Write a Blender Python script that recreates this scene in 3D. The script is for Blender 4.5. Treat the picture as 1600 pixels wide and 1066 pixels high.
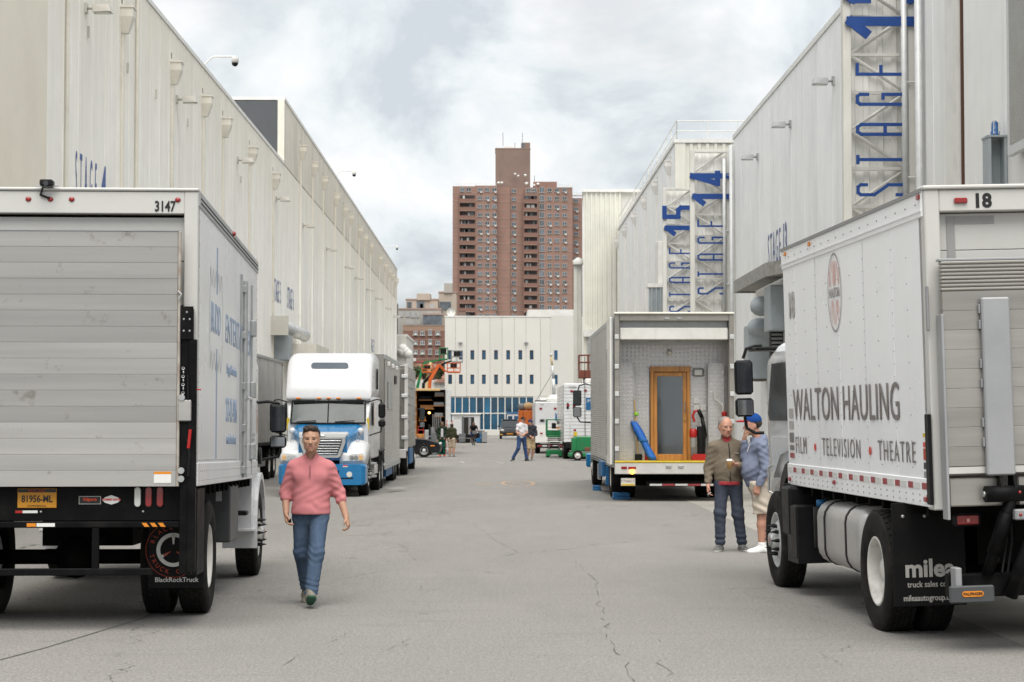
import bpy, math, random
import numpy as np
from mathutils import Vector, Matrix, Euler
R = math.radians
random.seed(7)
scene = bpy.context.scene
for o in list(bpy.data.objects): bpy.data.objects.remove(o)
COL = scene.collection
# ------------------------------------------------------------------ camera
cam_d = bpy.data.cameras.new('Camera'); cam = bpy.data.objects.new('Camera', cam_d); COL.objects.link(cam)
CAMH = 1.8
cam.location = (0, 0, CAMH)
cam.rotation_euler = (R(90) + math.atan(122/3000), 0, -math.atan(25/3000))
cam_d.sensor_width = 36; cam_d.lens = 3000/1600*36
cam_d.clip_start = .1; cam_d.clip_end = 5000
cam_d.dof.use_dof = True; cam_d.dof.focus_distance = 19.0; cam_d.dof.aperture_fstop = 7.1
scene.camera = cam
# ------------------------------------------------------------------ sky and sun (bright overcast)
SUN_EL, SUN_AZ = 63, 180      # azimuth measured clockwise from +Y; the sun stands behind the camera
w = bpy.data.worlds.new('World'); scene.world = w; w.use_nodes = True
nt = w.node_tree; nt.nodes.clear()
def wn(t, **k):
    n = nt.nodes.new(t)
    for a, b in k.items(): setattr(n, a, b)
    return n
out = wn('ShaderNodeOutputWorld'); bg = wn('ShaderNodeBackground')
sky = wn('ShaderNodeTexSky', sky_type='NISHITA', sun_disc=False, sun_elevation=R(SUN_EL), sun_rotation=R(SUN_AZ))
sky.air_density = 1.2; sky.dust_density = 3
skys = wn('ShaderNodeVectorMath', operation='SCALE'); skys.inputs[3].default_value = .36
tc = wn('ShaderNodeTexCoord'); sep = wn('ShaderNodeSeparateXYZ')
mx = wn('ShaderNodeMath', operation='ADD'); mx.inputs[1].default_value = .62
dx = wn('ShaderNodeMath', operation='DIVIDE'); dy = wn('ShaderNodeMath', operation='DIVIDE'); cmb = wn('ShaderNodeCombineXYZ')
ab = wn('ShaderNodeMath', operation='ABSOLUTE')
L = nt.links.new
L(tc.outputs['Generated'], sep.inputs[0]); L(sep.outputs[2], ab.inputs[0]); L(ab.outputs[0], mx.inputs[0])
L(sep.outputs[0], dx.inputs[0]); L(mx.outputs[0], dx.inputs[1]); L(sep.outputs[1], dy.inputs[0]); L(mx.outputs[0], dy.inputs[1])
L(dx.outputs[0], cmb.inputs[0]); L(dy.outputs[0], cmb.inputs[1])
n1 = wn('ShaderNodeTexNoise'); n1.inputs['Scale'].default_value = 7.0; n1.inputs['Detail'].default_value = 9; n1.inputs['Roughness'].default_value = .60; n1.inputs['Distortion'].default_value = .35
n2 = wn('ShaderNodeTexNoise'); n2.inputs['Scale'].default_value = 4.5; n2.inputs['Detail'].default_value = 6; n2.inputs['Roughness'].default_value = .5
mp2 = wn('ShaderNodeMapping'); mp2.inputs['Location'].default_value = (3.1, 7.7, 0)
L(cmb.outputs[0], n1.inputs['Vector']); L(cmb.outputs[0], mp2.inputs[0]); L(mp2.outputs[0], n2.inputs['Vector'])
cr = wn('ShaderNodeValToRGB')           # cloud body: grey blue bellies to white
e = cr.color_ramp.elements
e[0].position = .36; e[0].color = (3.2, 3.5, 3.75, 1)
e[1].position = .60; e[1].color = (4.95, 5.0, 5.05, 1)
m_ = e.new(.47); m_.color = (4.15, 4.4, 4.55, 1)
L(n1.outputs['Fac'], cr.inputs[0])
cov = wn('ShaderNodeValToRGB'); cov.color_ramp.elements[0].position = .36; cov.color_ramp.elements[0].color = (.72, .72, .72, 1)
cov.color_ramp.elements[1].position = .52; cov.color_ramp.elements[1].color = (1, 1, 1, 1)
L(n2.outputs['Fac'], cov.inputs[0])
mixc = wn('ShaderNodeMixRGB'); L(cov.outputs[0], mixc.inputs[0])
L(sky.outputs[0], skys.inputs[0]); L(skys.outputs[0], mixc.inputs[1]); L(cr.outputs[0], mixc.inputs[2])
L(mixc.outputs[0], bg.inputs[0]); bg.inputs[1].default_value = .070
L(bg.outputs[0], out.inputs[0])
sun_d = bpy.data.lights.new('Sun', 'SUN'); sun = bpy.data.objects.new('Sun', sun_d); COL.objects.link(sun)
sun_d.energy = 1.5; sun_d.angle = R(52); sun_d.color = (1, .965, .91)
sd = Vector((math.sin(R(SUN_AZ))*math.cos(R(SUN_EL)), math.cos(R(SUN_AZ))*math.cos(R(SUN_EL)), math.sin(R(SUN_EL))))
sun.rotation_euler = sd.to_track_quat('Z', 'Y').to_euler()
vs = scene.view_settings
scene.display_settings.display_device = 'sRGB'
vs.view_transform = 'Standard'; vs.look = 'None'; vs.exposure = 1.56; vs.gamma = 1; vs.use_curve_mapping = False
scene.render.engine = 'CYCLES'
cy = scene.cycles
cy.use_denoising = True; cy.max_bounces = 7; cy.diffuse_bounces = 4; cy.glossy_bounces = 4; cy.transmission_bounces = 6
cy.caustics_reflective = False; cy.caustics_refractive = False; cy.sample_clamp_indirect = 6

# ------------------------------------------------------------------ helpers
def at(u, v, d):
    """photo pixel at street depth d -> world point"""
    return Vector(((u-775)*d/3000, d, CAMH + (655-v)*d/3000))
def sstep(a, b, x):
    t = min(1, max(0, (x-a)/(b-a))); return t*t*(3-2*t)
def gz(x, y):
    """height of the yard: a shallow drainage fall on the left side"""
    return -.12*sstep(-1.2, -3.4, x)*sstep(18.5, 24, y)*(1-sstep(66, 84, y))

class MB:
    """collects shapes; build() links them as one mesh object"""
    def __init__(s): s.v = []; s.f = []; s.mi = []; s.M = Matrix(); s.m = 0; s.sm = []; s.smooth = False
    def add(s, vs, fs):
        b = len(s.v); M = s.M
        s.v += [tuple(M @ Vector(p)) for p in vs]
        for f in fs: s.f.append(tuple(b+i for i in f)); s.mi.append(s.m); s.sm.append(s.smooth)
        return s
    def box(s, x0, x1, y0, y1, z0, z1):
        return s.add([(x0,y0,z0),(x1,y0,z0),(x1,y1,z0),(x0,y1,z0),(x0,y0,z1),(x1,y0,z1),(x1,y1,z1),(x0,y1,z1)],
                     [(0,3,2,1),(4,5,6,7),(0,1,5,4),(1,2,6,5),(2,3,7,6),(3,0,4,7)])
    def bbox(s, x0, x1, y0, y1, z0, z1, c=.01):
        """box with chamfered edges"""
        c = min(c, abs(x1-x0)*.45, abs(y1-y0)*.45, abs(z1-z0)*.45)
        X = ((x0, x0+c), (x1, x1-c)); Y = ((y0, y0+c), (y1, y1-c)); Z = ((z0, z0+c), (z1, z1-c))
        vs = []
        for k in range(2):
            for j in range(2):
                for i in range(2):
                    vs += [(X[i][0], Y[j][1], Z[k][1]), (X[i][1], Y[j][0], Z[k][1]), (X[i][1], Y[j][1], Z[k][0])]
        def q(i, j, k, a): return (i + 2*j + 4*k)*3 + a
        fs = [(q(0,0,0,0), q(0,0,1,0), q(0,1,1,0), q(0,1,0,0)), (q(1,0,0,0), q(1,1,0,0), q(1,1,1,0), q(1,0,1,0)),
              (q(0,0,0,1), q(1,0,0,1), q(1,0,1,1), q(0,0,1,1)), (q(0,1,0,1), q(0,1,1,1), q(1,1,1,1), q(1,1,0,1)),
              (q(0,0,0,2), q(0,1,0,2), q(1,1,0,2), q(1,0,0,2)), (q(0,0,1,2), q(1,0,1,2), q(1,1,1,2), q(0,1,1,2))]
        for a in range(2):
            for b in range(2):
                fs += [(q(0,a,b,1), q(1,a,b,1), q(1,a,b,2), q(0,a,b,2)), (q(a,0,b,0), q(a,1,b,0), q(a,1,b,2), q(a,0,b,2)),
                       (q(a,b,0,0), q(a,b,1,0), q(a,b,1,1), q(a,b,0,1))]
        for k in range(2):
            for j in range(2):
                for i in range(2): fs.append((q(i,j,k,0), q(i,j,k,1), q(i,j,k,2)))
        return s.add(vs, fs)
    def cyl(s, a, b, r, r2=None, n=14, caps=True):
        a = Vector(a); b = Vector(b); r2 = r if r2 is None else r2
        d = (b-a).normalized(); u = d.orthogonal().normalized(); w_ = d.cross(u)
        vs = []
        for p, rr in ((a, r), (b, r2)):
            for i in range(n):
                t = 2*math.pi*i/n; vs.append(tuple(p + u*(rr*math.cos(t)) + w_*(rr*math.sin(t))))
        fs = [(i, (i+1) % n, n+(i+1) % n, n+i) for i in range(n)]
        if caps: fs += [tuple(range(n-1, -1, -1)), tuple(range(n, 2*n))]
        old = s.smooth; s.add(vs, fs); 
        if n >= 10:
            k = len(s.sm) - len(fs)
            for i in range(n): s.sm[k+i] = True
        return s
    def tube(s, pts, r, n=8, closed=False):
        pts = [Vector(p) for p in pts]
        for a, b in zip(pts[:-1], pts[1:]): s.cyl(a, b, r, n=n)
        for p in pts[1:-1]: s.ball(p, r, 6, 4)
        return s
    def ball(s, c, r, n=10, m=7, sc=(1,1,1)):
        vs = [(c[0], c[1], c[2]+r*sc[2])]; fs = []
        for j in range(1, m):
            t = math.pi*j/m
            for i in range(n):
                p = 2*math.pi*i/n
                vs.append((c[0]+r*sc[0]*math.sin(t)*math.cos(p), c[1]+r*sc[1]*math.sin(t)*math.sin(p), c[2]+r*sc[2]*math.cos(t)))
        vs.append((c[0], c[1], c[2]-r*sc[2]))
        for i in range(n): fs.append((0, 1+i, 1+(i+1) % n))
        for j in range(m-2):
            for i in range(n): fs.append((1+j*n+i, 1+(j+1)*n+i, 1+(j+1)*n+(i+1) % n, 1+j*n+(i+1) % n))
        e_ = len(vs)-1
        for i in range(n): fs.append((e_, 1+(m-2)*n+(i+1) % n, 1+(m-2)*n+i))
        o_ = s.smooth; s.smooth = True; s.add(vs, fs); s.smooth = o_
        return s
    def lathe(s, prof, c, axis='x', n=32, smooth=True):
        """prof: list of (along, radius)"""
        vs = []
        for (a, r) in prof:
            for i in range(n):
                t = 2*math.pi*i/n; p, q_ = r*math.cos(t), r*math.sin(t)
                vs.append((c[0]+a, c[1]+p, c[2]+q_) if axis == 'x' else (c[0]+p, c[1]+a, c[2]+q_) if axis == 'y' else (c[0]+p, c[1]+q_, c[2]+a))
        fs = []
        for j in range(len(prof)-1):
            for i in range(n): fs.append((j*n+i, j*n+(i+1) % n, (j+1)*n+(i+1) % n, (j+1)*n+i))
        o_ = s.smooth; s.smooth = smooth; s.add(vs, fs); s.smooth = o_
        return s
    def prism(s, poly, axis, a, b):
        """poly: list of 2d points; axis: extrusion axis. x: (y,z)  y: (x,z)  z: (x,y)"""
        def mk(p, t): return (t, p[0], p[1]) if axis == 'x' else (p[0], t, p[1]) if axis == 'y' else (p[0], p[1], t)
        n = len(poly)
        vs = [mk(p, a) for p in poly] + [mk(p, b) for p in poly]
        return s.add(vs, [(i, (i+1) % n, n+(i+1) % n, n+i) for i in range(n)] + [tuple(range(n-1, -1, -1)), tuple(range(n, 2*n))])
    def loft(s, rings, closed=True, caps=True):
        n = len(rings[0]); vs = [p for r in rings for p in r]; fs = []
        for j in range(len(rings)-1):
            for i in range(n if closed else n-1): fs.append((j*n+i, j*n+(i+1) % n, (j+1)*n+(i+1) % n, (j+1)*n+i))
        if caps: fs += [tuple(range(n-1, -1, -1)), tuple(range((len(rings)-1)*n, len(rings)*n))]
        return s.add(vs, fs)
    def mesh(s, name):
        me = bpy.data.meshes.new(name); me.from_pydata(s.v, [], s.f); me.update()
        import bmesh
        bm = bmesh.new(); bm.from_mesh(me); bmesh.ops.recalc_face_normals(bm, faces=bm.faces[:]); bm.to_mesh(me); bm.free()
        me.polygons.foreach_set('material_index', s.mi); me.polygons.foreach_set('use_smooth', s.sm)
        return me
    def build(s, name, mats, parent=None, kind=None, label=None, loc=None, rot=None):
        return obj(name, s.mesh(name), mats, parent, kind, label, loc, rot)

def obj(name, me, mats, parent=None, kind=None, label=None, loc=None, rot=None):
    o = bpy.data.objects.new(name, me); COL.objects.link(o)
    for m in (mats if isinstance(mats, (list, tuple)) else [mats]):
        if len(me.materials) < len(mats if isinstance(mats, (list, tuple)) else [mats]): me.materials.append(m)
    if parent is not None: o.parent = parent
    if kind: o['kind'] = kind
    if label: o['label'] = label
    if loc is not None: o.location = loc
    if rot is not None: o.rotation_euler = rot
    return o
def tag(o, label, cat, group=None):
    o['label'] = label; o['category'] = cat
    if group: o['group'] = group
    return o
def thing(name, label, cat, loc=(0,0,0), rot=(0,0,0), group=None):
    o = bpy.data.objects.new(name, None); COL.objects.link(o); o.empty_display_size = .2
    o.location = loc; o.rotation_euler = rot if not isinstance(rot, (int, float)) else (0, 0, rot)
    return tag(o, label, cat, group)
def part_empty(name, parent, loc=(0,0,0), rot=(0,0,0)):
    o = bpy.data.objects.new(name, None); COL.objects.link(o); o.parent = parent; o.location = loc; o.rotation_euler = rot
    o.empty_display_size = .1
    return o
def inst(src, parent=None, loc=None, rot=None, name=None):
    """copy of one object with its children (mesh data shared)"""
    c = src.copy(); COL.objects.link(c); c.parent = parent
    if loc is not None: c.location = loc
    if rot is not None: c.rotation_euler = rot
    for ch in src.children: inst(ch, c)
    return c
def BX(name, mats, parent, *b, c=0, kind=None, label=None):
    m = MB(); (m.bbox(*b, c=c) if c else m.box(*b)); return m.build(name, mats, parent, kind, label)

_ORD = ['first','second','third','fourth','fifth','sixth','seventh','eighth','ninth','tenth','eleventh','twelfth','thirteenth','fourteenth','fifteenth']
# ------------------------------------------------------------------ materials
MATS = {}
def mat(name, col, rough=.6, metal=0, var=.08, scale=2.0, stretch=(1,1,1), bump=0, bscale=60, coat=0, rvar=.08, rnd=0, spec=.5,
        dirt=None, dirt_amt=0, dirt_scale=1.2, dirt_stretch=(1,1,1), dirt_lo=.5, dirt_hi=.7, streak=0, emit=None, emit_s=0, alpha=1, trans=0, ior=1.45, detail=6):
    m = bpy.data.materials.new(name); m.use_nodes = True; t = m.node_tree; N = t.nodes; Lk = t.links.new
    b = N['Principled BSDF']
    b.inputs['Metallic'].default_value = metal; b.inputs['Specular IOR Level'].default_value = spec
    b.inputs['Coat Weight'].default_value = coat; b.inputs['Coat Roughness'].default_value = .12
    b.inputs['IOR'].default_value = ior; b.inputs['Transmission Weight'].default_value = trans; b.inputs['Alpha'].default_value = alpha
    if emit: b.inputs['Emission Color'].default_value = (*emit, 1); b.inputs['Emission Strength'].default_value = emit_s
    co = N.new('ShaderNodeTexCoord'); oi = N.new('ShaderNodeObjectInfo')
    off = N.new('ShaderNodeVectorMath'); off.operation = 'SCALE'; off.inputs[0].default_value = (31, 17, 53); Lk(oi.outputs['Random'], off.inputs[3])
    ad = N.new('ShaderNodeVectorMath'); Lk(co.outputs['Object'], ad.inputs[0]); Lk(off.outputs[0], ad.inputs[1])
    def noise(sc, st, det=detail, ro=.6):
        mp = N.new('ShaderNodeMapping'); mp.inputs['Scale'].default_value = st; Lk(ad.outputs[0], mp.inputs[0])
        n = N.new('ShaderNodeTexNoise'); n.inputs['Scale'].default_value = sc; n.inputs['Detail'].default_value = det; n.inputs['Roughness'].default_value = ro
        Lk(mp.outputs[0], n.inputs['Vector']); return n
    def ramp(n, a, bq):
        r = N.new('ShaderNodeMapRange'); r.inputs[1].default_value = a; r.inputs[2].default_value = bq; Lk(n.outputs['Fac'], r.inputs[0]); return r
    def mix(fac, c1, c2, mode='MIX'):
        x = N.new('ShaderNodeMixRGB'); x.blend_type = mode
        for i, q in ((0, fac), (1, c1), (2, c2)):
            if hasattr(q, 'links') or hasattr(q, 'is_linked'): Lk(q, x.inputs[i])
            elif isinstance(q, (int, float)): x.inputs[i].default_value = q
            else: x.inputs[i].default_value = (*q[:3], 1)
        return x.outputs[0]
    nz = noise(scale, stretch)
    lo = tuple(max(0, c*(1-var)) for c in col); hi = tuple(min(1, c*(1+var)) for c in col)
    c = mix(ramp(nz, .3, .7).outputs[0], lo, hi)
    if rnd:
        rr = N.new('ShaderNodeMapRange'); rr.inputs[3].default_value = 1-rnd; rr.inputs[4].default_value = 1+rnd*.6; Lk(oi.outputs['Random'], rr.inputs[0])
        c = mix(1.0, c, rr.outputs[0], 'MULTIPLY')
    if streak:
        sn = noise(1.0, (9, 9, .22), 5); c = mix(ramp(sn, .52, .78).outputs[0], c, mix(streak, c, dirt or (.35, .32, .26)))
    if dirt and dirt_amt:
        dn = noise(dirt_scale, dirt_stretch, 8, .65); dr = ramp(dn, dirt_lo, dirt_hi)
        ml = N.new('ShaderNodeMath'); ml.operation = 'MULTIPLY'; ml.inputs[1].default_value = dirt_amt; Lk(dr.outputs[0], ml.inputs[0])
        c = mix(ml.outputs[0], c, dirt)
    Lk(c, b.inputs['Base Color'])
    rn = N.new('ShaderNodeMapRange'); rn.inputs[1].default_value = .3; rn.inputs[2].default_value = .7
    rn.inputs[3].default_value = max(.02, rough-rvar); rn.inputs[4].default_value = min(1, rough+rvar); Lk(nz.outputs['Fac'], rn.inputs[0]); Lk(rn.outputs[0], b.inputs['Roughness'])
    if bump:
        bn = noise(bscale, stretch, 4); bp = N.new('ShaderNodeBump'); bp.inputs['Strength'].default_value = bump; bp.inputs['Distance'].default_value = .02
        Lk(bn.outputs['Fac'], bp.inputs['Height']); Lk(bp.outputs[0], b.inputs['Normal'])
    MATS[name] = m
    return m
concL = mat('cream_concrete', (.88,.862,.805), .85, var=.05, scale=.7, rnd=.04, streak=.16, dirt=(.50,.465,.39), dirt_amt=.35, dirt_scale=.5, dirt_stretch=(1.5,1.5,.35), dirt_lo=.5, dirt_hi=.85, bump=.15, bscale=30)
def parapet_stain(m, z0, z1, colr, amt):
    t = m.node_tree; N = t.nodes; Lk = t.links.new; b = N['Principled BSDF']; src = b.inputs['Base Color'].links[0].from_socket
    co = N.new('ShaderNodeTexCoord'); se = N.new('ShaderNodeSeparateXYZ'); Lk(co.outputs['Object'], se.inputs[0]); oi = N.new('ShaderNodeObjectInfo')
    mp = N.new('ShaderNodeMapping'); mp.inputs['Scale'].default_value = (3, 3, .12); ad = N.new('ShaderNodeVectorMath'); Lk(co.outputs['Object'], ad.inputs[0]); Lk(oi.outputs['Random'], ad.inputs[1]); Lk(ad.outputs[0], mp.inputs[0])
    n = N.new('ShaderNodeTexNoise'); n.inputs['Scale'].default_value = 1.3; n.inputs['Detail'].default_value = 6; Lk(mp.outputs[0], n.inputs['Vector'])
    sc = N.new('ShaderNodeMath'); sc.operation = 'MULTIPLY_ADD'; sc.inputs[1].default_value = 7; Lk(n.outputs['Fac'], sc.inputs[0]); Lk(se.outputs[2], sc.inputs[2])
    r = N.new('ShaderNodeMapRange'); r.inputs[1].default_value = z0; r.inputs[2].default_value = z1; r.inputs[4].default_value = amt; Lk(sc.outputs[0], r.inputs[0])
    x = N.new('ShaderNodeMixRGB'); Lk(r.outputs[0], x.inputs[0]); Lk(src, x.inputs[1]); x.inputs[2].default_value = (*colr, 1); Lk(x.outputs[0], b.inputs['Base Color'])
parapet_stain(concL, 12.5, 18.5, (.60,.54,.43), .6)
baym = mat('plain_tan_render', (.76,.715,.615), .85, var=.04, scale=.5, dirt=(.62,.57,.47), dirt_amt=.35, dirt_scale=.4)
concL2 = mat('tan_parapet_concrete', (.64,.60,.52), .88, var=.08, scale=.8, rnd=.05, streak=.35, dirt=(.34,.30,.24), dirt_amt=.5, dirt_scale=.6, dirt_stretch=(2,2,.3), bump=.15, bscale=30)
concR = mat('white_wall_panel', (.81,.81,.80), .6, var=.05, scale=.7, rnd=.04, streak=.14, dirt=(.42,.41,.38), dirt_amt=.4, dirt_scale=.5, dirt_stretch=(1.5,1.5,.3), dirt_lo=.5, dirt_hi=.85, bump=.1, bscale=20)
joint = mat('dark_joint', (.16,.15,.13), .9)
brownjoint = mat('rust_brown_joint', (.10,.05,.035), .9)
corr = mat('ivory_corrugated', (.66,.65,.58), .5, var=.06, scale=.8, streak=.2, dirt=(.40,.36,.28), dirt_amt=.35, dirt_scale=.7, dirt_stretch=(1,1,.3), dirt_lo=.55, dirt_hi=.9)
corrg = mat('grey_corrugated', (.60,.59,.55), .5, var=.06, scale=.8, streak=.2, dirt=(.34,.31,.26), dirt_amt=.35, dirt_scale=.7, dirt_stretch=(1,1,.3))
greyclad = mat('dark_grey_cladding', (.075,.08,.088), .7)
whiteb = mat('office_white', (.60,.585,.545), .75, var=.03, scale=.3, rnd=.03, streak=.12, dirt=(.5,.48,.43), dirt_amt=.2)
trimw = mat('white_trim', (.70,.69,.66), .6, var=.05, streak=.2, dirt=(.35,.32,.27), dirt_amt=.25)
creamm = mat('cream_painted_metal', (.68,.65,.57), .5, var=.05, streak=.2, dirt=(.4,.36,.29), dirt_amt=.3)
lamp_m = mat('lamp_housing', (.50,.48,.43), .5)
lamp_g = mat('grey_lamp_housing', (.36,.37,.37), .45)
lens_m = mat('lamp_lens', (.6,.6,.55), .2)
galv = mat('galvanised_steel', (.42,.43,.43), .45, .6, var=.15, scale=6)
galvw = mat('pale_galvanised', (.56,.57,.57), .5, .2, var=.1, scale=5)
steelgrey = mat('grey_painted_steel', (.30,.335,.35), .5, var=.08, scale=3)
rustysteel = mat('weathered_steel', (.27,.26,.24), .7, .2, var=.35, scale=5, dirt=(.5,.49,.46), dirt_amt=.6, dirt_scale=4)
signblue = mat('sign_blue', (.006,.045,.20), .4, var=.08)
paintblue = mat('faded_blue_lettering', (.075,.13,.33), .7, var=.15, scale=8)
railw = mat('rail_white', (.66,.65,.62), .5)
rustorange = mat('rust_stain', (.45,.20,.07), .9, var=.3, scale=20)
brickm = None
def brick_mat(name, c1, c2, mort, sc=1.0):
    m = mat(name, c1, .9, var=.1, scale=.25, stretch=(1,1,.6), streak=.25, dirt=tuple(c*.55 for c in c1), dirt_amt=.35, dirt_scale=.12)
    return m
towerbrick = brick_mat('tower_brick', (.27,.165,.132), (.2,.1,.07), (.3,.25,.2))
penthouse = brick_mat('penthouse_brick', (.215,.15,.125), (.2,.1,.07), (.3,.25,.2))
midbrick = brick_mat('midrise_brick', (.20,.105,.08), (.2,.1,.07), (.3,.25,.2))
salmon = mat('salmon_brick', (.48,.27,.20), .9, var=.1)
bandm = mat('pale_slab_edge', (.32,.225,.185), .85)
beigeb = mat('beige_masonry', (.40,.34,.28), .9, var=.08, scale=.2)
beigeg = mat('grey_beige_masonry', (.36,.34,.31), .9, var=.08, scale=.2)
winglass = mat('far_window_glass', (.09,.105,.12), .12, var=.5, scale=.9, spec=.8, rnd=.5)
winframe = mat('far_window_frame', (.36,.36,.35), .6)
acm = mat('air_conditioner', (.55,.55,.52), .6)
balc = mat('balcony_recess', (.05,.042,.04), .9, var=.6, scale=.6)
balf = mat('balcony_front', (.20,.11,.085), .9, var=.1)
bluegl = mat('blue_curtain_glass', (.012,.075,.14), .1, var=.55, scale=.25, spec=.8, rnd=.3)
bluegl2 = mat('blue_window_glass', (.012,.06,.13), .1, var=.4, scale=.5, spec=.8, rnd=.4)
alu = mat('mill_aluminium', (.335,.328,.315), .5, .25, var=.10, scale=1.2, stretch=(.25,1,6), dirt=(.16,.15,.13), dirt_amt=.7, dirt_scale=5, dirt_lo=.615, dirt_hi=.70, rnd=.17, bump=.06, bscale=50, rvar=.1)
aluL = mat('bright_aluminium', (.34,.325,.30), .36, .5, var=.16, scale=1.4, stretch=(.3,1,4), dirt=(.30,.28,.25), dirt_amt=.4, dirt_scale=1.5, dirt_lo=.6, dirt_hi=.8, rnd=.07, rvar=.1)
alup = mat('grey_gate_channel', (.33,.335,.345), .45, .3, var=.08)
silver = mat('silver_trailer_skin', (.56,.55,.53), .45, .3, var=.12, scale=.8, stretch=(1,1,.3), dirt=(.28,.26,.23), dirt_amt=.35, rvar=.1)
silverd = mat('dull_stainless', (.30,.29,.265), .35, .7, var=.2, scale=1.2, stretch=(1,1,.3), rvar=.15)
diamond = mat('diamond_plate', (.56,.55,.545), .35, .45, var=.1, scale=2, bump=.0)
whitep = mat('white_truck_paint', (.58,.585,.595), .25, var=.03, scale=1.2, coat=.25, dirt=(.45,.44,.42), dirt_amt=.3, dirt_scale=1.1, dirt_lo=.52, dirt_hi=.85)
whitebox = mat('white_box_panel', (.85,.855,.865), .34, var=.03, scale=1.5, rnd=.02, coat=.1, dirt=(.46,.47,.49), dirt_amt=.10, dirt_scale=.9, dirt_stretch=(1,1,.6), dirt_lo=.50, dirt_hi=.85, streak=.04)
whitef = mat('white_frame_paint', (.52,.515,.49), .45, var=.04, dirt=(.38,.36,.32), dirt_amt=.35, dirt_scale=2, dirt_lo=.5, dirt_hi=.8)
silvbox = mat('pale_silver_box_skin', (.77,.785,.80), .30, .15, var=.08, scale=.7, stretch=(1,1,.3), coat=.2, dirt=(.36,.36,.37), dirt_amt=.35, dirt_scale=.9, dirt_stretch=(1,1,.4))
blackp = mat('black_plastic', (.007,.007,.0075), .5, var=.3, scale=6, spec=.25)
blacks = mat('black_steel', (.005,.005,.0055), .5, var=.4, scale=5, spec=.1, dirt=(.02,.019,.017), dirt_amt=.5, dirt_scale=4)
chassis = mat('chassis_grime', (.005,.0048,.0045), .85, var=.5, scale=5, spec=.1, dirt=(.02,.018,.016), dirt_amt=.5, dirt_scale=3)
flapm = mat('mudflap_rubber', (.005,.005,.0055), .6, var=.3, scale=4, spec=.2, dirt=(.02,.018,.016), dirt_amt=.4, dirt_scale=3)
rubber = mat('tyre_rubber', (.011,.0105,.010), .82, var=.3, scale=8, spec=.2, dirt=(.042,.038,.033), dirt_amt=.5, dirt_scale=5)
rimw = mat('white_wheel_paint', (.62,.61,.57), .4, var=.08, dirt=(.25,.22,.18), dirt_amt=.5, dirt_scale=5)
chrome = mat('chrome', (.75,.75,.75), .12, 1, var=.05)
glassd = mat('dark_vehicle_glass', (.02,.024,.027), .06, spec=.8, var=.3, coat=.3)
doorglass = mat('tinted_door_glass', (.012,.014,.017), .35, spec=.3)
wglass = mat('windscreen_glass', (.035,.048,.048), .08, spec=.5, var=.6, scale=1.2)
mirrg = mat('mirror_glass', (.55,.57,.6), .05, 1)
redl = mat('red_lens', (.25,.008,.008), .2, coat=.4, spec=.6)
amber = mat('amber_lens', (.58,.18,.012), .2, coat=.4)
ambon = mat('lit_amber_lens', (.8,.3,.02), .2, emit=(1,.36,.03), emit_s=4)
clearl = mat('clear_lens', (.62,.62,.60), .15, coat=.4)
tapew = mat('white_tape', (.62,.62,.60), .5); taper = mat('red_tape', (.30,.045,.05), .5); tapeo = mat('orange_tape', (.62,.21,.012), .5)
greytape = mat('grey_duct_tape', (.30,.295,.29), .6)
bluep = mat('truck_blue', (.012,.16,.37), .25, var=.05, coat=.35)
blueplain = mat('blue_equipment_paint', (.012,.11,.27), .5, var=.15)
yellow = mat('safety_yellow', (.58,.42,.02), .5, var=.12, scale=5)
wood = mat('varnished_oak', (.46,.20,.045), .4, var=.35, scale=3, stretch=(6,6,.5), coat=.3)
green = mat('lift_green', (.008,.17,.055), .45, var=.1, dirt=(.05,.08,.05), dirt_amt=.4, dirt_scale=4)
orange = mat('lift_orange', (.52,.095,.015), .45, var=.1)
orangec = mat('container_orange', (.52,.13,.02), .55, var=.08, dirt=(.2,.08,.04), dirt_amt=.3)
cream = mat('lift_cream', (.66,.52,.28), .5)
greyp = mat('grey_plastic', (.25,.255,.26), .5)
txt_k = mat('black_vinyl', (.012,.012,.013), .4); txt_g = mat('grey_brown_vinyl', (.17,.15,.14), .45, var=.1); txt_gl = mat('light_grey_vinyl', (.40,.385,.36), .45)
txt_w = mat('white_print', (.68,.68,.66), .5); txt_r = mat('red_vinyl', (.62,.035,.02), .4); txt_o = mat('orange_red_print', (.42,.045,.012), .5); txt_b = mat('pale_blue_vinyl', (.25,.33,.46), .4); txt_bb = mat('bright_blue_vinyl', (.02,.19,.48), .4)
txt_rl = mat('pale_red_vinyl', (.64,.30,.25), .4)
plate_y = mat('plate_yellow', (.50,.22,.012), .45)
carblk = mat('black_car_paint', (.008,.009,.011), .12, coat=.6)
taxi = mat('taxi_yellow', (.7,.36,.01), .3)
redp = mat('red_plastic', (.36,.014,.012), .35); bluefab = mat('blue_nylon', (.012,.11,.42), .6, var=.2, scale=9, bump=.5, bscale=9)
rustred = mat('rust_red_steel', (.17,.05,.032), .7)
tarm = mat('tar_joint', (.10,.097,.09), .9)
leafm = mat('leaf', (.055,.085,.03), .7, var=.35, scale=3); barkm = mat('bark', (.08,.06,.045), .9)
darkin = mat('dark_interior', (.02,.018,.016), .9, var=.3)
graycab = mat('grey_case', (.12,.125,.13), .6)

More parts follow.
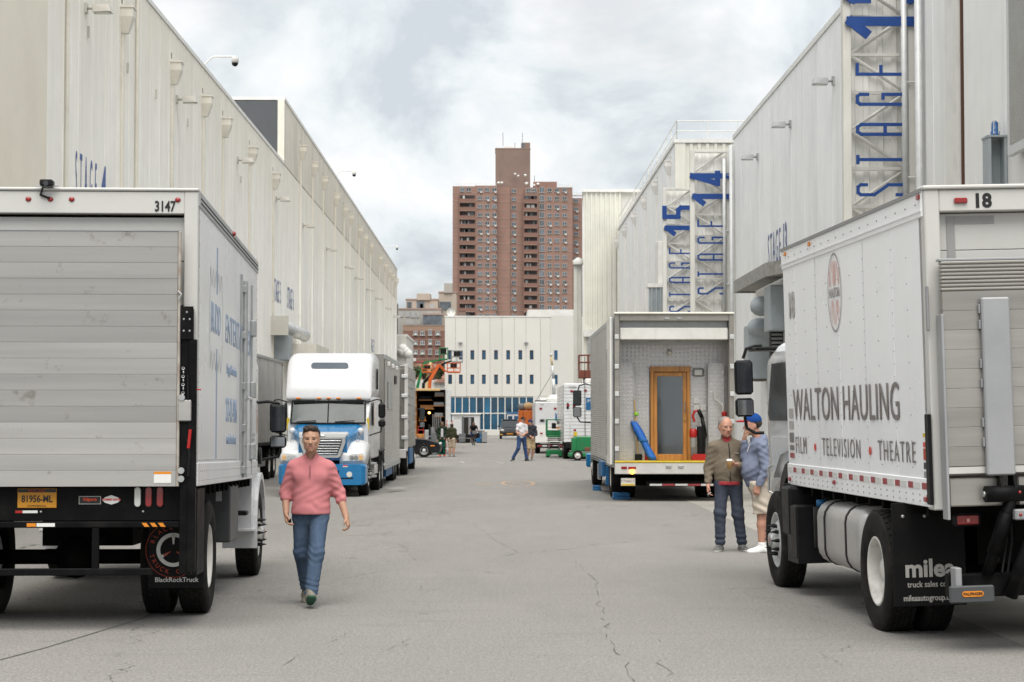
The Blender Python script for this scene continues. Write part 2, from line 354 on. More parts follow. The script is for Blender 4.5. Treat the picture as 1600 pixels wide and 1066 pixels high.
def text(s, size, m, parent, loc, rot, sx=1.0, bold=0, ext=.0015, name='lettering', align='CENTER', space=1.0, label=None):
    cu = bpy.data.curves.new('t', 'FONT'); cu.body = s; cu.size = size; cu.extrude = ext; cu.offset = bold; cu.align_x = align; cu.align_y = 'CENTER'; cu.space_character = space
    cu.resolution_u = 3
    o = bpy.data.objects.new('t', cu)
    COL.objects.link(o); dg = bpy.context.evaluated_depsgraph_get()
    me = bpy.data.meshes.new_from_object(o.evaluated_get(dg)); me.name = name
    bpy.data.objects.remove(o); bpy.data.curves.remove(cu)
    if sx != 1.0:
        for v in me.vertices: v.co.x *= sx
    me.materials.clear()
    return obj(name, me, m, parent, None, label, loc, rot)
FACE_CAM = (R(90), 0, 0)            # reads when looking along +Y
FACE_LEFT = (R(90), 0, R(-90))      # reads on a plane that faces -X
FACE_RIGHT = (R(90), 0, R(90))      # reads on a plane that faces +X
# ================================================================== GROUND
def asphalt():
    m = bpy.data.materials.new('asphalt'); m.use_nodes = True; t = m.node_tree; N = t.nodes; Lk = t.links.new; b = N['Principled BSDF']
    co = N.new('ShaderNodeTexCoord')
    def noise(sc, st=(1,1,1), det=6, ro=.6, dist=0):
        mp = N.new('ShaderNodeMapping'); mp.inputs['Scale'].default_value = st; Lk(co.outputs['Object'], mp.inputs[0])
        n = N.new('ShaderNodeTexNoise'); n.inputs['Scale'].default_value = sc; n.inputs['Detail'].default_value = det; n.inputs['Roughness'].default_value = ro; n.inputs['Distortion'].default_value = dist
        Lk(mp.outputs[0], n.inputs['Vector']); return n.outputs['Fac']
    def mr(x, a, c, lo=0, hi=1):
        r = N.new('ShaderNodeMapRange'); r.inputs[1].default_value = a; r.inputs[2].default_value = c; r.inputs[3].default_value = lo; r.inputs[4].default_value = hi; Lk(x, r.inputs[0]); return r.outputs[0]
    def mix(f, a, c, mode='MIX'):
        x = N.new('ShaderNodeMixRGB'); x.blend_type = mode
        for i, q in enumerate((f, a, c)):
            if isinstance(q, tuple): x.inputs[i].default_value = (*q, 1)
            elif isinstance(q, (int, float)): x.inputs[i].default_value = q
            else: Lk(q, x.inputs[i])
        return x.outputs[0]
    def mul(a, c):
        x = N.new('ShaderNodeMath'); x.operation = 'MULTIPLY'
        for i, q in enumerate((a, c)):
            if isinstance(q, (int, float)): x.inputs[i].default_value = q
            else: Lk(q, x.inputs[i])
        return x.outputs[0]
    c = mix(mr(noise(.35, (1, .6, 1), 7), .3, .7), (.176, .167, .154), (.256, .244, .226))
    c = mix(mul(mr(noise(.9, (1.6, .35, 1), 6), .48, .68), .65), c, (.150, .143, .133))          # long worn traffic stains
    c = mix(mul(mr(noise(1.6, (.4, 2.6, 1), 6), .54, .68), .7), c, (.14, .134, .125))            # scuffs across the lane
    c = mix(mul(mr(noise(5, (1,1,1), 3), .70, .74), .6), c, (.11, .105, .10))                    # small oil spots
    c = mix(mr(noise(150, (1,1,1), 2, .9), .40, .62), mix(.62, c, (.05, .048, .045)), mix(.55, c, (.55, .53, .50)))   # aggregate
    c = mix(mul(mr(noise(42, (1,.5,1), 3, .8), .47, .62), .5), c, (.10, .096, .09))
    c = mix(mul(mr(noise(30, (1,.45,1), 3, .8), .56, .70), .4), c, (.46, .445, .42))
    v = N.new('ShaderNodeTexVoronoi'); v.feature = 'DISTANCE_TO_EDGE'; v.inputs['Scale'].default_value = .23
    wv = N.new('ShaderNodeMapping'); wv.inputs['Scale'].default_value = (1.1, .55, 1)
    ds = N.new('ShaderNodeTexNoise'); ds.inputs['Scale'].default_value = 1.8; ds.inputs['Detail'].default_value = 7; Lk(co.outputs['Object'], ds.inputs['Vector'])
    dm = N.new('ShaderNodeVectorMath'); dm.operation = 'MULTIPLY_ADD'; dm.inputs[1].default_value = (1.0, 1.0, 0); Lk(ds.outputs['Color'], dm.inputs[0]); Lk(co.outputs['Object'], dm.inputs[2])
    Lk(dm.outputs[0], wv.inputs[0]); Lk(wv.outputs[0], v.inputs['Vector'])
    crack = mul(mr(v.outputs['Distance'], .0009, .0026, 1, 0), mr(noise(.6, (1,1,1), 3), .46, .58))
    c = mix(mul(crack, .75), c, (.05, .047, .045))
    Lk(c, b.inputs['Base Color']); b.inputs['Roughness'].default_value = .93; b.inputs['Specular IOR Level'].default_value = .2
    bp = N.new('ShaderNodeBump'); bp.inputs['Strength'].default_value = .5; bp.inputs['Distance'].default_value = .006
    Lk(noise(160, (1,1,1), 2, .8), bp.inputs['Height']); Lk(bp.outputs[0], b.inputs['Normal'])
    return m
asph = asphalt()
paving = mat('concrete_paving', (.30,.285,.255), .9, var=.1, scale=.6, rnd=.08, dirt=(.17,.16,.145), dirt_amt=.6, dirt_scale=.8, dirt_lo=.45, dirt_hi=.8, bump=.2, bscale=50)
xs = [-600,-200,-60,-20] + [-11+.5*i for i in range(31)] + [5,8,12,20,60,200,600]
ys = [-40,-10,0,4,8,12,15] + [17+i for i in range(10)] + [28,32,40,50,60,64,67,70,73,76,79,82,85,90,110,150,250,500,900,2000]
gv = [(x, y, gz(x, y)) for y in ys for x in xs]; nx = len(xs)
gf = [(j*nx+i, j*nx+i+1, (j+1)*nx+i+1, (j+1)*nx+i) for j in range(len(ys)-1) for i in range(nx-1)]
gm = bpy.data.meshes.new('ground'); gm.from_pydata(gv, [], gf); gm.update()
for p in gm.polygons: p.use_smooth = True
obj('ground', gm, asph, None, 'structure')
pv = MB().box(4.18, 10.2, 2, 150, -.3, -.02).build('pavement', joint, None, 'structure')
sl = MB().bbox(.008, 2.992, .008, 3.992, -.1, .006, c=.006).mesh('slab'); sl.materials.append(paving)
for i in range(2):
    for j in range(24):
        obj('slab', sl, paving, pv, loc=(4.19+3*i, 2+4*j, 0))
# old saw-cut joint on the left, sealed with tar, and sprayed survey marks in the lane
m = MB(); pts = [(-4.9, 9.5), (-4.1, 12.6), (-3.55, 15.2), (-3.2, 17.4), (-3.1, 19)]
for (a, b_) in zip(pts[:-1], pts[1:]):
    m.add([(a[0]-.009, a[1], .004), (a[0]+.009, a[1], .004), (b_[0]+.009, b_[1], .004), (b_[0]-.009, b_[1], .004)], [(0,1,2,3)])
m.build('tar_joint', tarm, None, 'structure')
sprayo = mat('faded_orange_spray', (.36,.25,.17), .9, var=.3, scale=20); sprayw = mat('faded_white_spray', (.36,.35,.33), .9, var=.3, scale=20)
def spray(pts, wd, mm):
    m = MB()
    for a, b_ in zip(pts[:-1], pts[1:]):
        p, q = Vector((*a, .004)), Vector((*b_, .004)); n = (q-p).cross(Vector((0,0,1))).normalized()*wd
        m.add([p-n, p+n, q+n, q-n], [(0,1,2,3)])
    m.build('road_marking', mm, None, 'structure')
spray([(.62 + .45*math.cos(t*.6283), 54 + 2.2*math.sin(t*.6283)) for t in range(11)], .05, sprayo)
spray([(-.55, 53.2), (-.12, 53.2)], .22, sprayo); spray([(.2, 54), (1.05, 54)], .05, sprayo)
spray([(-1.5, 82), (-1.3, 79)], .05, sprayw); spray([(.0, 80), (.3, 78)], .05, sprayw); spray([(-1.2, 84), (.1, 84)], .05, sprayw)
spray([(-2.8, 50), (-2.4, 50.3)], .2, sprayw)

crackm = mat('dark_crack', (.10,.094,.086), .95)  # one even dark tone for the crack strips
def crack(pts, wd, seed):
    """a broken, wandering crack in the asphalt"""
    rn = random.Random(seed); k = MB(); prev = None
    for a, b_ in zip(pts[:-1], pts[1:]):
        n = max(3, int((Vector(b_)-Vector(a)).length/.22))
        for i in range(n):
            p = Vector(a).lerp(Vector(b_), i/n) + Vector((rn.gauss(0,.022), rn.gauss(0,.04)))
            if prev is not None and rn.random() < .62:
                w0 = wd*rn.uniform(.15,.7); d = (p-prev); nn = Vector((-d.y, d.x)).normalized()*w0
                k.add([(prev.x-nn.x*.4, prev.y-nn.y*.4, .004), (prev.x+nn.x*.4, prev.y+nn.y*.4, .004), (p.x+nn.x, p.y+nn.y, .004), (p.x-nn.x, p.y-nn.y, .004)], [(0,1,2,3)])
            prev = p
    k.build('asphalt_crack', crackm, None, 'structure')
crack([(.95,12), (.93,15.6), (1.0,18.6), (1.12,21.6), (1.0,24.5)], .011, 1); crack([(1.25,12.5), (1.22,14.2), (1.35,16)], .009, 2)
crack([(-.52,34.8), (-.15,30), (.38,25.2)], .012, 3); crack([(1.25,28), (2.3,25.8)], .009, 4); crack([(-1.6,14), (-1.2,16.5)], .006, 5)
# ================================================================== STAGE BUILDINGS
def panel_mesh(wd, z0, z1, th=.14, gap=.034):
    return MB().bbox(0, th, gap/2, wd-gap/2, z0, z1, c=.02).mesh('wall_panel')
def panels(b, x, y0, y1, pitch, z0, z1, m, face, th=.14):
    """a row of upright wall panels along y; face=+1 when they look towards +x"""
    n = max(1, round((y1-y0)/pitch)); wd = (y1-y0)/n
    me = panel_mesh(wd, z0, z1, th); me.materials.append(m)
    for i in range(n):
        obj('wall_panel', me, m, b, loc=(x-th if face > 0 else x, y0+i*wd, 0))
def downspout(b, x, y, ztop, face, m=creamm, zb=.0, w_=.14, hd=True):
    s = face
    o = MB().bbox(x, x+s*.085, y-w_/2, y+w_/2, zb, ztop, c=.012).build('downspout', m, b)
    if hd:
        k = MB(); r1 = [(x, y-.2, ztop+.62), (x+s*.34, y-.2, ztop+.62), (x+s*.34, y+.2, ztop+.62), (x, y+.2, ztop+.62)]
        r0 = [(x, y-.2, ztop+.38), (x+s*.34, y-.2, ztop+.38), (x+s*.34, y+.2, ztop+.38), (x, y+.2, ztop+.38)]
        r_ = [(x, y-.09, ztop-.06), (x+s*.19, y-.09, ztop-.06), (x+s*.19, y+.09, ztop-.06), (x, y+.09, ztop-.06)]
        k.loft([r_, r0, r1]); k.box(x, x+s*.37, y-.225, y+.225, ztop+.62, ztop+.67)
        k.build('conductor_head', m, o)
        MB().box(x-.003*s, x+s*.006, y-.08, y+.08, ztop+.76, ztop+.95).build('scupper', joint, o)
    for zz in (3.4, 7.2):
        MB().box(x, x+s*.10, y-w_/2-.03, y+w_/2+.03, zz, zz+.05).build('strap', m, o)
# ---- left, nearer stage building
bL = thing('stage_building', 'cream concrete panel stage building on the left, nearer of the two', 'building', (0,0,0))
core = MB().box(-60, -10.34, 25, 91.9, -.3, 13.9).build('core_wall', joint, bL)
panels(bL, -10.2, 38.6, 91.9, 1.62, 0, 14.02, concL, 1)
MB().box(-60, -10.17, 25, 91.9, 14.02, 14.16).build('roof_coping', trimw, bL)
m = MB().bbox(-20, -9.02, 20, 38.45, 0, 17, c=.03); m.build('projecting_bay', baym, bL)
MB().box(-10.2, -9.9, 38.45, 39.6, 0, 14.0).build('corner_pilaster', trimw, bL)
for y in (52, 60, 66.4, 71.3, 79, 87.4): downspout(bL, -10.2, y, 12.35, 1)
for u, z0, z1 in ((98, 0, 13.9), (208, 0, 13.9)):
    y = 30600/(775-u); MB().cyl((-10.14, y, 0), (-10.14, y, 13.9), .045, n=8).build('conduit', creamm, bL)
for (u, v) in ((133,47),(195,104),(290,190),(240,145),(348,246),(374,280)):
    y = 30600/(775-u); z = CAMH+(655-v)*y/3000
    MB().box(-10.2, -10.15, y-.03, y+.03, z-.14, z+.14).build('wall_hook', lamp_m, bL)
text('STAGE', 1.72, paintblue, bL, (-10.19, 47.65, 7.65), FACE_RIGHT, sx=.26, space=2.3, name='painted_lettering')
text('4', 1.72, paintblue, bL, (-10.19, 49.75, 7.65), FACE_RIGHT, sx=.8, bold=.06, name='painted_lettering')
text('STAGE 5', 1.5, paintblue, bL, (-10.19, 89.4, 7.7), FACE_RIGHT, sx=.42, space=1.3, name='painted_lettering')
# ---- left, farther and taller
bL2 = thing('stage_building', 'taller cream stage building with tan parapet on the left, farther away', 'building')
MB().box(-60, -10.34, 92, 197.6, -.3, 17.0).build('core_wall', joint, bL2)
panels(bL2, -10.2, 92, 132, 2.0, 0, 14.02, concL, 1); panels(bL2, -10.2, 132, 197.6, 3.28, 0, 14.02, concL, 1)
panels(bL2, -10.2, 92, 197.6, 6.6, 14.06, 17.15, concL2, 1)
MB().box(-60, -10.16, 91.95, 197.7, 17.15, 17.3).build('roof_coping', trimw, bL2)
MB().box(-60, -10.5, 91.9, 91.99, 14.2, 17.1).build('grey_end_wall', greyclad, bL2); MB().box(-10.5, -10.18, 91.88, 91.99, 14.16, 17.15).build('end_trim', creamm, bL2)
for y in (99.5,106,112.5,121,128,133,142,148,155,167,175,182,187,194): downspout(bL2, -10.2, y, 15.35, 1, concL)
text('STAGE 6', 1.5, paintblue, bL2, (-10.19, 95.2, 7.7), FACE_RIGHT, sx=.42, space=1.3, name='painted_lettering')
text('STAGE 7', 1.5, paintblue, bL2, (-10.19, 158, 7.8), FACE_RIGHT, sx=.9, space=1.3, name='painted_lettering')
# ---- low annex beyond it
bL3 = thing('annex_building', 'low white annex with round roof vents beyond the long cream building', 'building')
MB().box(-30, -9.3, 199, 216, -.2, 10.4).build('wall', whiteb, bL3); MB().box(-30, -9.2, 199, 216, 10.4, 10.6).build('roof_coping', trimw, bL3)
for i, (u, v) in enumerate(((629, 545), (633, 549), (637, 553), (627, 549))):
    p = at(u, v, 198.6); MB().ball((p.x, 198.9, p.z), .5, 14, 8).build('round_vent', trimw, bL3)
# ---- things on the left walls
def wall_light(x, y, z, face, label, group, m1, ln=.66):
    t = thing('wall_light', label, 'wall light', (x, y, z), (0,0,0), group); s = face
    MB().bbox(0, s*.05, -.11, .11, -.13, .13, c=.01).build('wall_plate', m1, t)
    MB().cyl((s*.04,0,0), (s*.22,0,.0), .045, n=10).build('arm', m1, t)
    k = MB(); k.loft([[(s*.2,-.16,-.12),(s*.2,.16,-.12),(s*.2,.13,.08),(s*.2,-.13,.08)], [(s*ln,-.18,-.11),(s*ln,.18,-.11),(s*(ln-.05),.13,.08),(s*(ln-.05),-.13,.08)]]); k.build('lamp_head', m1, t)
    MB().box(s*.3, s*(ln-.05), -.12, .12, -.135, -.118).build('lamp_lens', lens_m, t)
for i, y in enumerate((47.4,61,75.4,88.7,101,115,128.6,138.5,151,162,176,191)):
    wall_light(-10.2, y, 12.0, 1, 'cream floodlight high on the left facade, %s from the near end' % _ORD[i], 'floodlights along the left facade', lamp_m)
for i, y in enumerate((57.5, 66.0, 74.3)):
    wall_light(10.2, y, 12.0, -1, 'grey floodlight on the white right facade, %s from the tall blue sign' % _ORD[i], 'floodlights on the right facade', lamp_g)
def roof_cam(x, y, z, ln, label):
    t = thing('security_camera', label, 'security camera', (x, y, z), 0, 'dome cameras on roof brackets')
    MB().tube([(-.3,0,0), (.25,0,.55), (.35,0,.6), (.35+ln,0,.6)], .03, 8).build('bracket', railw, t)
    MB().lathe([(0,.12),(-.04,.13),(-.2,.13),(-.22,0)], (.3+ln, 0, .58), 'z', 14).build('housing', railw, t)
    MB().ball((.3+ln, 0, .36), .115, 12, 8).build('dome', blackp, t)
roof_cam(-10.4, 68, 14.1, .8, 'dome security camera on a bent bracket above the nearer left roof')
roof_cam(-10.4, 124, 17.25, .9, 'small dome camera above the farther left roof, nearer one')
roof_cam(-10.4, 178, 17.25, .9, 'small dome camera above the far end of the left roof')
t = thing('ventilation_duct', 'round grey ventilation duct along the left wall above the white tractor', 'duct', (-9.75, 87, 6.05))
k = MB().cyl((0,0,0), (0,11,0), .29, n=18); k.build('pipe', galvw, t)
for yy in (.2, 3.6, 7.2, 10.6): MB().cyl((0,yy,0), (0,yy+.12,0), .32, n=18).build('collar', galvw, t)
MB().box(-.45, .35, -.1, 0, -.45, .42).build('end_plate', lamp_m, t)
t = thing('electrical_cabinet', 'grey electrical cabinet under the round duct on the left wall', 'cabinet', (-9.8, 88, 4.5))
MB().bbox(-.4, .35, -.3, 1.2, 0, 1.15, c=.02).build('casing', steelgrey, t); MB().box(-.34, .3, -.31, -.302, .08, 1.08).build('door', steelgrey, t)
t = thing('steel_canopy', 'steel canopy over the blue stage door on the left', 'canopy', (-10.2, 92, 4.9))
MB().box(0, 1.6, 0, 7, 0, .5).build('deck', creamm, t); MB().box(.02, 1.55, .1, 6.9, -.1, 0).build('soffit', rustysteel, t)
t = thing('stage_door', 'blue stage door in the left wall behind the white tractor', 'door', (-10.19, 87.6, 0))
MB().box(0, .06, 0, 1.5, 0, 4.4).build('leaf', blueplain, t); MB().box(0, .1, 1.5, 1.7, 0, 4.5).build('frame', blueplain, t)
for zz in (1.1, 2.2, 3.3): MB().box(.06, .075, .1, 1.4, zz, zz+.9).build('panel', blueplain, t)

# ---- right, nearer stage building
bR = thing('stage_building', 'white panel stage building on the right, nearer of the two', 'building')
MB().box(10.35, 60, 25, 82, -.3, 13.7).build('core_wall', joint, bR)
panels(bR, 10.2, 41.75, 82, 2.6, 0, 13.8, concR, -1); panels(bR, 10.2, 28, 41.55, 3.4, 0, 13.8, concR, -1)
MB().box(10.16, 60, 25, 82.05, 13.8, 13.98).build('roof_coping', trimw, bR)
MB().box(10.17, 10.24, 41.64, 41.70, 0, 13.8).build('expansion_joint', brownjoint, bR)
MB().box(10.12, 10.25, 41.76, 42.9, 0, 13.8).build('pilaster', trimw, bR)
for y in (45.3, 81.6): MB().cyl((10.05, y, 0), (10.05, y, 13.5), .09, n=12).build('downspout', galvw, bR)
text('STAGE', 1.75, signblue, bR, (10.19, 70.1, 8.0), FACE_LEFT, sx=.52, space=1.3, name='painted_lettering')
text('13', 1.75, signblue, bR, (10.19, 67.5, 8.0), FACE_LEFT, sx=.6, bold=.05, name='painted_lettering')
# ---- right, farther: corrugated end, white side, roof rail
def corrugated(name, m, parent, x0, x1, y, z0, z1, pitch=.42, dep=.07, axis='x'):
    k = MB(); n = int(abs(x1-x0)/pitch); pts = []
    for i in range(n):
        a = x0+(x1-x0)*i/n; st = (x1-x0)/n
        pts += [(a, 0), (a+st*.5, 0), (a+st*.58, -dep), (a+st*.92, -dep)]
    pts.append((x1, 0))
    if axis == 'x': vs = [(p[0], y+p[1], z0) for p in pts] + [(p[0], y+p[1], z1) for p in pts]
    else: vs = [(y+p[1], p[0], z0) for p in pts] + [(y+p[1], p[0], z1) for p in pts]
    q = len(pts); k.add(vs, [(i, i+1, q+i+1, q+i) for i in range(q-1)])
    return k.build(name, m, parent)
bR2 = thing('stage_building', 'taller white stage building with roof railing on the right, farther away', 'building')
MB().box(9.34, 60, 98.1, 144, -.3, 16.0).build('core_wall', joint, bR2)
panels(bR2, 9.2, 98.1, 144, 2.9, 0, 15.95, concR, -1)
corrugated('corrugated_end_wall', corr, bR2, 9.7, 16, 98.02, 0, 15.95)
MB().bbox(9.18, 9.72, 97.94, 98.1, 0, 15.97, c=.01).build('corner_trim', corr, bR2)
MB().box(9.12, 60, 97.9, 144, 15.97, 16.15).build('roof_coping', trimw, bR2)
for y in (100.5,109,117,126,135,143.5): downspout(bR2, 9.2, y, 14.7, -1, trimw, w_=.12)
for (p, q) in (((9.3,98.2), (9.3,144)), ((9.3,98.2), (14,98.2))):
    n = 15 if p[0] == q[0] else 3; k = MB()
    for i in range(n+1):
        a = Vector(p).lerp(Vector(q), i/n); k.cyl((a.x, a.y, 16.1), (a.x, a.y, 17.15), .028, n=6)
    for zz in (16.6, 17.13): k.cyl((p[0], p[1], zz), (q[0], q[1], zz), .028, n=6)
    k.build('roof_railing', railw, bR2)
for (z, h) in ((12.4,.5),(11.6,.25),(11.0,.4),(10.6,.25)): MB().box(10.15, 10.4, 97.93, 97.945, z, z+h).build('rust_stain', rustorange, bR2)
# stair and louvre boxes on its street side
t = thing('louvre_box', 'pale louvre housing on the farther right wall beside the blue sign', 'louvre', (8.55, 101, 0))
MB().bbox(0, .65, 0, 2, 6.2, 11.2, c=.02).build('shaft', trimw, t)
corrugated('louvre_panel', steelgrey, t, -.55, .6, -.6, 5.5, 8.7, pitch=.22); MB().box(-.62, .65, -.7, .2, 8.7, 8.9).build('hood', trimw, t)
t = thing('steel_stair', 'small galvanised stair against the farther right wall above the silver trailer', 'stair', (7.4, 118, 5.0))
for i in range(6): MB().box(.2, 1.8, i*.5, i*.5+.35, i*.32, i*.32+.06).build('tread', galv, t)
for xx in (.2, 1.75): MB().tube([(xx, 0, 1.0), (xx, 3, 2.9)], .04).build('handrail', galv, t); MB().tube([(xx, 0, 0), (xx, 3, 1.9)], .06).build('stringer', galv, t)
# ---- ivory corrugated tower beyond
bR3 = thing('corrugated_block', 'ivory corrugated metal block closing the right row', 'building')
corrugated('corrugated_wall', corr, bR3, 6.58, 9.46, 144.6, 0, 19.0, pitch=.36, dep=.09); MB().prism([(6.62,144.7),(30,144.7),(30,166),(7.7,166)], 'z', -.2, 18.95).build('core_wall', corrg, bR3)
MB().prism([(6.5,144.4),(30,144.4),(30,166),(7.6,166)], 'z', 18.95, 19.15).build('roof_coping', trimw, bR3)
MB().box(6.6, 8.2, 144.2, 144.5, 8.0, 8.5).build('door_hood', trimw, bR3); corrugated('louvre_door', galv, bR3, 6.9, 8.0, 144.3, 0, 8.0, pitch=.2)
corrugated('corrugated_wing', corrg, bR3, 5.95, 6.56, 146.5, 0, 13.6, pitch=.3); MB().box(5.97, 6.56, 146.6, 147.5, -.2, 13.6).build('wing_core', corrg, bR3)
MB().lathe([(0,.4),(.3,.45),(.55,.1)], (6.3, 146.5, 13.6), 'z', 10).build('roof_vent', trimw, bR3)
# ---- stage number signs: steel frames that stand out from the wall and face down the street
signpanel = mat('pale_sign_sheet', (.78,.77,.73), .6, var=.05)
def stage_sign(d, num, label):
    x0, x1, zb, zt = 8.36, 10.14, 6.0, 13.4
    t = thing('stage_sign', label, 'sign', (0, d, 0), 0, 'tall stage number signs')
    k = MB()
    for xx in (x0, x1-.2): k.bbox(xx, xx+.2, -.1, .1, zb, zt, c=.01)
    for zz in (zb, zt-.12): k.bbox(x0+.2, x1-.2, -.09, .09, zz, zz+.12, c=.01)
    k.build('frame', corrg, t)
    n = 8
    for i in range(1, n): MB().box(x0+.2, x1-.2, .12, .2, zb+(zt-zb)*i/n-.04, zb+(zt-zb)*i/n+.04).build('crossbar', corrg, t)
    for i in range(n):
        a, b_ = zb+(zt-zb)*i/n, zb+(zt-zb)*(i+1)/n
        p, q = ((x0+.2, .16, a), (x1-.2, .16, b_)) if i % 2 else ((x1-.2, .16, a), (x0+.2, .16, b_))
        MB().cyl(p, q, .045, n=6).build('brace', corrg, t)
    corrugated('mesh_panel', signpanel, t, x0+.03, x1-.03, .34, zb, zt-.03, pitch=.3, dep=.05)
    MB().cyl((x1-.32, -.16, zb), (x1-.32, -.16, zt-.4), .075, n=12).build('light_tube', galvw, t)
    for zz in (7.6, 9.9, 12.3): MB().tube([(x1-.32, -.16, zz), (x1+.2, -.2, zz), (x1+.35, -.2, zz), (x1+.35, -.2, zz-.2)], .025, 6).build('bracket', galvw, t)
    GL = {'S': [[(1,.82),(1,.94),(.8,1),(.2,1),(0,.94),(0,.66),(1,.36),(1,.06),(.8,0),(.2,0),(0,.06),(0,.18)]], 'T': [[(0,1),(1,1)],[(.5,1),(.5,0)]], 'A': [[(0,0),(0,.92),(.25,1),(.75,1),(1,.92),(1,0)],[(0,.42),(1,.42)]],
          'G': [[(1,.78),(1,.94),(.8,1),(.2,1),(0,.94),(0,.06),(.2,0),(.8,0),(1,.06),(1,.46),(.6,.46)]], 'E': [[(1,1),(0,1),(0,0),(1,0)],[(0,.5),(.8,.5)]], '1': [[(0,.72),(.62,.94),(.62,0)]], '2': [[(0,.70),(0,.9),(.2,1),(.8,1),(1,.9),(1,.62),(0,.08),(0,0),(1,0)]],
          '4': [[(.72,0),(.72,1),(0,.34),(1,.34)]], '5': [[(1,1),(0,1),(0,.58),(.75,.58),(1,.5),(1,.1),(.8,0),(0,0)]]}
    def glyph(ch, xb, h, zc, wd, sw, y0, name):
        """letters lie on their side: they read upwards, tops towards the street"""
        k = MB()
        for pl in GL[ch]:
            pts = [(xb-p[1]*h, zc-wd/2+p[0]*wd) for p in pl]
            for p, q in zip(pts[:-1], pts[1:]):
                a, c = Vector((p[0], 0, p[1])), Vector((q[0], 0, q[1])); d = (c-a).normalized(); n = d.cross(Vector((0,1,0)))*sw/2; a = a-d*sw*.42; c = c+d*sw*.42
                k.loft([[tuple(v+Vector((0, y0+dy, 0))) for v in (a-n, a+n, c+n, c-n)] for dy in (-.03, .03)])
                y0 -= .0015
        return k.build(name, signblue, t)
    for i, ch in enumerate('STAGE'): glyph(ch, 9.83, 1.14, 7.30+.728*i, .24 if ch != 'T' else .16, .075, -.16, 'letter')
    for i, ch in enumerate(num): glyph(ch, 10.1, 1.66, 11.32+.84*i, .46, .23, -.16, 'numeral')
stage_sign(46, '12', 'blue STAGE 12 sign in a tall steel frame, nearest of three')
stage_sign(82.4, '14', 'blue STAGE 14 sign in a tall steel frame, middle of three')
stage_sign(96, '15', 'blue STAGE 15 sign in a tall steel frame, farthest of three')
# ---- fittings on the right wall
t = thing('steel_canopy', 'weathered steel canopy on the right wall above the exhaust hoods', 'canopy', (10.2, 63, 6.75))
k = MB().prism([(-.05,0),(-.85,3.2),(-.85,12),(-.05,12)], 'z', .05, .12); k.build('deck', rustysteel, t)
for (p, q) in (((-.03,0), (-.85,3.2)), ((-.85,3.2), (-.85,12)), ((-.85,12), (-.03,12))):
    m = MB(); a, b_ = Vector((*p, 0)), Vector((*q, 0)); n = (b_-a).cross(Vector((0,0,1))).normalized()*.04
    m.loft([[tuple(a-n+Vector((0,0,-.02))), tuple(a+n+Vector((0,0,-.02))), tuple(a+n+Vector((0,0,.45))), tuple(a-n+Vector((0,0,.45)))], [tuple(b_-n+Vector((0,0,-.02))), tuple(b_+n+Vector((0,0,-.02))), tuple(b_+n+Vector((0,0,.45))), tuple(b_-n+Vector((0,0,.45)))]])
    m.build('edge_beam', rustysteel, t)
for i, (z, y, lb) in enumerate(((5.9, 69.6, 'upper round-nosed grey exhaust hood on the right wall'), (5.15, 70.4, 'lower round-nosed grey exhaust hood on the right wall'))):
    t = thing('exhaust_hood', lb, 'exhaust hood', (10.2, y, z), 0, 'exhaust hoods on the right wall')
    MB().lathe([(0,.36),(-.62,.36),(-.8,.31),(-.93,.18),(-.97,0)], (0,0,0), 'x', 20).build('hood', steelgrey, t)
    MB().lathe([(-.05,.37),(-.05,.40),(-.14,.40),(-.14,.37)], (0,0,0), 'x', 20, smooth=False).build('flange', lamp_m, t)
t = thing('electrical_cabinet', 'large grey electrical cabinet beside the exhaust hoods on the right wall', 'cabinet', (9.6, 67, 4.9))
MB().bbox(0, .6, 0, 1.6, 0, 1.6, c=.02).build('casing', steelgrey, t); MB().box(.05, .55, -.012, -.002, .06, 1.54).build('door', steelgrey, t)
t = thing('duct_box', 'grey duct box below the exhaust hoods on the right wall', 'duct', (9.4, 71.5, 3.3)); MB().bbox(0, .8, 0, 1.2, 0, 2.0, c=.02).build('casing', steelgrey, t); MB().box(.1, .7, .1, 1.1, -.08, 0).build('outlet', joint, t)
t = thing('louvre_screen', 'dark slatted louvre on the right wall behind the white truck mirror', 'louvre', (9.75, 68, 1.2))
MB().box(0, .45, .05, .4, 0, 3.9).build('frame', blackp, t)
for i in range(26): MB().box(.03, .42, 0, .05, .08+i*.145, .16+i*.145).build('slat', greyp, t)
t = thing('warning_beacon', 'blue warning beacon on a grey post box on the right wall', 'beacon', (9.83, 38.2, 6.4))
m = MB(); m.box(-.02, .04, -.2, .25, 0, 1.02); m.box(.3, .36, -.2, .25, 0, 1.02); m.box(.04, .3, .12, .22, 0, 1.0); m.box(-.04, .38, -.22, .27, 1.02, 1.06); m.build('post_box', steelgrey, t)
MB().lathe([(0,.09),(.09,.09),(.09,.075),(.24,.072),(.29,.05),(.3,0)], (.17, 0, 1.07), 'z', 14).build('dome', mat('beacon_blue', (.03,.10,.26), .2, var=.3), t)
m = MB()
for i in range(6):
    a = i*math.pi/3; m.tube([(.17+.1*math.cos(a), .1*math.sin(a), 1.1), (.17+.1*math.cos(a), .1*math.sin(a), 1.33), (.17, 0, 1.4)], .007, 5)
m.build('wire_guard', railw, t); MB().tube([(.37, .1, 1.0), (.42, .1, .95), (.40, .1, .2)], .02).build('cable', joint, t)
t = thing('perforated_screen', 'perforated grey metal screen high on the near right wall', 'screen', (9.95, 32.1, 6.9))
MB().bbox(0, .12, 0, 5.0, 0, 7, c=.01).build('frame', galvw, t)
holes = mat('perforated_sheet', (.33,.33,.30), .5, .3)
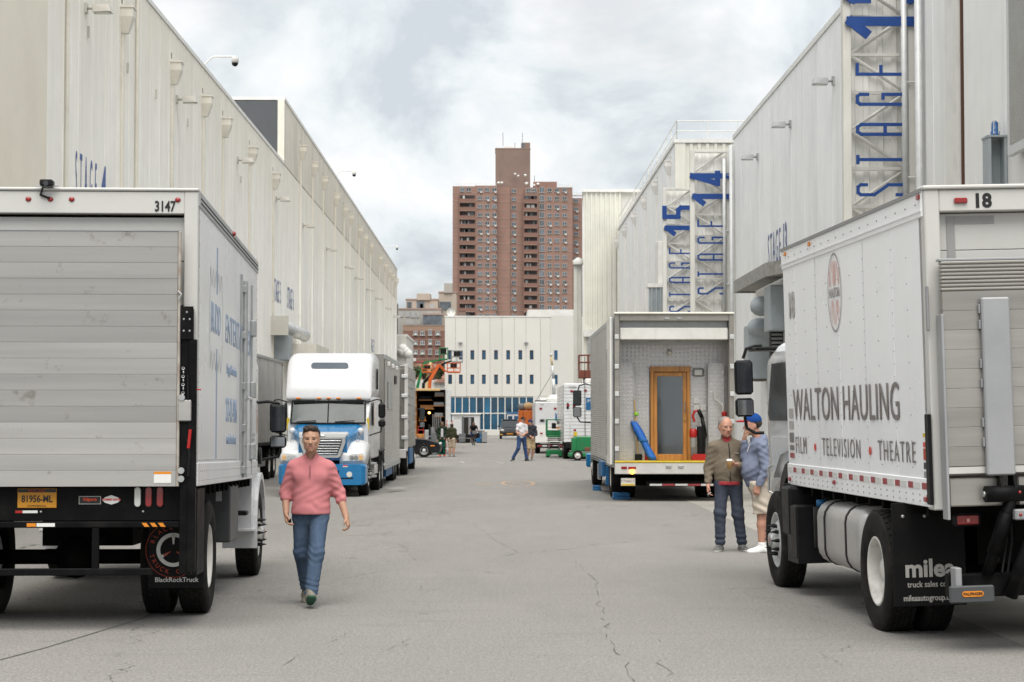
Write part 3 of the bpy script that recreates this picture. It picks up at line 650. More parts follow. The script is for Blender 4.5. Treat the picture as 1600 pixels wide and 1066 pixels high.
hn = holes.node_tree; vv = hn.nodes.new('ShaderNodeTexVoronoi'); vv.inputs['Scale'].default_value = 26; vv.inputs['Randomness'].default_value = 0; tcx = hn.nodes.new('ShaderNodeTexCoord'); hn.links.new(tcx.outputs['Object'], vv.inputs['Vector'])
rr = hn.nodes.new('ShaderNodeValToRGB'); rr.color_ramp.elements[0].position = .28; rr.color_ramp.elements[0].color = (.04,.04,.04,1); rr.color_ramp.elements[1].position = .34; rr.color_ramp.elements[1].color = (.36,.355,.33,1)
hn.links.new(vv.outputs['Distance'], rr.inputs[0]); hn.links.new(rr.outputs[0], hn.nodes['Principled BSDF'].inputs['Base Color'])
MB().box(-.008, -.002, .2, 4.8, .2, 6.8).build('sheet', holes, t)

# ================================================================== OFFICE BLOCK AT THE END OF THE STREET
bo = thing('office_building', 'white office block with narrow windows closing the end of the street', 'building', (0,216,0))
MB().box(-5.7, 6.1, .2, 30, -.2, 13.1).build('core_wall', joint, bo)
pw = (5.76+6.12)/9
me = MB().bbox(.012, pw-.012, 0, .2, 4.35, 13.3, c=.02).mesh('wall_panel'); me.materials.append(whiteb)
wz = ((8.5, 9.55), (5.75, 6.8))
wxs = [(u-775)*.072 for u in (703.3,720,738,756,775,794,813,830.7)]
# panels are cut round the window openings
def cut_panel(x0, x1, wins, z0, z1):
    k = MB(); cuts = sorted(wins)
    if not cuts: k.bbox(x0+.012, x1-.012, 0, .2, z0, z1, c=.015)
    else:
        a, b_ = cuts[0]
        k.box(x0+.012, a, 0, .2, z0, z1); k.box(b_, x1-.012, 0, .2, z0, z1)
        zs = [z0] + [q for w_ in sorted(wz) for q in w_] + [z1]
        for i in range(0, len(zs), 2): k.box(a, b_, 0, .2, zs[i], zs[i+1])
    return k
edges = [-5.76] + [(wxs[i]+wxs[i+1])/2 for i in range(7)] + [5.0, 6.12]
for i in range(9):
    wl = [(wxs[i]-.21, wxs[i]+.21)] if i < 8 else []
    cut_panel(edges[i], edges[i+1], wl, 4.35, 13.3).build('wall_panel', whiteb, bo)
def owin(parent, x, z0, z1, y=.13, hw=.21):
    f = MB(); f.box(x-hw, x+hw, y-.05, y, z0, z0+.06); f.box(x-hw, x+hw, y-.05, y, z1-.06, z1); f.box(x-hw, x-hw+.05, y-.05, y, z0+.06, z1-.06); f.box(x+hw-.05, x+hw, y-.05, y, z0+.06, z1-.06)
    o = f.build('window', blackp, parent); MB().box(x-hw+.01, x+hw-.01, y, y+.03, z0+.01, z1-.01).build('pane', bluegl2, o)
for x in wxs:
    for z0, z1 in wz: owin(bo, x, z0, z1)
MB().box(-5.8, 6.2, -.05, .25, 13.3, 13.42).build('roof_coping', trimw, bo)
MB().box(-5.76, -5.4, 0, .2, 0, 4.34).build('pier', whiteb, bo); MB().box(4.22, 6.12, 0, .2, 0, 4.34).build('pier', whiteb, bo); MB().box(-5.4, 4.22, -.1, .2, 0, .57).build('base_wall', whiteb, bo)
nb = 12; cw = (4.22+5.4)/nb
for i in range(nb):
    for z0, z1 in ((.57, 2.45), (2.45, 4.34)): MB().box(-5.4+cw*i+.05, -5.4+cw*(i+1)-.05, .14, .18, z0+.05, z1-.05).build('pane', bluegl, bo)
for i in range(nb+1): MB().box(-5.4+cw*i-.05, -5.4+cw*i+.05, .06, .2, .57, 4.34).build('mullion', railw, bo)
for z in (.57, 2.45, 4.28): MB().box(-5.4, 4.22, .085, .2, z-.05, z+.05).build('transom', railw, bo)
m = MB(); wing = part_empty('angled_wing', bo, (6.12, 0, 0), (0,0,R(35)))
MB().box(.02, 5.0, .02, .3, 0, 13.5).build('wing_wall', whiteb, wing)
for z0, z1 in wz: MB().box(.55, 1.0, -.02, .02, z0, z1).build('window', bluegl2, wing)
MB().box(3.6, 9.6, 3, 12, 13.3, 14.3).build('rooftop_unit', trimw, bo); MB().lathe([(0,.35),(.5,.35),(.6,.1)], (9.2, 3, 13.6), 'z', 10).build('roof_vent', trimw, bo)
MB().lathe([(0,.5),(.12,.4),(.18,0)], (-5.1, 1.2, 13.9), 'y', 16).build('satellite_dish', trimw, bo); MB().cyl((-5.1,1.4,13.3), (-5.1,1.4,14.1), .06).build('dish_mast', trimw, bo)
for x in (-4.0, 3.4): MB().box(x-.2, x+.2, -.3, 0, 10.35, 10.5).build('wall_lamp', lamp_g, bo)
# ================================================================== BRICK TOWER
TD = 640; S = TD/3000
tw = thing('brick_tower', 'tall red brick apartment tower rising behind the white office block', 'building', (0, TD, 0))
def X(u): return (u-775)*S
def Z(v): return CAMH + (655-v)*S
def winmesh(wd, ht, ac=False, div=1):
    k = MB(); k.m = 0; k.box(-wd/2, wd/2, -.12, .02, 0, ht); k.m = 1
    n = 2 if div else 1
    for i in range(n):
        a = -wd/2 + .1 + i*(wd-.08)/n; b_ = a + (wd-.08)/n - .12
        k.box(a, b_, -.16, -.11, .1, ht-.1)
    k.m = 0; k.box(-wd/2-.1, wd/2+.1, -.28, -.02, -.14, -.02)
    if ac: k.m = 2; k.box(.05, .75, -.55, -.12, -.55, -.1)
    me = k.mesh('window')
    for mm in (winframe, winglass, acm): me.materials.append(mm)
    return me
wm = [winmesh(1.55, 1.2), winmesh(1.55, 1.2, True), winmesh(1.6, 1.95)]
wings = [(707,742,0,290), (742,775,-.0,289), (775,797,2.2,290), (797,820,3.0,291), (820,843,1.4,291), (843,895,1.0,291), (895,912,8,304)]
y_of = {}
for i, (a, b_, dy_, v) in enumerate(wings):
    MB().box(X(a), X(b_), dy_+.013*i, 22+.05*i, 0, Z(v)).build('wall', towerbrick, tw)
    for f in range(17):
        z = Z(291.5+13.2*f+8.6)
        if z < 28: continue
        MB().box(X(a)-.03, X(b_)+.03, dy_+.013*i-.06, dy_+1, z-.10, z+.10).build('slab_edge', bandm, tw)
def dyat(u):
    for i, (a, b_, dy_, v) in enumerate(wings):
        if a <= u < b_: return dy_+.013*i
rs = random.Random(3)
for f in range(16):
    zb = Z(291.5+13.2*f+6.5)
    for u in (750, 761, 772.3, 803, 859, 870.6, 882.7, 902):
        if u == 902 and f == 0: continue
        o = obj('window', wm[1 if rs.random() < .45 else 0], (winframe, winglass, acm), tw, loc=(X(u), dyat(u), zb))
    obj('window', wm[2], (winframe, winglass, acm), tw, loc=(X(847), dyat(847), zb-.3))
    if f:
        for (a, b_) in ((717.5, 742), (818.5, 839.5)):
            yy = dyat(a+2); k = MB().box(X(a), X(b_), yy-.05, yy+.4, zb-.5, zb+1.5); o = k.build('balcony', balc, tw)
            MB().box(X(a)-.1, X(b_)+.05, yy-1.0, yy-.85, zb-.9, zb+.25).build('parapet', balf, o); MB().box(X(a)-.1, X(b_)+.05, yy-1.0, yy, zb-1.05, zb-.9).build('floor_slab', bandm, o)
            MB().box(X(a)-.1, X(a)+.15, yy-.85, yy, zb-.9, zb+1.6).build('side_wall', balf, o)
            for q in range(rs.randint(1, 3)):
                xx = rs.uniform(X(a)+.4, X(b_)-1.4); MB().box(xx, xx+rs.uniform(.5,1.2), yy-.1, yy-.06, zb+.1, zb+1.3).build('balcony_window', rs.choice((winframe, winglass, winglass, acm)), o)
    else:
        for u in (722, 732, 826, 835): obj('window', wm[0], (winframe, winglass, acm), tw, loc=(X(u), dyat(u), zb))
k = MB()
for (a, b_, v) in ((709, 775, 290), (872, 895, 291), (896, 911, 304)):
    n = 8
    for i in range(n+1): k.cyl((X(a+(b_-a)*i/n), .6, Z(v)), (X(a+(b_-a)*i/n), .6, Z(v)+1.1), .05, n=5)
    for q in (.55, 1.1): k.cyl((X(a), .6, Z(v)+q), (X(b_), .6, Z(v)+q), .05, n=5)
k.build('roof_railing', railw, tw)
MB().box(X(774), X(829), 4, 18, Z(292), Z(228)).build('penthouse', penthouse, tw); MB().box(X(773.5), X(829.5), 3.9, 18.1, Z(228), Z(227)).build('penthouse_coping', bandm, tw)
MB().box(X(815), X(829), 6, 12, Z(227), Z(217)).build('stair_head', penthouse, tw); MB().box(X(816), X(820), 5.9, 6, Z(225), Z(218)).build('stair_head_window', winglass, tw)
MB().box(X(834), X(871), 3, 14, Z(291), Z(281)).build('roof_house', towerbrick, tw)
MB().prism([(X(782), Z(227)), (X(790), Z(221)), (X(812), Z(225)), (X(812), Z(227))], 'y', 8, 14).build('skylight', railw, tw)
for u, v0, v1 in ((786, 222, 200), (817, 217, 200), (805, 226, 216), (836, 281, 268)): MB().cyl((X(u), 8, Z(v0)), (X(u), 8, Z(v1)), .09, n=5).build('antenna', graycab, tw)
for (u, v, r) in ((779, 283, 1.0), (784, 283, 1.0), (805, 269, .9), (810, 272, .8), (821, 271, 1.0), (823, 284, 1.2), (841, 285, 1.1), (835, 287, .9)): MB().ball((X(u), 2.6, Z(v)), r*.5, 8, 6, (1,.5,.8)).build('rooftop_dish', trimw, tw)
MB().box(X(700), X(728), -1.0, 12, 0, Z(487)).build('podium', penthouse, tw)
# ---- brick midrise and beige blocks, far left
md = thing('brick_midrise', 'dark red brick midrise with small windows left of the office block', 'building', (0, 330, 0)); S2 = .11
def X2(u): return (u-775)*S2
def Z2(v): return CAMH+(655-v)*S2
MB().box(X2(629.5), X2(700), 0, 14, 0, Z2(509)).build('wall', midbrick, md); MB().box(X2(629), X2(700), -.1, 14, Z2(509), Z2(508)).build('roof_coping', bandm, md)
MB().box(X2(629.5), X2(700), -.04, 0, Z2(517.5), Z2(509)).build('parapet_band', mat('tan_brick_band', (.27,.18,.13), .9), md)
mw = [winmesh(.78, .62), winmesh(.78, .62, False), winmesh(.62, .95)]
for r_, v in enumerate((523.5, 538.5, 553.5)):
    for j, u in enumerate((649, 660, 672, 684)):
        obj('window', mw[2 if j == 2 else 0], (winframe, winglass, acm), md, loc=(X2(u), 0, Z2(v)))
        if rs.random() < .6: MB().box(X2(u)-.2, X2(u)+.25, -.35, -.13, Z2(v)-.02, Z2(v)+.25).build('air_conditioner', acm, md)
    MB().box(X2(629.5), X2(700), -.05, .2, Z2(v+8), Z2(v+7.2)).build('slab_edge', bandm, md)
S3 = .16
def X3(u): return (u-775)*S3
def Z3(v): return CAMH+(655-v)*S3
def far_block(name, label, mm, u0, u1, v, y, wins, extra=()):
    b = thing(name, label, 'building', (0, 480, 0)); MB().box(X3(u0), X3(u1), y, y+10, 0, Z3(v)).build('wall', mm, b); MB().box(X3(u0)-.1, X3(u1)+.1, y-.15, y+10.1, Z3(v), Z3(v)+.35).build('roof_coping', bandm, b)
    for (wu, wv, ww, wh, m_) in wins:
        o = MB().box(X3(wu)-.1, X3(wu+ww)+.1, y-.12, y, Z3(wv+wh)-.1, Z3(wv)+.1).build('window', winframe, b); MB().box(X3(wu), X3(wu+ww), y-.16, y-.1, Z3(wv+wh), Z3(wv)).build('pane', m_, o)
    for (a, c, v0, v1, m_) in extra: MB().box(X3(a), X3(c), y-.5, y+6, Z3(v1), Z3(v0)).build('roof_house', m_, b)
far_block('apartment_block', 'beige apartment block with roof terrace beyond the brick midrise', beigeb, 634, 684, 469, 0, [(636,472,7,15,winglass), (651,471,12,16,winglass), (656,475,5,7,winframe), (671,476,8,7,winframe)], [(651,672.5,459,469,beigeb)])
far_block('apartment_block', 'lower grey beige block with pale windows in front of the terrace block', beigeg, 624, 690, 486, -6, [(626,491,5,6,winframe), (636,491,5,6,winframe), (644,490,6,8,winframe), (653,490,3,8,winframe), (669,490,8,6,winframe), (636,504,12,5,winframe), (653,505,5,4,winframe)])
far_block('apartment_block', 'beige block with glass corner and water tower beside the brick tower', beigeb, 684.5, 712, 456, 4, [(686,470,18,13,winglass)], [(693,706,441,456,beigeg)])
far_block('glass_block', 'dark glass roof storey above the brick midrise', winglass, 664, 693, 497, -14, [])
far_block('dark_block', 'narrow dark building edge beside the long cream facade', greyclad, 616, 625, 482, -20, [(621,486,2,50,winglass)])
# ---- low salmon brick building, trees and pale wall in front of it
lo = thing('low_brick_building', 'low salmon brick building behind the boom lifts', 'building', (0, 268, 0)); S4 = 268/3000
MB().box((625-775)*S4, (696-775)*S4, 0, 10, 0, CAMH+(655-566)*S4).build('wall', salmon, lo); MB().box((645-775)*S4, (690-775)*S4, -.2, 1, CAMH+(655-566)*S4, CAMH+(655-564.5)*S4).build('red_coping', mat('red_coping', (.35,.08,.06), .7), lo)
MB().box((641-775)*S4, (650-775)*S4, -.6, .4, CAMH+(655-565)*S4, CAMH+(655-560)*S4).build('air_conditioner', acm, lo)
pw_ = thing('boundary_wall', 'pale boundary wall below the trees behind the boom lifts', 'wall', (0, 236, 0)); S5 = 236/3000
MB().box((620-775)*S5, (697-775)*S5, 0, .5, 0, CAMH+(655-594)*S5).build('wall', trimw, pw_)
for i in range(9): MB().box((622+8.2*i-775)*S5, (622.6+8.2*i-775)*S5, -.1, 0, 0, CAMH+(655-594)*S5).build('pilaster', trimw, pw_)
MB().prism([((676-775)*S5, CAMH+(655-597)*S5), ((697-775)*S5, CAMH+(655-590)*S5), ((697-775)*S5, CAMH+(655-598)*S5)], 'y', -.4, -.1).build('brick_gable', salmon, pw_)
def leafy_tree(u, v, d, rx, rz, label, seed):
    p = at(u, v, d); t = thing('street_tree', label, 'tree', (p.x, d, 0), 0, 'trees behind the boom lifts'); rn = random.Random(seed)
    k = MB(); k.cyl((0,0,0), (.1,0,p.z-.4*rz), .16, .09, n=8)
    for i in range(5):
        a = i*1.26; k.cyl((.08,0,p.z-rz*.7), (rx*.6*math.cos(a), rx*.6*math.sin(a), p.z+rz*.2), .06, .02, n=6)
    k.build('trunk', barkm, t)
    k = MB()
    cl = [(rn.gauss(0,.45)*rx, rn.gauss(0,.4)*rx, p.z+rn.gauss(0,.42)*rz) for _ in range(26)]
    for c in cl:
        for _ in range(60):
            q = Vector((c[0]+rn.gauss(0,.16)*rx, c[1]+rn.gauss(0,.16)*rx, c[2]+rn.gauss(0,.18)*rz)); s_ = rn.uniform(.06,.13)
            a = Vector((rn.gauss(0,1), rn.gauss(0,1), rn.gauss(0,1))).normalized()*s_; b_ = a.orthogonal().normalized()*s_*.6
            k.add([q-a, q+b_, q+a, q-b_], [(0,1,2,3)])
    k.build('crown', leafm, t)
for i, (u, v, rx, rz, lb) in enumerate(((646,582,.8,.9,'leftmost small green tree behind the boom lifts'), (660,580,1.0,.95,'small green tree second from left behind the boom lifts'), (675,582,.9,.9,'small green tree third from left behind the boom lifts'), (688,580,.8,1.0,'small green tree nearest the white office block'))):
    leafy_tree(u, v, 240, rx, rz, lb, i)
# ================================================================== VEHICLES
def rr(xc, hw, z0, z1, r, y, n=4):
    """rounded rectangle ring in the plane y"""
    r = min(r, hw*.98, (z1-z0)*.49); p = []
    for (cx_, cz_, a0) in ((xc+hw-r, z0+r, -90), (xc+hw-r, z1-r, 0), (xc-hw+r, z1-r, 90), (xc-hw+r, z0+r, 180)):
        for i in range(n+1):
            a = R(a0+90*i/n); p.append((cx_+r*math.cos(a), y, cz_+r*math.sin(a)))
    return p
_tyres = {}
def wheel(parent, c, side, D=1.04, W=.27, style='rear', lod=0, rim_m=None, tread=False):
    """axis along x; side=+1: outer face looks to +x"""
    key = (side, D, W, style, lod, tread, rim_m)
    if key in _tyres: return inst(_tyres[key], parent, c)
    w_ = part_empty('wheel', parent, c); s = side; n = 20 if lod else 44; rim_m = rim_m or rimw
    h = W/2
    pr = [(-.80*h,.285*D), (-.97*h,.34*D), (-h,.40*D), (-.96*h,.455*D), (-.84*h,.487*D), (-.78*h,.494*D), (.78*h,.494*D), (.84*h,.487*D), (.96*h,.455*D), (h,.40*D), (.97*h,.34*D), (.80*h,.285*D)]
    MB().lathe([(a*s, r) for a, r in pr], (0,0,0), 'x', n).build('tyre', rubber, w_)
    if tread:
        k = MB(); rows = 5; cnt = 46
        for j in range(rows):
            a0 = -.8*h + 1.6*h*j/rows; a1 = a0+1.6*h/rows-.010
            for i in range(cnt):
                t0 = 2*math.pi*(i+.5*(j % 2))/cnt; t1 = t0 + 2*math.pi/cnt*.80; ps = []
                sk = .25*2*math.pi/cnt
                for rr_ in (.488*D, .503*D):
                    for (aa, tt) in ((a0, t0), (a1, t0+sk), (a1, t1+sk), (a0, t1)): ps.append((aa*s, rr_*math.cos(tt), rr_*math.sin(tt)))
                k.add(ps, [(0,3,2,1),(4,5,6,7),(0,1,5,4),(1,2,6,5),(2,3,7,6),(3,0,4,7)])
        k.build('tread', rubber, w_, 'stuff')
    if style == 'rear':      # deep dish of a dual wheel
        rp = [(.80*h,.287*D), (.86*h,.275*D), (.80*h,.262*D), (.1*h,.25*D), (-.35*h,.235*D), (-.5*h,.19*D), (-.45*h,.15*D), (-.45*h,.12*D), (.3*h,.11*D), (.45*h,.08*D), (.45*h,0)]
    else:
        rp = [(.80*h,.287*D), (.86*h,.275*D), (.78*h,.262*D), (.45*h,.25*D), (.30*h,.235*D), (.62*h,.20*D), (.82*h,.165*D), (.80*h,.12*D), (1.15*h,.105*D), (1.25*h,.06*D), (1.25*h,0)]
    MB().lathe([(a*s, r) for a, r in rp], (0,0,0), 'x', n).build('rim', rim_m, w_)
    MB().lathe([(-.82*h*s,.287*D), (-.3*h*s,.25*D), (-.3*h*s,.02)], (0,0,0), 'x', 20).build('rim_back', chassis, w_)
    if not lod:
        k = MB(); q = 10; rb = .15*D
        for i in range(q):
            a = 2*math.pi*i/q; y_, z_ = rb*math.cos(a), rb*math.sin(a)
            if style == 'front':
                k.cyl((.78*h*s, y_, z_), (1.1*h*s, y_, z_), .020, n=8); k.cyl((1.1*h*s, y_, z_), (1.55*h*s, y_, z_), .017, .003, n=8)
            else: k.cyl((-.46*h*s, y_, z_), (-.1*h*s, y_, z_), .018, n=6)
        k.build('lug_nuts', blackp if style == 'front' else rimw, w_, 'stuff')
        if style == 'front':
            MB().lathe([(1.24*h*s,.075), (1.4*h*s,.07), (1.4*h*s,0)], (0,0,0), 'x', 16).build('hub_cap', galv, w_); MB().cyl((1.4*h*s,0,0), (1.42*h*s,0,0), .035, n=12).build('hub_badge', redl, w_)
            k = MB()
        else:
            k = MB()
            for i in range(5):
                a = 2*math.pi*(i+.5)/5; k.cyl((-.42*h*s, .205*D*math.cos(a), .205*D*math.sin(a)), (-.36*h*s, .205*D*math.cos(a), .205*D*math.sin(a)), .03, n=10)
            k.build('hand_holes', blackp, w_, 'stuff')
    _tyres[key] = w_
    return w_
def rivets(name, pts, axis, r, m, parent):
    k = MB()
    for p in pts:
        q = list(p); q[axis[0]] += axis[1]*.006
        k.cyl(p, q, r, r*.5, n=6)
    return k.build(name, m, parent, 'stuff')
def strip(k, a, b, wd, nrm):
    """thin flat strip from a to b lying in the plane with normal nrm"""
    a, b = Vector(a), Vector(b); n = (b-a).cross(Vector(nrm)).normalized()*wd/2
    k.add([a-n, a+n, b+n, b-n], [(0,1,2,3)])
def ring(k, c, rx, rz, wd, plane, n=40, y=0):
    for i in range(n):
        t0, t1 = 2*math.pi*i/n, 2*math.pi*(i+1)/n; q = []
        for t, dr in ((t0, 0), (t1, 0), (t1, wd), (t0, wd)):
            a, b_ = (rx-dr)*math.cos(t), (rz-dr)*math.sin(t)
            q.append((c[0]+a, c[1], c[2]+b_) if plane == 'xz' else (c[0], c[1]+a, c[2]+b_))
        k.add(q, [(0,1,2,3)])
def mirror(parent, arm_pts, x, y, z0, z1, hw=.12, facing=-1, glass=True, split=.68):
    """truck mirror: arm tube, housing, tall and wide-angle glass; glass looks along facing*y"""
    o = MB().bbox(x-hw, x+hw, y-.05, y+.05, z0+(z1-z0)*(1-split)+.02, z1, c=.03).build('mirror', blackp, parent)
    MB().tube(arm_pts, .018, 8).build('mirror_arm', blackp, o)
    MB().bbox(x-hw, x+hw, y-.05, y+.05, z0, z0+(z1-z0)*(1-split)-.02, c=.03).build('wide_angle_housing', blackp, o)
    if glass:
        f = facing; ya, yb = y+f*.05, y+f*.056
        MB().bbox(x-hw+.02, x+hw-.02, min(ya,yb), max(ya,yb), z0+.02, z0+(z1-z0)*(1-split)-.04, c=.002).build('wide_angle_glass', mirrg, o)
        MB().bbox(x-hw+.02, x+hw-.02, min(ya,yb), max(ya,yb), z0+(z1-z0)*(1-split)+.04, z1-.02, c=.002).build('mirror_glass', glassd, o)
    return o

# ---------------------------------------------------------------- left box truck (number 3147), seen from behind
th = R(2.4); ox, oy = -2.57-1.27*math.cos(th), 16.5-1.27*math.sin(th)
T = thing('box_truck', 'silver box truck 3147 with aluminium tail lift, nearest on the left', 'truck', (ox, oy, .03), (R(-1.05), 0, th))
W_, BL, ZB, ZT = 1.27, 6.2, 1.195, 3.736
bx_ = part_empty('cargo_box', T)
m = MB(); m.box(-W_+.02, W_-.02, .1, BL, ZB+.02, ZB+.12); m.box(-W_+.02, W_-.02, BL-.06, BL, ZB+.12, ZT-.02); m.build('floor_and_bulkhead', chassis, bx_)
MB().bbox(-W_+.01, W_-.01, .06, BL, ZT-.03, ZT, c=.015).build('roof', whitef, bx_)
for s in (-1, 1):
    ye = [0.08, 4.02, 5.42, BL]
    for i in range(3):
        a, b_ = ye[i]+.006, ye[i+1]-.006
        MB().box(min(s*(W_-.03), s*W_), max(s*(W_-.03), s*W_), a, b_, ZB+.18, ZT-.12).build('side_panel', silvbox, bx_)
    MB().bbox(min(s*(W_-.03), s*(W_+.012)), max(s*(W_-.03), s*(W_+.012)), .0, BL+.01, ZT-.13, ZT+.012, c=.008).build('top_rail', galv, bx_)
    MB().bbox(min(s*(W_-.03), s*(W_+.014)), max(s*(W_-.03), s*(W_+.014)), .0, BL+.005, ZB-.0, ZB+.2, c=.006).build('bottom_rail', silvbox, bx_)
    rivets('rivets', [(s*(W_+.012), .1+.062*i, ZT-.05) for i in range(98)] + [(s*(W_+.012), .1+.062*i, ZT-.09) for i in range(98)], (0, s), .010, blackp, bx_)
    rivets('rivets', [(s*(W_+.014), .1+.16*i, ZB+.05) for i in range(39)] + [(s*(W_+.014), .18+.16*i, ZB+.13) for i in range(38)] + [(s*W_, .1, ZB+.3+.2*i) for i in range(12)] + [(s*W_, BL-.06, ZB+.3+.12*i) for i in range(20)] + [(s*W_, .12+.06*i, ZB+.225) for i in range(62)], (0, s), .009, galv, bx_)
# rear frame, header lamps, roll door
fr = MB(); fr.bbox(-W_, -W_+.12, -.02, .12, ZB, ZT-.002, c=.008); fr.bbox(W_-.12, W_, -.02, .12, ZB, ZT-.002, c=.008); fr.bbox(-W_+.12, W_-.12, -.018, .12, ZT-.195, ZT-.004, c=.006); fr.build('rear_frame', whitef, bx_)
MB().bbox(-W_-.005, W_+.005, -.035, .15, ZT, ZT+.028, c=.01).build('drip_rail', whitef, bx_)
for i in range(6): MB().bbox(-W_+.125, W_-.125, .06, .10, ZB+.02+.385*i, ZB+.02+.385*(i+1)-.008, c=.004).build('roll_door_panel', whitef, bx_)
for u in (44, 78, 111, 276):
    x = (u-308)*.0055+W_; MB().ball((x, -.02, ZT-.075), .022, 10, 6, (1.2,.6,1)).build('marker_lamp', redl, bx_)
text('3147', .125, txt_k, bx_, (W_-.285, -.0215, ZT-.135), FACE_CAM, sx=.72, bold=.003, name='fleet_number')
t_ = part_empty('reversing_camera', T); x = (74-308)*.0055+W_
MB().bbox(x-.055, x+.055, -.12, .0, ZT+.03, ZT+.085, c=.01).build('housing', blackp, t_); MB().box(x-.1, x+.1, -.06, -.05, ZT+.026, ZT+.04).build('mounting_plate', galv, t_); MB().cyl((x, -.125, ZT+.05), (x, -.119, ZT+.05), .022).build('lens', glassd, t_)
MB().tube([(x-.04,-.03,ZT+.03), (x-.06,-.035,ZT-.04), (x+.02,-.03,ZT-.07)], .009, 6).build('cable', blackp, t_)
# tail lift platform, folded upright
lift = part_empty('tail_lift', T); npk = 16; z0, z1 = ZB+.0, 3.375; ph = (z1-z0)/npk
for i in range(npk):
    MB().bbox(-1.13, 1.115, -.145, -.10, z0+ph*i+.0006, z0+ph*(i+1)-.0006, c=.0022).build('plank', alu, lift)
MB().bbox(1.117, 1.14, -.152, -.095, z0, z1, c=.004).build('edge_strip', mat('scuffed_edge_strip', (.36,.33,.29), .6, .2, var=.3, scale=5, dirt=(.22,.12,.06), dirt_amt=.7, dirt_scale=6), lift)
MB().box(-1.13, 1.13, -.15, -.098, z1, z1+.012).build('top_strip', alup, lift)
MB().box(.93, 1.075, -.148, -.1455, ZB+.03, ZB+.125).build('warning_sticker', txt_w, lift); MB().box(.93, 1.075, -.1485, -.146, ZB+.105, ZB+.126).build('sticker_header', tapeo, lift)
col_m = MB(); col_m.bbox(W_-.125, W_-.025, -.13, -.03, .45, 2.72, c=.006); col_m.bbox(W_-.06, W_+.01, -.145, -.07, .47, 2.45, c=.006); col_m.build('lift_column', blacks, lift)
m = MB(); m.box(W_-.13, W_-.02, -.15, -.135, 2.45, 2.73); m.build('column_head', blacks, lift)
rivets('bolts', [(W_-.10,-.15,2.52),(W_-.05,-.15,2.52),(W_-.10,-.15,2.62),(W_-.05,-.15,2.62),(W_-.075,-.15,2.68)], (1,-1), .010, galv, lift)
m = MB()
for i in range(9): m.lathe([(-.004,.014),(.004,.014),(.004,.008),(-.004,.008),(-.004,.014)], (W_-.1+.004*(i % 2), -.16, 2.2-.035*i), 'x' if i % 2 else 'y', 8)
m.build('chain', galv, lift, 'stuff')
MB().bbox(W_-.14, W_-.03, -.17, -.13, 1.75, 1.93, c=.008).build('latch_plate', alu, lift)
m = MB().tube([(W_-.06,-.16,2.15), (W_-.055,-.16,1.9)], .008, 6); m.tube([(W_-.06,-.15,1.60), (W_-.04,-.155,1.45), (W_-.05,-.15,1.28)], .014, 6); m.build('cable', blackp, lift)
MB().cyl((W_-.035,-.16,1.68), (W_-.05,-.16,1.52), .014, n=8).build('release_handle', redp, lift)
MB().cyl((W_-.02,-.12,2.02), (W_+.05,-.12,2.02), .006, n=6).build('safety_pin', redp, lift)
for z in (1.95, 1.33, 1.26): MB().cyl((W_-.11,-.15,z), (W_-.11,-.175,z), .028, n=12).build('roller', galv, lift)
MB().tube([(1.12,-.16,2.86), (1.15,-.17,2.83), (1.13,-.17,2.79)], .008, 6).build('hook', galv, lift)
# bumper, plate and lamps
bp_ = part_empty('rear_bumper', T)
MB().bbox(-1.16, W_-.13, -.02, .03, .90, ZB-.002, c=.006).build('lamp_panel', blacks, bp_)
MB().bbox(-1.16, W_-.13, -.06, .03, .845, .897, c=.008).build('upper_bar', blacks, bp_); MB().bbox(-1.16, W_-.36, -.06, .0, .44, .50, c=.008).build('step_bar', blacks, bp_)
for u in (0, 155): x = (u-308)*.0055+W_; MB().bbox(x-.03, x+.03, -.055, -.01, .50, .845, c=.005).build('step_post', blacks, bp_)
def bx2(u): return (u-308)*.0055+W_
def bz2(v): return 1.8+(655-v)*.0055
pl = MB().bbox(bx2(34), bx2(94), -.030, -.024, bz2(798), bz2(768), c=.003).build('licence_plate', plate_y, T)
MB().box(bx2(34)+.004, bx2(94)-.004, -.0315, -.0305, bz2(774), bz2(769)).build('plate_header', txt_k, pl)
text('81956-ML', .082, txt_k, pl, (bx2(64), -.032, bz2(784.5)), FACE_CAM, sx=.78, bold=.0015, name='plate_number'); text('NEW YORK', .028, txt_o, pl, (bx2(64), -.033, bz2(771.5)), FACE_CAM, name='plate_state'); text('COMMERCIAL', .022, txt_k, pl, (bx2(64), -.032, bz2(795)), FACE_CAM, name='plate_class', space=1.2)
k = part_empty('stickers', T)
MB().box(bx2(128), bx2(162), -.026, -.022, bz2(792.5), bz2(780)).build('dealer_sticker', txt_gl, k); MB().box(bx2(129), bx2(161), -.028, -.0265, bz2(791.5), bz2(781)).build('dealer_sticker_field', txt_k, k); text('Valparts', .036, txt_o, k, (bx2(145), -.0295, bz2(785)), FACE_CAM, bold=.002, name='sticker_lettering')
hx = [(bx2(164), bz2(786)), (bx2(168), bz2(782)), (bx2(178), bz2(778.5)), (bx2(188), bz2(782)), (bx2(192), bz2(786)), (bx2(188), bz2(790)), (bx2(178), bz2(793)), (bx2(168), bz2(790))]
MB().prism(hx, 'y', -.027, -.022).build('lift_maker_sticker', txt_w, k); text('TOMMY GATE', .024, txt_r, k, (bx2(178), -.0285, bz2(785.5)), FACE_CAM, bold=.001, name='sticker_lettering')
MB().box(bx2(31), bx2(65), -.026, -.022, bz2(806), bz2(802)).build('warning_strip', txt_w, k); MB().box(bx2(31), bx2(42), -.028, -.0265, bz2(806), bz2(802)).build('warning_strip_end', redp, k)
MB().box(bx2(50), bx2(64), -.064, -.0605, .855, .885).build('amber_strip', tapeo, k); MB().box(bx2(65), bx2(93), -.064, -.0605, .855, .885).build('white_strip', txt_w, k)
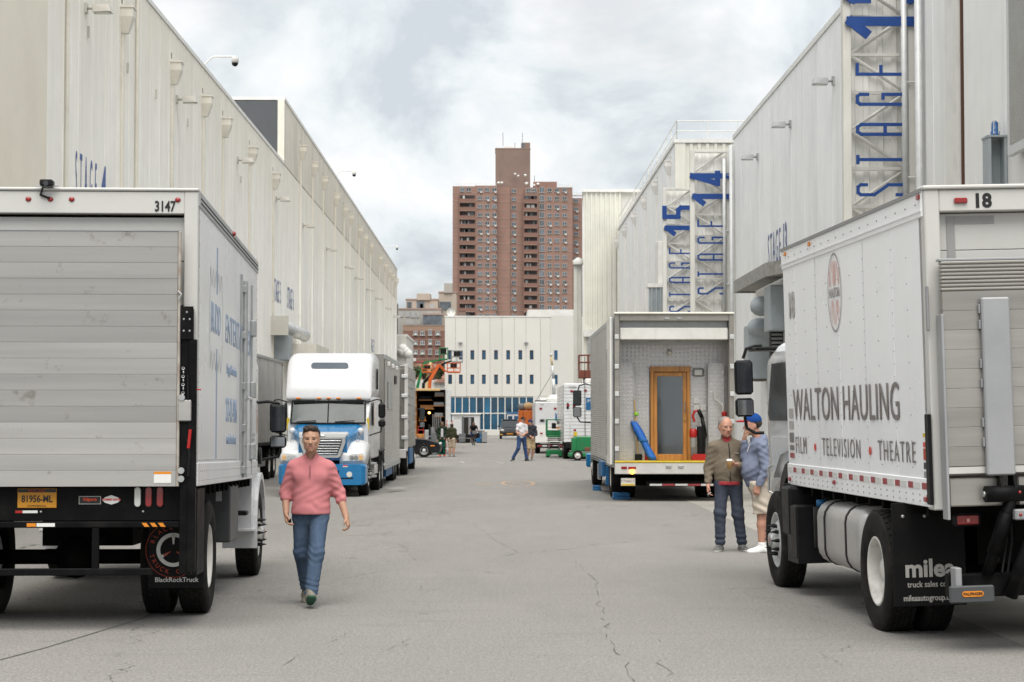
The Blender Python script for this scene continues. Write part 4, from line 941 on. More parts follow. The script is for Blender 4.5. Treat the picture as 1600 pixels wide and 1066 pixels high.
for i in range(3):
    a = bx2(226+12.5*i); MB().prism([(a,.885),(a+.04,.885),(a+.065,.852),(a+.025,.852)], 'y', -.064, -.0605).build('hazard_stripe', tapeo, k)
for u in (70, 227): MB().ball((bx2(u), -.022, bz2(804)), .011, 8, 6).build('bolt', galv, k)
for (u, mm) in ((218.5, clearl), (235.5, redl), (253, redl)):
    o = MB().loft([[(p[0], -.024, p[2]) for p in rr(bx2(u), .036, bz2(799), bz2(764), .036, 0)], [(p[0], -.034, p[2]) for p in rr(bx2(u), .032, bz2(798.2), bz2(765), .032, 0)]]).build('tail_lamp', blackp, T)
    MB().loft([[(p[0], -.030, p[2]) for p in rr(bx2(u), .029, bz2(797), bz2(765.5), .029, 0)], [(p[0], -.040, p[2]) for p in rr(bx2(u), .024, bz2(796), bz2(766.5), .024, 0)]]).build('lens', mm, o)
# mud flaps with the truck dealer's emblem
for s in (1, -1):
    fl = MB(); xa, xb = (.78, 1.27) if s > 0 else (-1.27, -.60)
    fl.bbox(xa, xb, .66, .675, .28, 1.16, c=.004); o = fl.build('mud_flap', flapm, T)
    cxx = 1.0 if s > 0 else -.93; k = MB(); cz = .62
    ring(k, (cxx, .657, cz), .15, .15, .034, 'xz'); 
    for a in (90, 210, 330):
        q = Vector((math.cos(R(a)), 0, math.sin(R(a)))); n_ = Vector((-q.z, 0, q.x)); c_ = Vector((cxx, .657, cz))
        k.add([c_+q*.05-n_*.006, c_+q*.14-n_*.016, c_+q*.14+n_*.016, c_+q*.05+n_*.006], [(0,1,2,3)])
    k.build('emblem', txt_w, o)
    k = MB(); ring(k, (cxx, .6565, cz), .245, .245, .004, 'xz'); k.build('emblem_ring', txt_o, o)
    for a in (210, 330):
        q = Vector((math.cos(R(a)), 0, math.sin(R(a)))); n_ = Vector((-q.z, 0, q.x)); c_ = Vector((cxx, .6562, cz))
        MB().add([c_+q*.03-n_*.004, c_+q*.10-n_*.010, c_+q*.10+n_*.010, c_+q*.03+n_*.004], [(0,1,2,3)]).build('emblem_spoke', txt_o, o)
    for i, ch in enumerate('BLACK ROCK'):
        a = R(158-i*15.2); text(ch, .055, txt_o, o, (cxx+.197*math.cos(a), .656, cz+.197*math.sin(a)), (R(90), -a+R(90), 0), name='emblem_letter') if ch != ' ' else None
    for i, ch in enumerate('TRUCK GROUP'):
        a = R(196+i*14.5); text(ch, .055, txt_o, o, (cxx+.197*math.cos(a), .656, cz+.197*math.sin(a)), (R(90), -a-R(90), 0), name='emblem_letter') if ch != ' ' else None
    text('BlackRockTruck', .058, txt_w, o, (cxx+.03, .657, .355), FACE_CAM, bold=.0006, name='flap_lettering')
MB().box(W_-.05, W_, .1, .66, .43, 1.17).build('side_guard', flapm, T)
m = MB().cyl((W_-.02,-.02,1.18), (W_-.12,-.02,.5), .010, n=6); m.build('guard_rod', galv, T)
# chassis, axles, wheels, tanks
m = MB()
for s in (-1, 1): m.box(s*.42-.04, s*.42+.04, .1, 8.6, .88, 1.12)
for i in range(14): m.box(-W_+.05, W_-.05, .3+.43*i, .36+.43*i, 1.10, 1.2)
m.cyl((-1.0,1.5,.52), (1.0,1.5,.52), .07); m.ball((0,1.5,.52), .2, 14, 8); m.cyl((0,1.5,.55), (0,6.5,.85), .05); m.cyl((-.9,7.05,.5), (.9,7.05,.5), .06)
m.box(-.6, .3, 3, 4.2, .55, .95); m.box(-.5,.5,6.4,8.4,.5,1.0); m.build('chassis_frame', chassis, T)
for s in (-1, 1):
    wheel(T, (s*1.115, 1.5, .52), s, tread=True); wheel(T, (s*.785, 1.5, .52), s, tread=True); wheel(T, (s*1.12, 7.05, .52), s, style='front', tread=True)
bxx = MB().bbox(.72, 1.22, 3.6, 4.5, .55, 1.14, c=.015).build('tool_box', mat('dark_grey_toolbox', (.05,.052,.055), .45, var=.2), T)
for x in (.85, 1.1): MB().box(x-.03, x+.03, 3.585, 3.6, .98, 1.12).build('latch', galv, bxx)
MB().bbox(.9, 1.25, 5.2, 5.45, .78, .83, c=.01).build('step', blackp, T)
# cab: white, mostly hidden by the box
cab = part_empty('cab', T)
m = MB().loft([rr(0, 1.12, .95, 2.55, .12, 6.3), rr(0, 1.15, .9, 2.7, .15, 6.6), rr(0, 1.15, .9, 2.7, .15, 7.9), rr(0, 1.08, .9, 1.9, .15, 8.5), rr(0, 1.0, .75, 1.55, .12, 8.8)]); m.build('cab_shell', whitep, cab)
MB().box(-.95, .95, 8.35, 8.4, 1.85, 2.5).build('windscreen', glassd, cab); MB().bbox(-1.15, 1.15, 8.7, 8.95, .45, .75, c=.03).build('front_bumper', whitep, cab)
for s in (-1, 1):
    m = MB(); pr = []
    for i in range(13):
        a = R(196-16*i); pr.append((7.05+.66*math.cos(a), .55+.70*math.sin(a)))
    inner = [(7.05+.6*math.cos(R(196-16*i)), .55+.62*math.sin(R(196-16*i))) for i in range(13)]
    for i in range(12):
        q = [pr[i], pr[i+1], inner[i+1], inner[i]]; m.prism(q, 'x', s*.86, s*1.27)
    m.build('fender', whitep, cab)
    m = MB(); m.prism([(6.2,.60),(6.50,.60),(6.36,.82),(6.42,1.1),(6.62,1.35),(6.5,1.6),(6.2,1.6)], 'x', s*.82, s*1.22); m.build('rear_skirt', whitep, cab)
    MB().bbox(s*1.05-.2, s*1.05+.2, 6.15, 6.5, .56, .60, c=.01).build('cab_step', whitep, cab)
    MB().box(s*1.152-.004, s*1.152+.004, 6.9, 7.8, 1.75, 2.5).build('door_window', glassd, cab)
MB().cyl((1.26,6.6,1.45), (1.30,6.6,1.45), .1, n=16).build('air_intake', blackp, cab)
mirror(T, [(1.1,8.0,2.12), (1.26,8.0,2.14), (1.40,8.0,2.12), (1.43,8.0,2.05), (1.43,8.0,1.5), (1.40,8.0,1.44), (1.1,8.0,1.38)], 1.40, 8.0, 1.55, 2.1, .105)
# side lettering, stripe, zigzag emblem, side door hardware
def side_y(u): q = 775-u; return (7710-q*16.5)/(q-126) if False else (3000*2.57-q*16.5)/(q-126)
sg = part_empty('side_graphics', T); xs_ = W_+.002
k = MB(); k.box(W_, xs_, 1.56, 1.66, 2.98, 3.42); k.box(W_, xs_, 1.56, 1.66, 1.42, 2.46); k.build('stripe', txt_b, sg)
text('BUDD', .40, txt_b, sg, (xs_, 1.5, 2.72), FACE_RIGHT, sx=.80, bold=.002, name='company_lettering')
text('ENTERTAINMENT', .40, txt_b, sg, (xs_, 4.05, 2.70), FACE_RIGHT, sx=1.03, bold=.002, name='company_lettering')
text('Staging & Production', .15, txt_b, sg, (xs_, 3.1, 2.32), FACE_RIGHT, sx=.85, name='service_lettering'); text('212-421-9846', .34, txt_b, sg, (xs_, 3.1, 1.9), FACE_RIGHT, sx=.62, bold=.002, name='telephone_number'); text('www.buddentertainment', .15, txt_b, sg, (xs_, 3.1, 1.62), FACE_RIGHT, sx=.68, bold=.001, name='web_address')
k = MB()
for up in (1, -1):
    zz = 2.72+up*.30; pts = [(xs_, .98, zz-.1*up)] + [(xs_, 1.02+.12*i, zz+(.17 if i % 2 == 0 else .0)*up) for i in range(10)] + [(xs_, 2.12, zz-.1*up)]
    for a, b_ in zip(pts[:-1], pts[1:]): strip(k, a, b_, .014, (1,0,0))
for yy in (.96, 2.14): strip(k, (xs_, yy, 2.5), (xs_, yy, 2.92), .014, (1,0,0))
k.build('zigzag_emblem', mat('grey_line_vinyl', (.30,.32,.34), .4), sg)
dr = part_empty('side_door', T)
for y in (4.06, 5.38): MB().bbox(W_, W_+.02, y-.03, y+.03, 1.25, 3.40, c=.005).build('door_post', galv, dr)
for y, z0_, z1_ in ((4.20, 1.22, 3.34), (4.34, 1.22, 3.34)):
    MB().cyl((W_+.035, y, z0_), (W_+.035, y, z1_), .02, n=8).build('lock_rod', galv, dr)
    for z in (1.3, 1.75, 2.2, 2.75, 3.25): MB().bbox(W_, W_+.05, y-.05, y+.05, z-.04, z+.04, c=.006).build('rod_bracket', galv, dr)
MB().tube([(W_+.04,4.2,2.05), (W_+.09,4.15,2.08), (W_+.09,3.95,2.07)], .011, 6).build('door_handle', chrome, dr); MB().tube([(W_+.04,4.34,2.05), (W_+.09,4.4,2.08), (W_+.09,4.62,2.07)], .011, 6).build('door_handle', chrome, dr)
MB().tube([(W_+.04,4.2,1.56), (W_+.09,4.15,1.58), (W_+.09,3.95,1.57)], .011, 6).build('door_handle', chrome, dr)
for z in (2.9, 2.2, 1.5): MB().bbox(W_, W_+.06, 5.3, 5.46, z-.09, z+.09, c=.01).build('hinge', galv, dr)
for y in (5.7, 5.75, 5.8, 5.85): MB().box(W_, W_+.012, 5.62, 5.9, 1.5+(y-5.7)*1.2, 1.53+(y-5.7)*1.2).build('vent_slat', galv, dr)
MB().ball((W_+.02, 3.0, ZT-.02), .025, 8, 6).build('clearance_lamp', redl, bx_)

# ---------------------------------------------------------------- right box truck (number 18), seen from behind left
T = thing('box_truck', 'white box truck 18 lettered WALTON HAULING, nearest on the right', 'truck', (3.405, 14.85, -.02), (0, R(-1.5), R(3.2)))
W2, BL2, ZB, ZT = 2.5, 5.32, 1.137, 3.60
bx_ = part_empty('cargo_box', T)
m = MB(); m.box(.03, W2-.03, .12, BL2, ZB+.02, ZB+.14); m.box(.03, W2-.03, BL2-.06, BL2, ZB+.14, ZT-.03); m.build('floor_and_bulkhead', whitef, bx_)
MB().bbox(.01, W2-.01, .05, BL2, ZT-.03, ZT-.004, c=.012).build('roof', whitef, bx_)
sy = [.06, .985, 1.95, 2.90, 3.83, 4.78, BL2]
for i in range(6):
    a, b_ = sy[i], sy[i+1]
    MB().box(0+.002*(i % 2), .025, a+.001, b_-.001, ZB+.2, ZT-.2).build('side_sheet', whitebox, bx_); MB().box(W2-.025, W2-.002*(i % 2), a+.001, b_-.001, ZB+.2, ZT-.2).build('side_sheet', whitebox, bx_)
    MB().box(-.0015, 0.0, b_-.02, b_+.02, ZB+.2, ZT-.2).build('seam_strip', whitebox, bx_) if i < 5 else None
for s, xx in ((-1, 0), (1, W2)):
    MB().bbox(min(xx, xx-s*.03)-.012*(s<0), max(xx, xx-s*.03)+.012*(s>0), 0, BL2+.01, ZT-.21, ZT+.005, c=.008).build('top_rail', whitebox, bx_)
    MB().bbox(min(xx, xx-s*.03)-.012*(s<0), max(xx, xx-s*.03)+.012*(s>0), 0, BL2+.01, ZB, ZB+.22, c=.006).build('bottom_rail', whitebox, bx_)
MB().box(-.022, -.012, 0, BL2, ZT-.02, ZT+.012).build('roof_edge', mat('grey_roof_edge', (.24,.24,.24), .5), bx_); MB().box(-.02, -.0125, 0, BL2, ZT-.165, ZT-.150).build('rail_bead', whitebox, bx_)
rv = [(-.001, y+o_, ZB+.3+.105*i) for y in sy[1:6] for o_ in (-.012,) for i in range(18)] + [(-.001, (sy[i]+sy[i+1])/2, ZB+.3+.21*j) for i in range(6) for j in range(9)]
rivets('rivets', rv, (0, -1), .0075, mat('dull_rivet', (.36,.36,.37), .6), bx_)
rivets('rail_rivets', [(-.013, .1+.2*i, ZB+.04) for i in range(26)] + [(-.013, .1+.2*i, ZB+.09) for i in range(26)] + [(-.013, .15+.3*i, ZT-.1) for i in range(17)], (0,-1), .009, greyp, bx_)
for i in range(26): MB().box(-.016, -.0125, .08+.2*i, .08+.2*i+.15 if i % 2 == 0 else .08+.2*i+.2, ZB+.135, ZB+.185).build('reflective_tape', tapew if i % 2 else taper, bx_)
fr = MB(); fr.bbox(0, .12, -.05, .13, ZB-.02, ZT-.002, c=.01); fr.bbox(W2-.12, W2, -.05, .13, ZB-.02, ZT-.002, c=.01); fr.bbox(.12, W2-.12, -.045, .13, ZT-.175, ZT-.004, c=.008); fr.build('rear_frame', whitef, bx_)
MB().bbox(-.014, W2+.014, -.07, .12, ZT-.002, ZT+.03, c=.01).build('drip_rail', whitef, bx_)
rdz = [ZB+.02, 1.55, 2.0, 2.45, 2.90, 3.13, ZT-.18]
for i in range(6): MB().bbox(.125, W2-.125, .06, .1, rdz[i]+.002, rdz[i+1]-.002, c=.004).build('roll_door_panel', whitef, bx_)
MB().box(.20, .265, .053, .0595, 3.02, 3.395).build('duct_tape', greytape, bx_); MB().box(.266, .58, .053, .0595, 3.335, 3.395).build('duct_tape', greytape, bx_)
o = MB().bbox(.235, .34, -.068, -.046, ZT-.115, ZT-.072, c=.008).build('marker_lamp', redl, bx_)
text('18', .15, txt_k, bx_, (.46, -.047, ZT-.10), FACE_CAM, bold=.006, name='fleet_number')
for y, z, mm in ((5.1, ZT-.06, amber), (3.95, ZT-.06, amber), (.05, ZT-.05, redl), (.12, ZB+.06, redl), (5.2, ZB+.06, taper), (3.2, ZB+.09, taper)): MB().bbox(-.03, -.012, y-.035, y+.035, z-.02, z+.02, c=.006).build('side_marker', mm, bx_)
for z, h, mm in ((1.50,.09,txt_o), (1.43,.05,txt_k), (1.60,.04,txt_r), (1.68,.03,yellow), (1.36,.05,greyp)): MB().box(-.004, -.0015, .13, .20, z, z+h).build('warning_sticker', mm, bx_)
for z, h, mm in ((1.42,.05,taper), (1.5,.05,txt_g), (1.58,.10,txt_g), (1.72,.08,txt_gl), (1.83,.1,txt_gl)): MB().box(-.004, -.0015, 5.02, 5.22, z, z+h).build('registration_sticker', mm, bx_)
sg = part_empty('side_graphics', T); xg = -.007
text('WALTON', .455, txt_g, sg, (xg, 3.97, 1.95), FACE_LEFT, sx=.97, bold=.0, name='company_lettering', space=1.06); text('HAULING', .455, txt_g, sg, (xg, 1.83, 1.95), FACE_LEFT, sx=.97, bold=.0, name='company_lettering', space=1.06)
text('FILM', .25, txt_g, sg, (xg, 4.66, 1.545), FACE_LEFT, sx=.88, bold=-.002, name='service_lettering', space=1.3); text('TELEVISION', .25, txt_g, sg, (xg, 2.95, 1.545), FACE_LEFT, sx=.92, bold=-.002, name='service_lettering', space=1.3); text('THEATRE', .25, txt_g, sg, (xg, 1.0, 1.545), FACE_LEFT, sx=.92, bold=-.002, name='service_lettering', space=1.3)
for y in (4.02, 1.86): MB().cyl((xg, y, 1.545), (xg-.002, y, 1.545), .038, n=14).build('red_dot', txt_r, sg)
text('18', .36, txt_gl, sg, (xg, 4.92, 2.98), FACE_LEFT, sx=.9, bold=.012, name='fleet_number')
k = MB(); ring(k, (xg, 3.0, 3.0), .27, .37, .016, 'yz'); k.build('oval_emblem', mat('grey_oval_vinyl', (.22,.20,.19), .45), sg)
k = MB()
for s in (-1, 1):
    for (y0, z0_, y1, z1_) in ((.03, .06, .0, .30), (.03, .06, .07, .30), (.17, .06, .11, .28), (.17,.06,.2,.22), (.07,-.07,.015,-.30), (.07,-.07,.13,-.27), (.12,-.07,.17,-.2)):
        strip(k, (xg-.001, 3.0+s*y0, 3.0+z0_), (xg-.001, 3.0+s*y1, 3.0+z1_), .017, (1,0,0))
k.build('emblem_rays', txt_rl, sg); text('WALTON', .125, mat('grey_emblem_vinyl', (.30,.28,.27), .45), sg, (xg-.0015, 3.0, 2.995), FACE_LEFT, sx=.75, bold=.002, name='emblem_lettering')
# lift gate
lift = part_empty('tail_lift', T); za = 1.40
for i in range(8): MB().bbox(.07, W2-.07, -.20, -.12, 2.80+.029*i, 2.80+.029*i+.024, c=.008).build('rib', aluL, lift)
MB().bbox(.06, W2-.06, -.18, -.10, 3.03, 3.05, c=.004).build('top_strip', alup, lift)
npk = 9
for i in range(npk):
    z0_ = za+.055+(2.795-za-.055)*i/npk; z1_ = za+.055+(2.795-za-.055)*(i+1)/npk
    MB().bbox(.075, W2-.075, -.195, -.12, z0_+.0006, z1_-.0006, c=.0022).build('plank', aluL, lift)
MB().loft([[(.07,-.20,za),(W2-.07,-.20,za),(W2-.07,-.20,za+.05),(.07,-.20,za+.05)], [(.07,-.10,za-.03),(W2-.07,-.10,za-.03),(W2-.07,-.10,za+.05),(.07,-.10,za+.05)]]).build('lip', mat('worn_bright_lip', (.62,.61,.58), .35, .5), lift)
for (a, b_) in ((.085, .50), (.62, 1.9), (2.0, W2-.085)): MB().bbox(a, b_, -.17, -.09, ZB+.01, za-.035, c=.01).build('lower_rail', aluL, lift)
for x in (.36, 1.88):
    MB().bbox(x, x+.22, -.26, -.196, za-.02, 2.74, c=.012).build('channel', alup, lift)
    m = MB()
    for z in (1.6,1.75,2.05,2.2,2.5,2.62): m.bbox(x-.015, x, -.23, -.196, z, z+.07, c=.004)
    m.build('weld_tabs', alup, lift, 'stuff')
MB().bbox(.055, .075, -.215, -.08, 1.05, 2.62, c=.004).build('side_plate', alup, lift); MB().bbox(-.035, -.008, -.07, .03, 1.16, 1.86, c=.006).build('corner_bumper', blackp, lift); MB().bbox(-.02, -.002, -.10, -.055, 2.5, 2.85, c=.006).build('upper_bumper', greyp, lift)
for x in (.50, 1.92):
    for q in (-.045, .06): MB().prism([(-.30,1.24),(-.12,1.24),(-.12,1.50),(-.20,1.50)], 'x', x+q, x+q+.025).build('hinge_plate', blacks, lift)
    MB().cyl((x-.16,-.24,1.24), (x+.14,-.24,1.24), .062, n=18).build('pivot_tube', blacks, lift); MB().cyl((x-.175,-.24,1.24), (x-.16,-.24,1.24), .022, n=10).build('pivot_bolt', galv, lift)
    MB().cyl((x+.05,-.24,1.22), (x-.10,-.04,.62), .045, n=14).build('lift_cylinder', blacks, lift); MB().cyl((x+.02,-.20,1.1), (x-.06,-.09,.78), .058, n=14).build('cylinder_sleeve', blacks, lift)
    MB().cyl((x+.20,-.27,.92), (x+.05,-.10,.45), .06, n=14).build('tilt_cylinder', blacks, lift); MB().cyl((x+.20,-.27,.93), (x+.22,-.26,1.04), .025, n=8).build('cylinder_rod', galv, lift)
    for q in (.15, .23): MB().bbox(x+q, x+q+.025, -.32, -.22, .92, 1.12, c=.008).build('clevis', greyp, lift)
    m = MB(); m.prism([(-.30,1.28),(-.18,1.28),(.10,.52),(-.0,.48)], 'x', x+.26, x+.30); m.build('lift_arm', blacks, lift)
    for z in (1.25, 1.08): MB().ball((x+.09,-.30,z), .013, 8, 6).build('grease_cap', redl, lift)
MB().bbox(.1, W2-.1, -.02, .1, .44, .62, c=.012).build('lift_beam', blacks, lift)
MB().bbox(.55, .9, -.30, -.2, 1.04, 1.12, c=.01).build('torsion_bar', greyp, lift)
for x in (.145, 1.9):
    o = MB().bbox(x, x+.345, -.20, -.155, .415, .545, c=.01).build('under_ride_plate', mat('grey_bumper_paint', (.055,.058,.062), .5, var=.15), lift)
    k = [(p[0], p[2]) for p in rr(x+.175, .083, .462, .505, .0215, 0)]; MB().prism(k, 'y', -.206, -.2005).build('maker_badge', tapeo, o); text('PALFINGER', .03, txt_k, o, (x+.175, -.2075, .4835), FACE_CAM, name='badge_lettering', bold=.0006)
    MB().bbox(x+.06, x+.11, -.155, -.02, .5, .68, c=.008).build('bracket', greyp, o)
m = MB()
for (p, q) in (((.60,.05,1.1),(.52,-.02,.62)), ((.63,.05,1.1),(.57,0,.62)), ((.57,.06,1.1),(.50,.02,.7))): m.tube([p, ((p[0]+q[0])/2+.03, p[1], .86), q], .009, 6)
m.build('hydraulic_hoses', blackp, lift, 'stuff')
o = MB().bbox(.155, .375, -.02, .03, .985, 1.085, c=.02).build('tail_lamp', blackp, T); MB().bbox(.18, .35, -.032, -.019, 1.0, 1.07, c=.02).build('lens', mat('dim_red_lens', (.22,.012,.012), .25, coat=.4), o); MB().box(.255, .275, -.036, -.0325, 1.02, 1.045).build('reflector', mat('pink_reflector', (.6,.3,.28), .3), o)
# mud flaps
for (xa, xb) in ((.0, .60), (1.90, 2.5)):
    o = MB().bbox(xa, xb, .78, .797, .30, 1.14, c=.005).build('mud_flap', flapm, T)
    for x in (.09, .27, .45): MB().ball((xa+x, .775, 1.03), .016, 8, 6).build('bolt', galv, o)
    text('milea', .20, txt_gl, o, (xa+.30, .776, .60), FACE_CAM, bold=.006, sx=.98, name='dealer_lettering'); text('truck sales corp', .068, txt_gl, o, (xa+.30, .776, .475), FACE_CAM, bold=.0006, sx=.86, name='dealer_lettering'); text('mileaautogroup.com', .068, txt_gl, o, (xa+.30, .776, .365), FACE_CAM, bold=.001, sx=.80, name='web_address')
MB().box(.6, 1.9, .82, .84, .62, 1.15).build('rear_crossmember', chassis, T)
m = MB()
for x in (.8, 1.7): m.box(x-.04, x+.04, .1, 7.2, .84, 1.08)
for i in range(11): m.box(.05, W2-.05, .3+.46*i, .36+.46*i, 1.05, 1.14)
m.cyl((.3,1.65,.52), (2.2,1.65,.52), .07); m.ball((1.25,1.65,.52), .2, 14, 8); m.cyl((1.25,1.65,.55), (1.25,5.6,.85), .05); m.cyl((.3,5.95,.5), (2.2,5.95,.5), .06); m.box(.75,1.75,5.4,7.3,.5,1.0)
m.box(.15, .5, 4.1, 4.5, .8, 1.1); m.box(.9,1.6,2.6,3.6,.5,.85); m.build('chassis_frame', chassis, T)
for xx, s in ((.19, -1), (.51, -1), (1.99, 1), (2.31, 1)): wheel(T, (xx, 1.65, .52), s, tread=True)
for xx, s in ((.20, -1), (2.30, 1)): wheel(T, (xx, 5.95, .52), s, style='front', tread=True, rim_m=galvw)
# fuel tank, straps, air filter, guards
k = MB(); k.smooth = True; k.loft([rr(.42, .28, .47, .98, .13, 2.3), rr(.42, .33, .42, 1.03, .16, 2.36), rr(.42, .33, .42, 1.03, .16, 3.92), rr(.42, .28, .47, .98, .13, 3.98)]); tk = k.build('fuel_tank', mat('tank_aluminium', (.48,.47,.455), .4, .5, var=.12, scale=2, dirt=(.22,.2,.18), dirt_amt=.4, dirt_scale=2), T)
for y in (2.75, 3.6): k = MB(); k.loft([rr(.42, .338, .412, 1.038, .166, y-.025), rr(.42, .338, .412, 1.038, .166, y+.025)]); k.build('tank_strap', blackp, tk)
MB().cyl((.34,3.25,1.03), (.34,3.25,1.09), .05).build('filler_cap', blackp, tk)
MB().cyl((.22,4.22,.55), (.22,4.22,.95), .10, n=16).build('air_tank', blackp, T); MB().cyl((.2,4.2,.95), (.2,4.2,1.02), .05, n=12).build('valve', blueplain, T)
k = MB(); k.prism([(5.24,1.15),(5.32,1.15),(5.12,.6),(5.12,.36),(4.62,.36),(4.62,.42),(5.06,.42),(5.06,.62)], 'x', .04, .42); k.bbox(.03, .40, 4.62, 5.06, .40, .95, c=.02); k.bbox(.02, .42, 4.9, 5.28, .62, 1.13, c=.03); k.build('wheel_guard', blackp, T)
# cab-over cab
cab = part_empty('cab', T); cx0 = 1.33
k = MB(); k.smooth = False
k.loft([rr(cx0, 1.13, 1.16, 2.52, .10, 5.42), rr(cx0, 1.16, 1.12, 2.66, .16, 5.6), rr(cx0, 1.17, 1.12, 2.68, .18, 6.7), rr(cx0, 1.15, 1.0, 2.60, .18, 7.2), rr(cx0, 1.12, .9, 2.2, .15, 7.42)], caps=True); k.build('cab_shell', whitep, cab)
MB().box(cx0-1.0, cx0+1.0, 7.28, 7.34, 1.75, 2.5).build('windscreen', glassd, cab)
for s in (-1, 1):
    xx = cx0+s*1.172; a, b_ = min(xx, xx+s*.012), max(xx, xx+s*.012)
    o = MB().prism([(5.98,1.80),(5.98,2.30),(6.1,2.44),(6.8,2.44),(7.08,1.88),(7.0,1.80)], 'x', a, b_).build('door_window', doorglass, cab)
    MB().box(a, b_, 5.66, 5.8, 1.32, 1.40).build('door_handle', blackp, cab)
    k = MB()
    outer = [(5.95+.74*math.cos(R(190-20*i)), .55+.82*math.sin(R(190-20*i))) for i in range(11)]; inner = [(5.95+.62*math.cos(R(190-20*i)), .55+.66*math.sin(R(190-20*i))) for i in range(11)]
    for i in range(10): k.prism([outer[i], outer[i+1], inner[i+1], inner[i]], 'x', cx0+s*.86, cx0+s*1.19)
    k.build('wheel_arch', blackp, cab)
    k = MB(); k.prism([(5.36,.92),(5.36,1.62),(6.9,1.62),(6.8,1.16),(6.4,1.42),(5.95,1.48),(5.55,1.40),(5.42,1.16)], 'x', min(cx0+s*1.06, cx0+s*1.2), max(cx0+s*1.06, cx0+s*1.2)); k.build('fender_skirt', whitep, cab)
    MB().tube([(cx0+s*1.17, 6.95, 1.3), (cx0+s*1.22, 6.98, 1.27), (cx0+s*1.22, 6.98, 1.0), (cx0+s*1.17, 6.95, .97)], .013, 8).build('grab_bar', galv, cab)
MB().bbox(cx0-1.0, cx0+1.0, 7.3, 7.55, .45, .9, c=.05).build('front_bumper', whitep, cab)
MB().ball((.2, 5.75, 2.70), .06, 12, 8, (1,1,1.1)).build('roof_beacon', amber, cab)
MB().bbox(.0, .5, 6.9, 7.4, 2.60, 2.64, c=.01).build('visor_shade', blackp, cab)
mirror(T, [(.12,7.2,2.66), (.05,7.25,2.66), (-.05,7.25,2.63), (-.09,7.25,2.52)], -.09, 7.25, 1.85, 2.50, .105, split=.64)
MB().tube([(-.09,7.25,1.85), (-.07,7.25,1.72), (.02,7.22,1.66), (.12,7.2,1.66)], .018, 8).build('lower_mirror_arm', blackp, T)

for o in T.children:
    if o.name.split('.')[0] in ('wheel','mud_flap','fuel_tank','air_tank','valve','wheel_guard'): o.location.x -= .12
for o in lift.children:
    if o.name.split('.')[0] == 'under_ride_plate': o.location.x -= .09
# ---------------------------------------------------------------- silver dressing-room trailer on the right, porch open to the street
def hsiding(name, m, parent, x, y0, y1, z0, z1, n, dep=.012, s=-1):
    """sheet with horizontal ribs on a side that looks to s*x"""
    k = MB(); pts = []
    for i in range(n):
        a = z0+(z1-z0)*i/n; st = (z1-z0)/n; pts += [(a, 0), (a+st*.45, 0), (a+st*.55, dep), (a+st*.95, dep)]
    pts.append((z1, 0)); q = len(pts)
    k.add([(x+s*p[1], y0, p[0]) for p in pts] + [(x+s*p[1], y1, p[0]) for p in pts], [(i, i+1, q+i+1, q+i) for i in range(q-1)])
    return k.build(name, m, parent)
def diamond_sheet(name, parent, x0, x1, y, z0, z1, pitch=.09, face=-1, axis='y'):
    """tread plate: a flat sheet with raised studs"""
    k = MB(); k.box(x0, x1, y, y+.01, z0, z1)
    nx_, nz_ = int((x1-x0)/pitch), int((z1-z0)/pitch)
    for i in range(nx_):
        for j in range(nz_):
            cx_ = x0+(i+.5)*(x1-x0)/nx_; cz_ = z0+(j+.5)*(z1-z0)/nz_; d_ = pitch*.44; w_ = pitch*.22; sg_ = 1 if (i+j) % 2 else -1
            a = Vector((d_*.7, 0, d_*.7*sg_)); b_ = Vector((-w_*.7*sg_, 0, w_*.7)); c_ = Vector((cx_, y-.0005, cz_)); t_ = Vector((0, -.005, 0))
            k.add([c_-a, c_+b_, c_+a, c_-b_, c_+t_], [(0,1,4),(1,2,4),(2,3,4),(3,0,4)])
    return k.build(name, diamond, parent)
D = 42.0
T = thing('dressing_room_trailer', 'silver production trailer with oak glass door in its open rear, right side', 'trailer', (2.59, D, 0))
s_ = D/3000
def TX(u): return (u-960)*s_
def TZ(v): return CAMH+(655-v)*s_
Wt, Lt, zf, zt = 2.62, 10.8, .86, 4.08
MB().box(.02, Wt-.02, .1, Lt, zt-.06, zt).build('roof', silver, T); MB().box(.02, Wt-.02, .05, Lt, zf-.14, zf-.005).build('floor', galv, T)
hsiding('side_siding', silver, T, .02, .9, Lt, .75, zt-.1, 62); hsiding('side_siding', silver, T, Wt-.02, .9, Lt, .75, zt-.1, 62, s=1)
for (xa, xb) in ((0, .02), (Wt-.02, Wt)): MB().box(xa, xb, .12, .9, .75, zt-.1).build('side_skin', silver, T); MB().box(xa, xb, .12, Lt, zt-.1, zt-.002).build('top_rail', galv, T)
MB().box(.02, Wt-.02, Lt-.05, Lt, zf, zt-.06).build('front_wall', silver, T)
fr = MB(); fr.bbox(0, .11, -.06, .12, zf-.14, zt+.01, c=.01); fr.bbox(Wt-.11, Wt, -.06, .12, zf-.14, zt+.01, c=.01); fr.bbox(.11, Wt-.11, -.055, .12, zt-.13, zt+.008, c=.01); fr.build('rear_frame', mat('stainless_frame', (.30,.285,.26), .4, .5, var=.2, scale=2), T)
MB().bbox(-.01, Wt+.01, -.1, .14, zt+.01, zt+.06, c=.015).build('drip_rail', creamm, T)
for z in (1.15, 1.75, 2.35, 2.95, 3.6):
    for xx in (.05, Wt-.05): MB().bbox(xx-.045, xx+.045, -.085, -.06, z-.05, z+.05, c=.006).build('hinge_block', galvw, T)
MB().bbox(.12, Wt-.12, .02, .16, TZ(531), TZ(512), c=.02).build('roller_blind_box', trimw, T); MB().box(.12, Wt-.12, .17, .25, TZ(512), TZ(500)).build('blind_header', galv, T)
for u in (1042, 1062): MB().bbox(TX(u)-.05, TX(u)+.05, -.075, -.055, zt-.10, zt-.05, c=.005).build('rear_catch', galv, T)
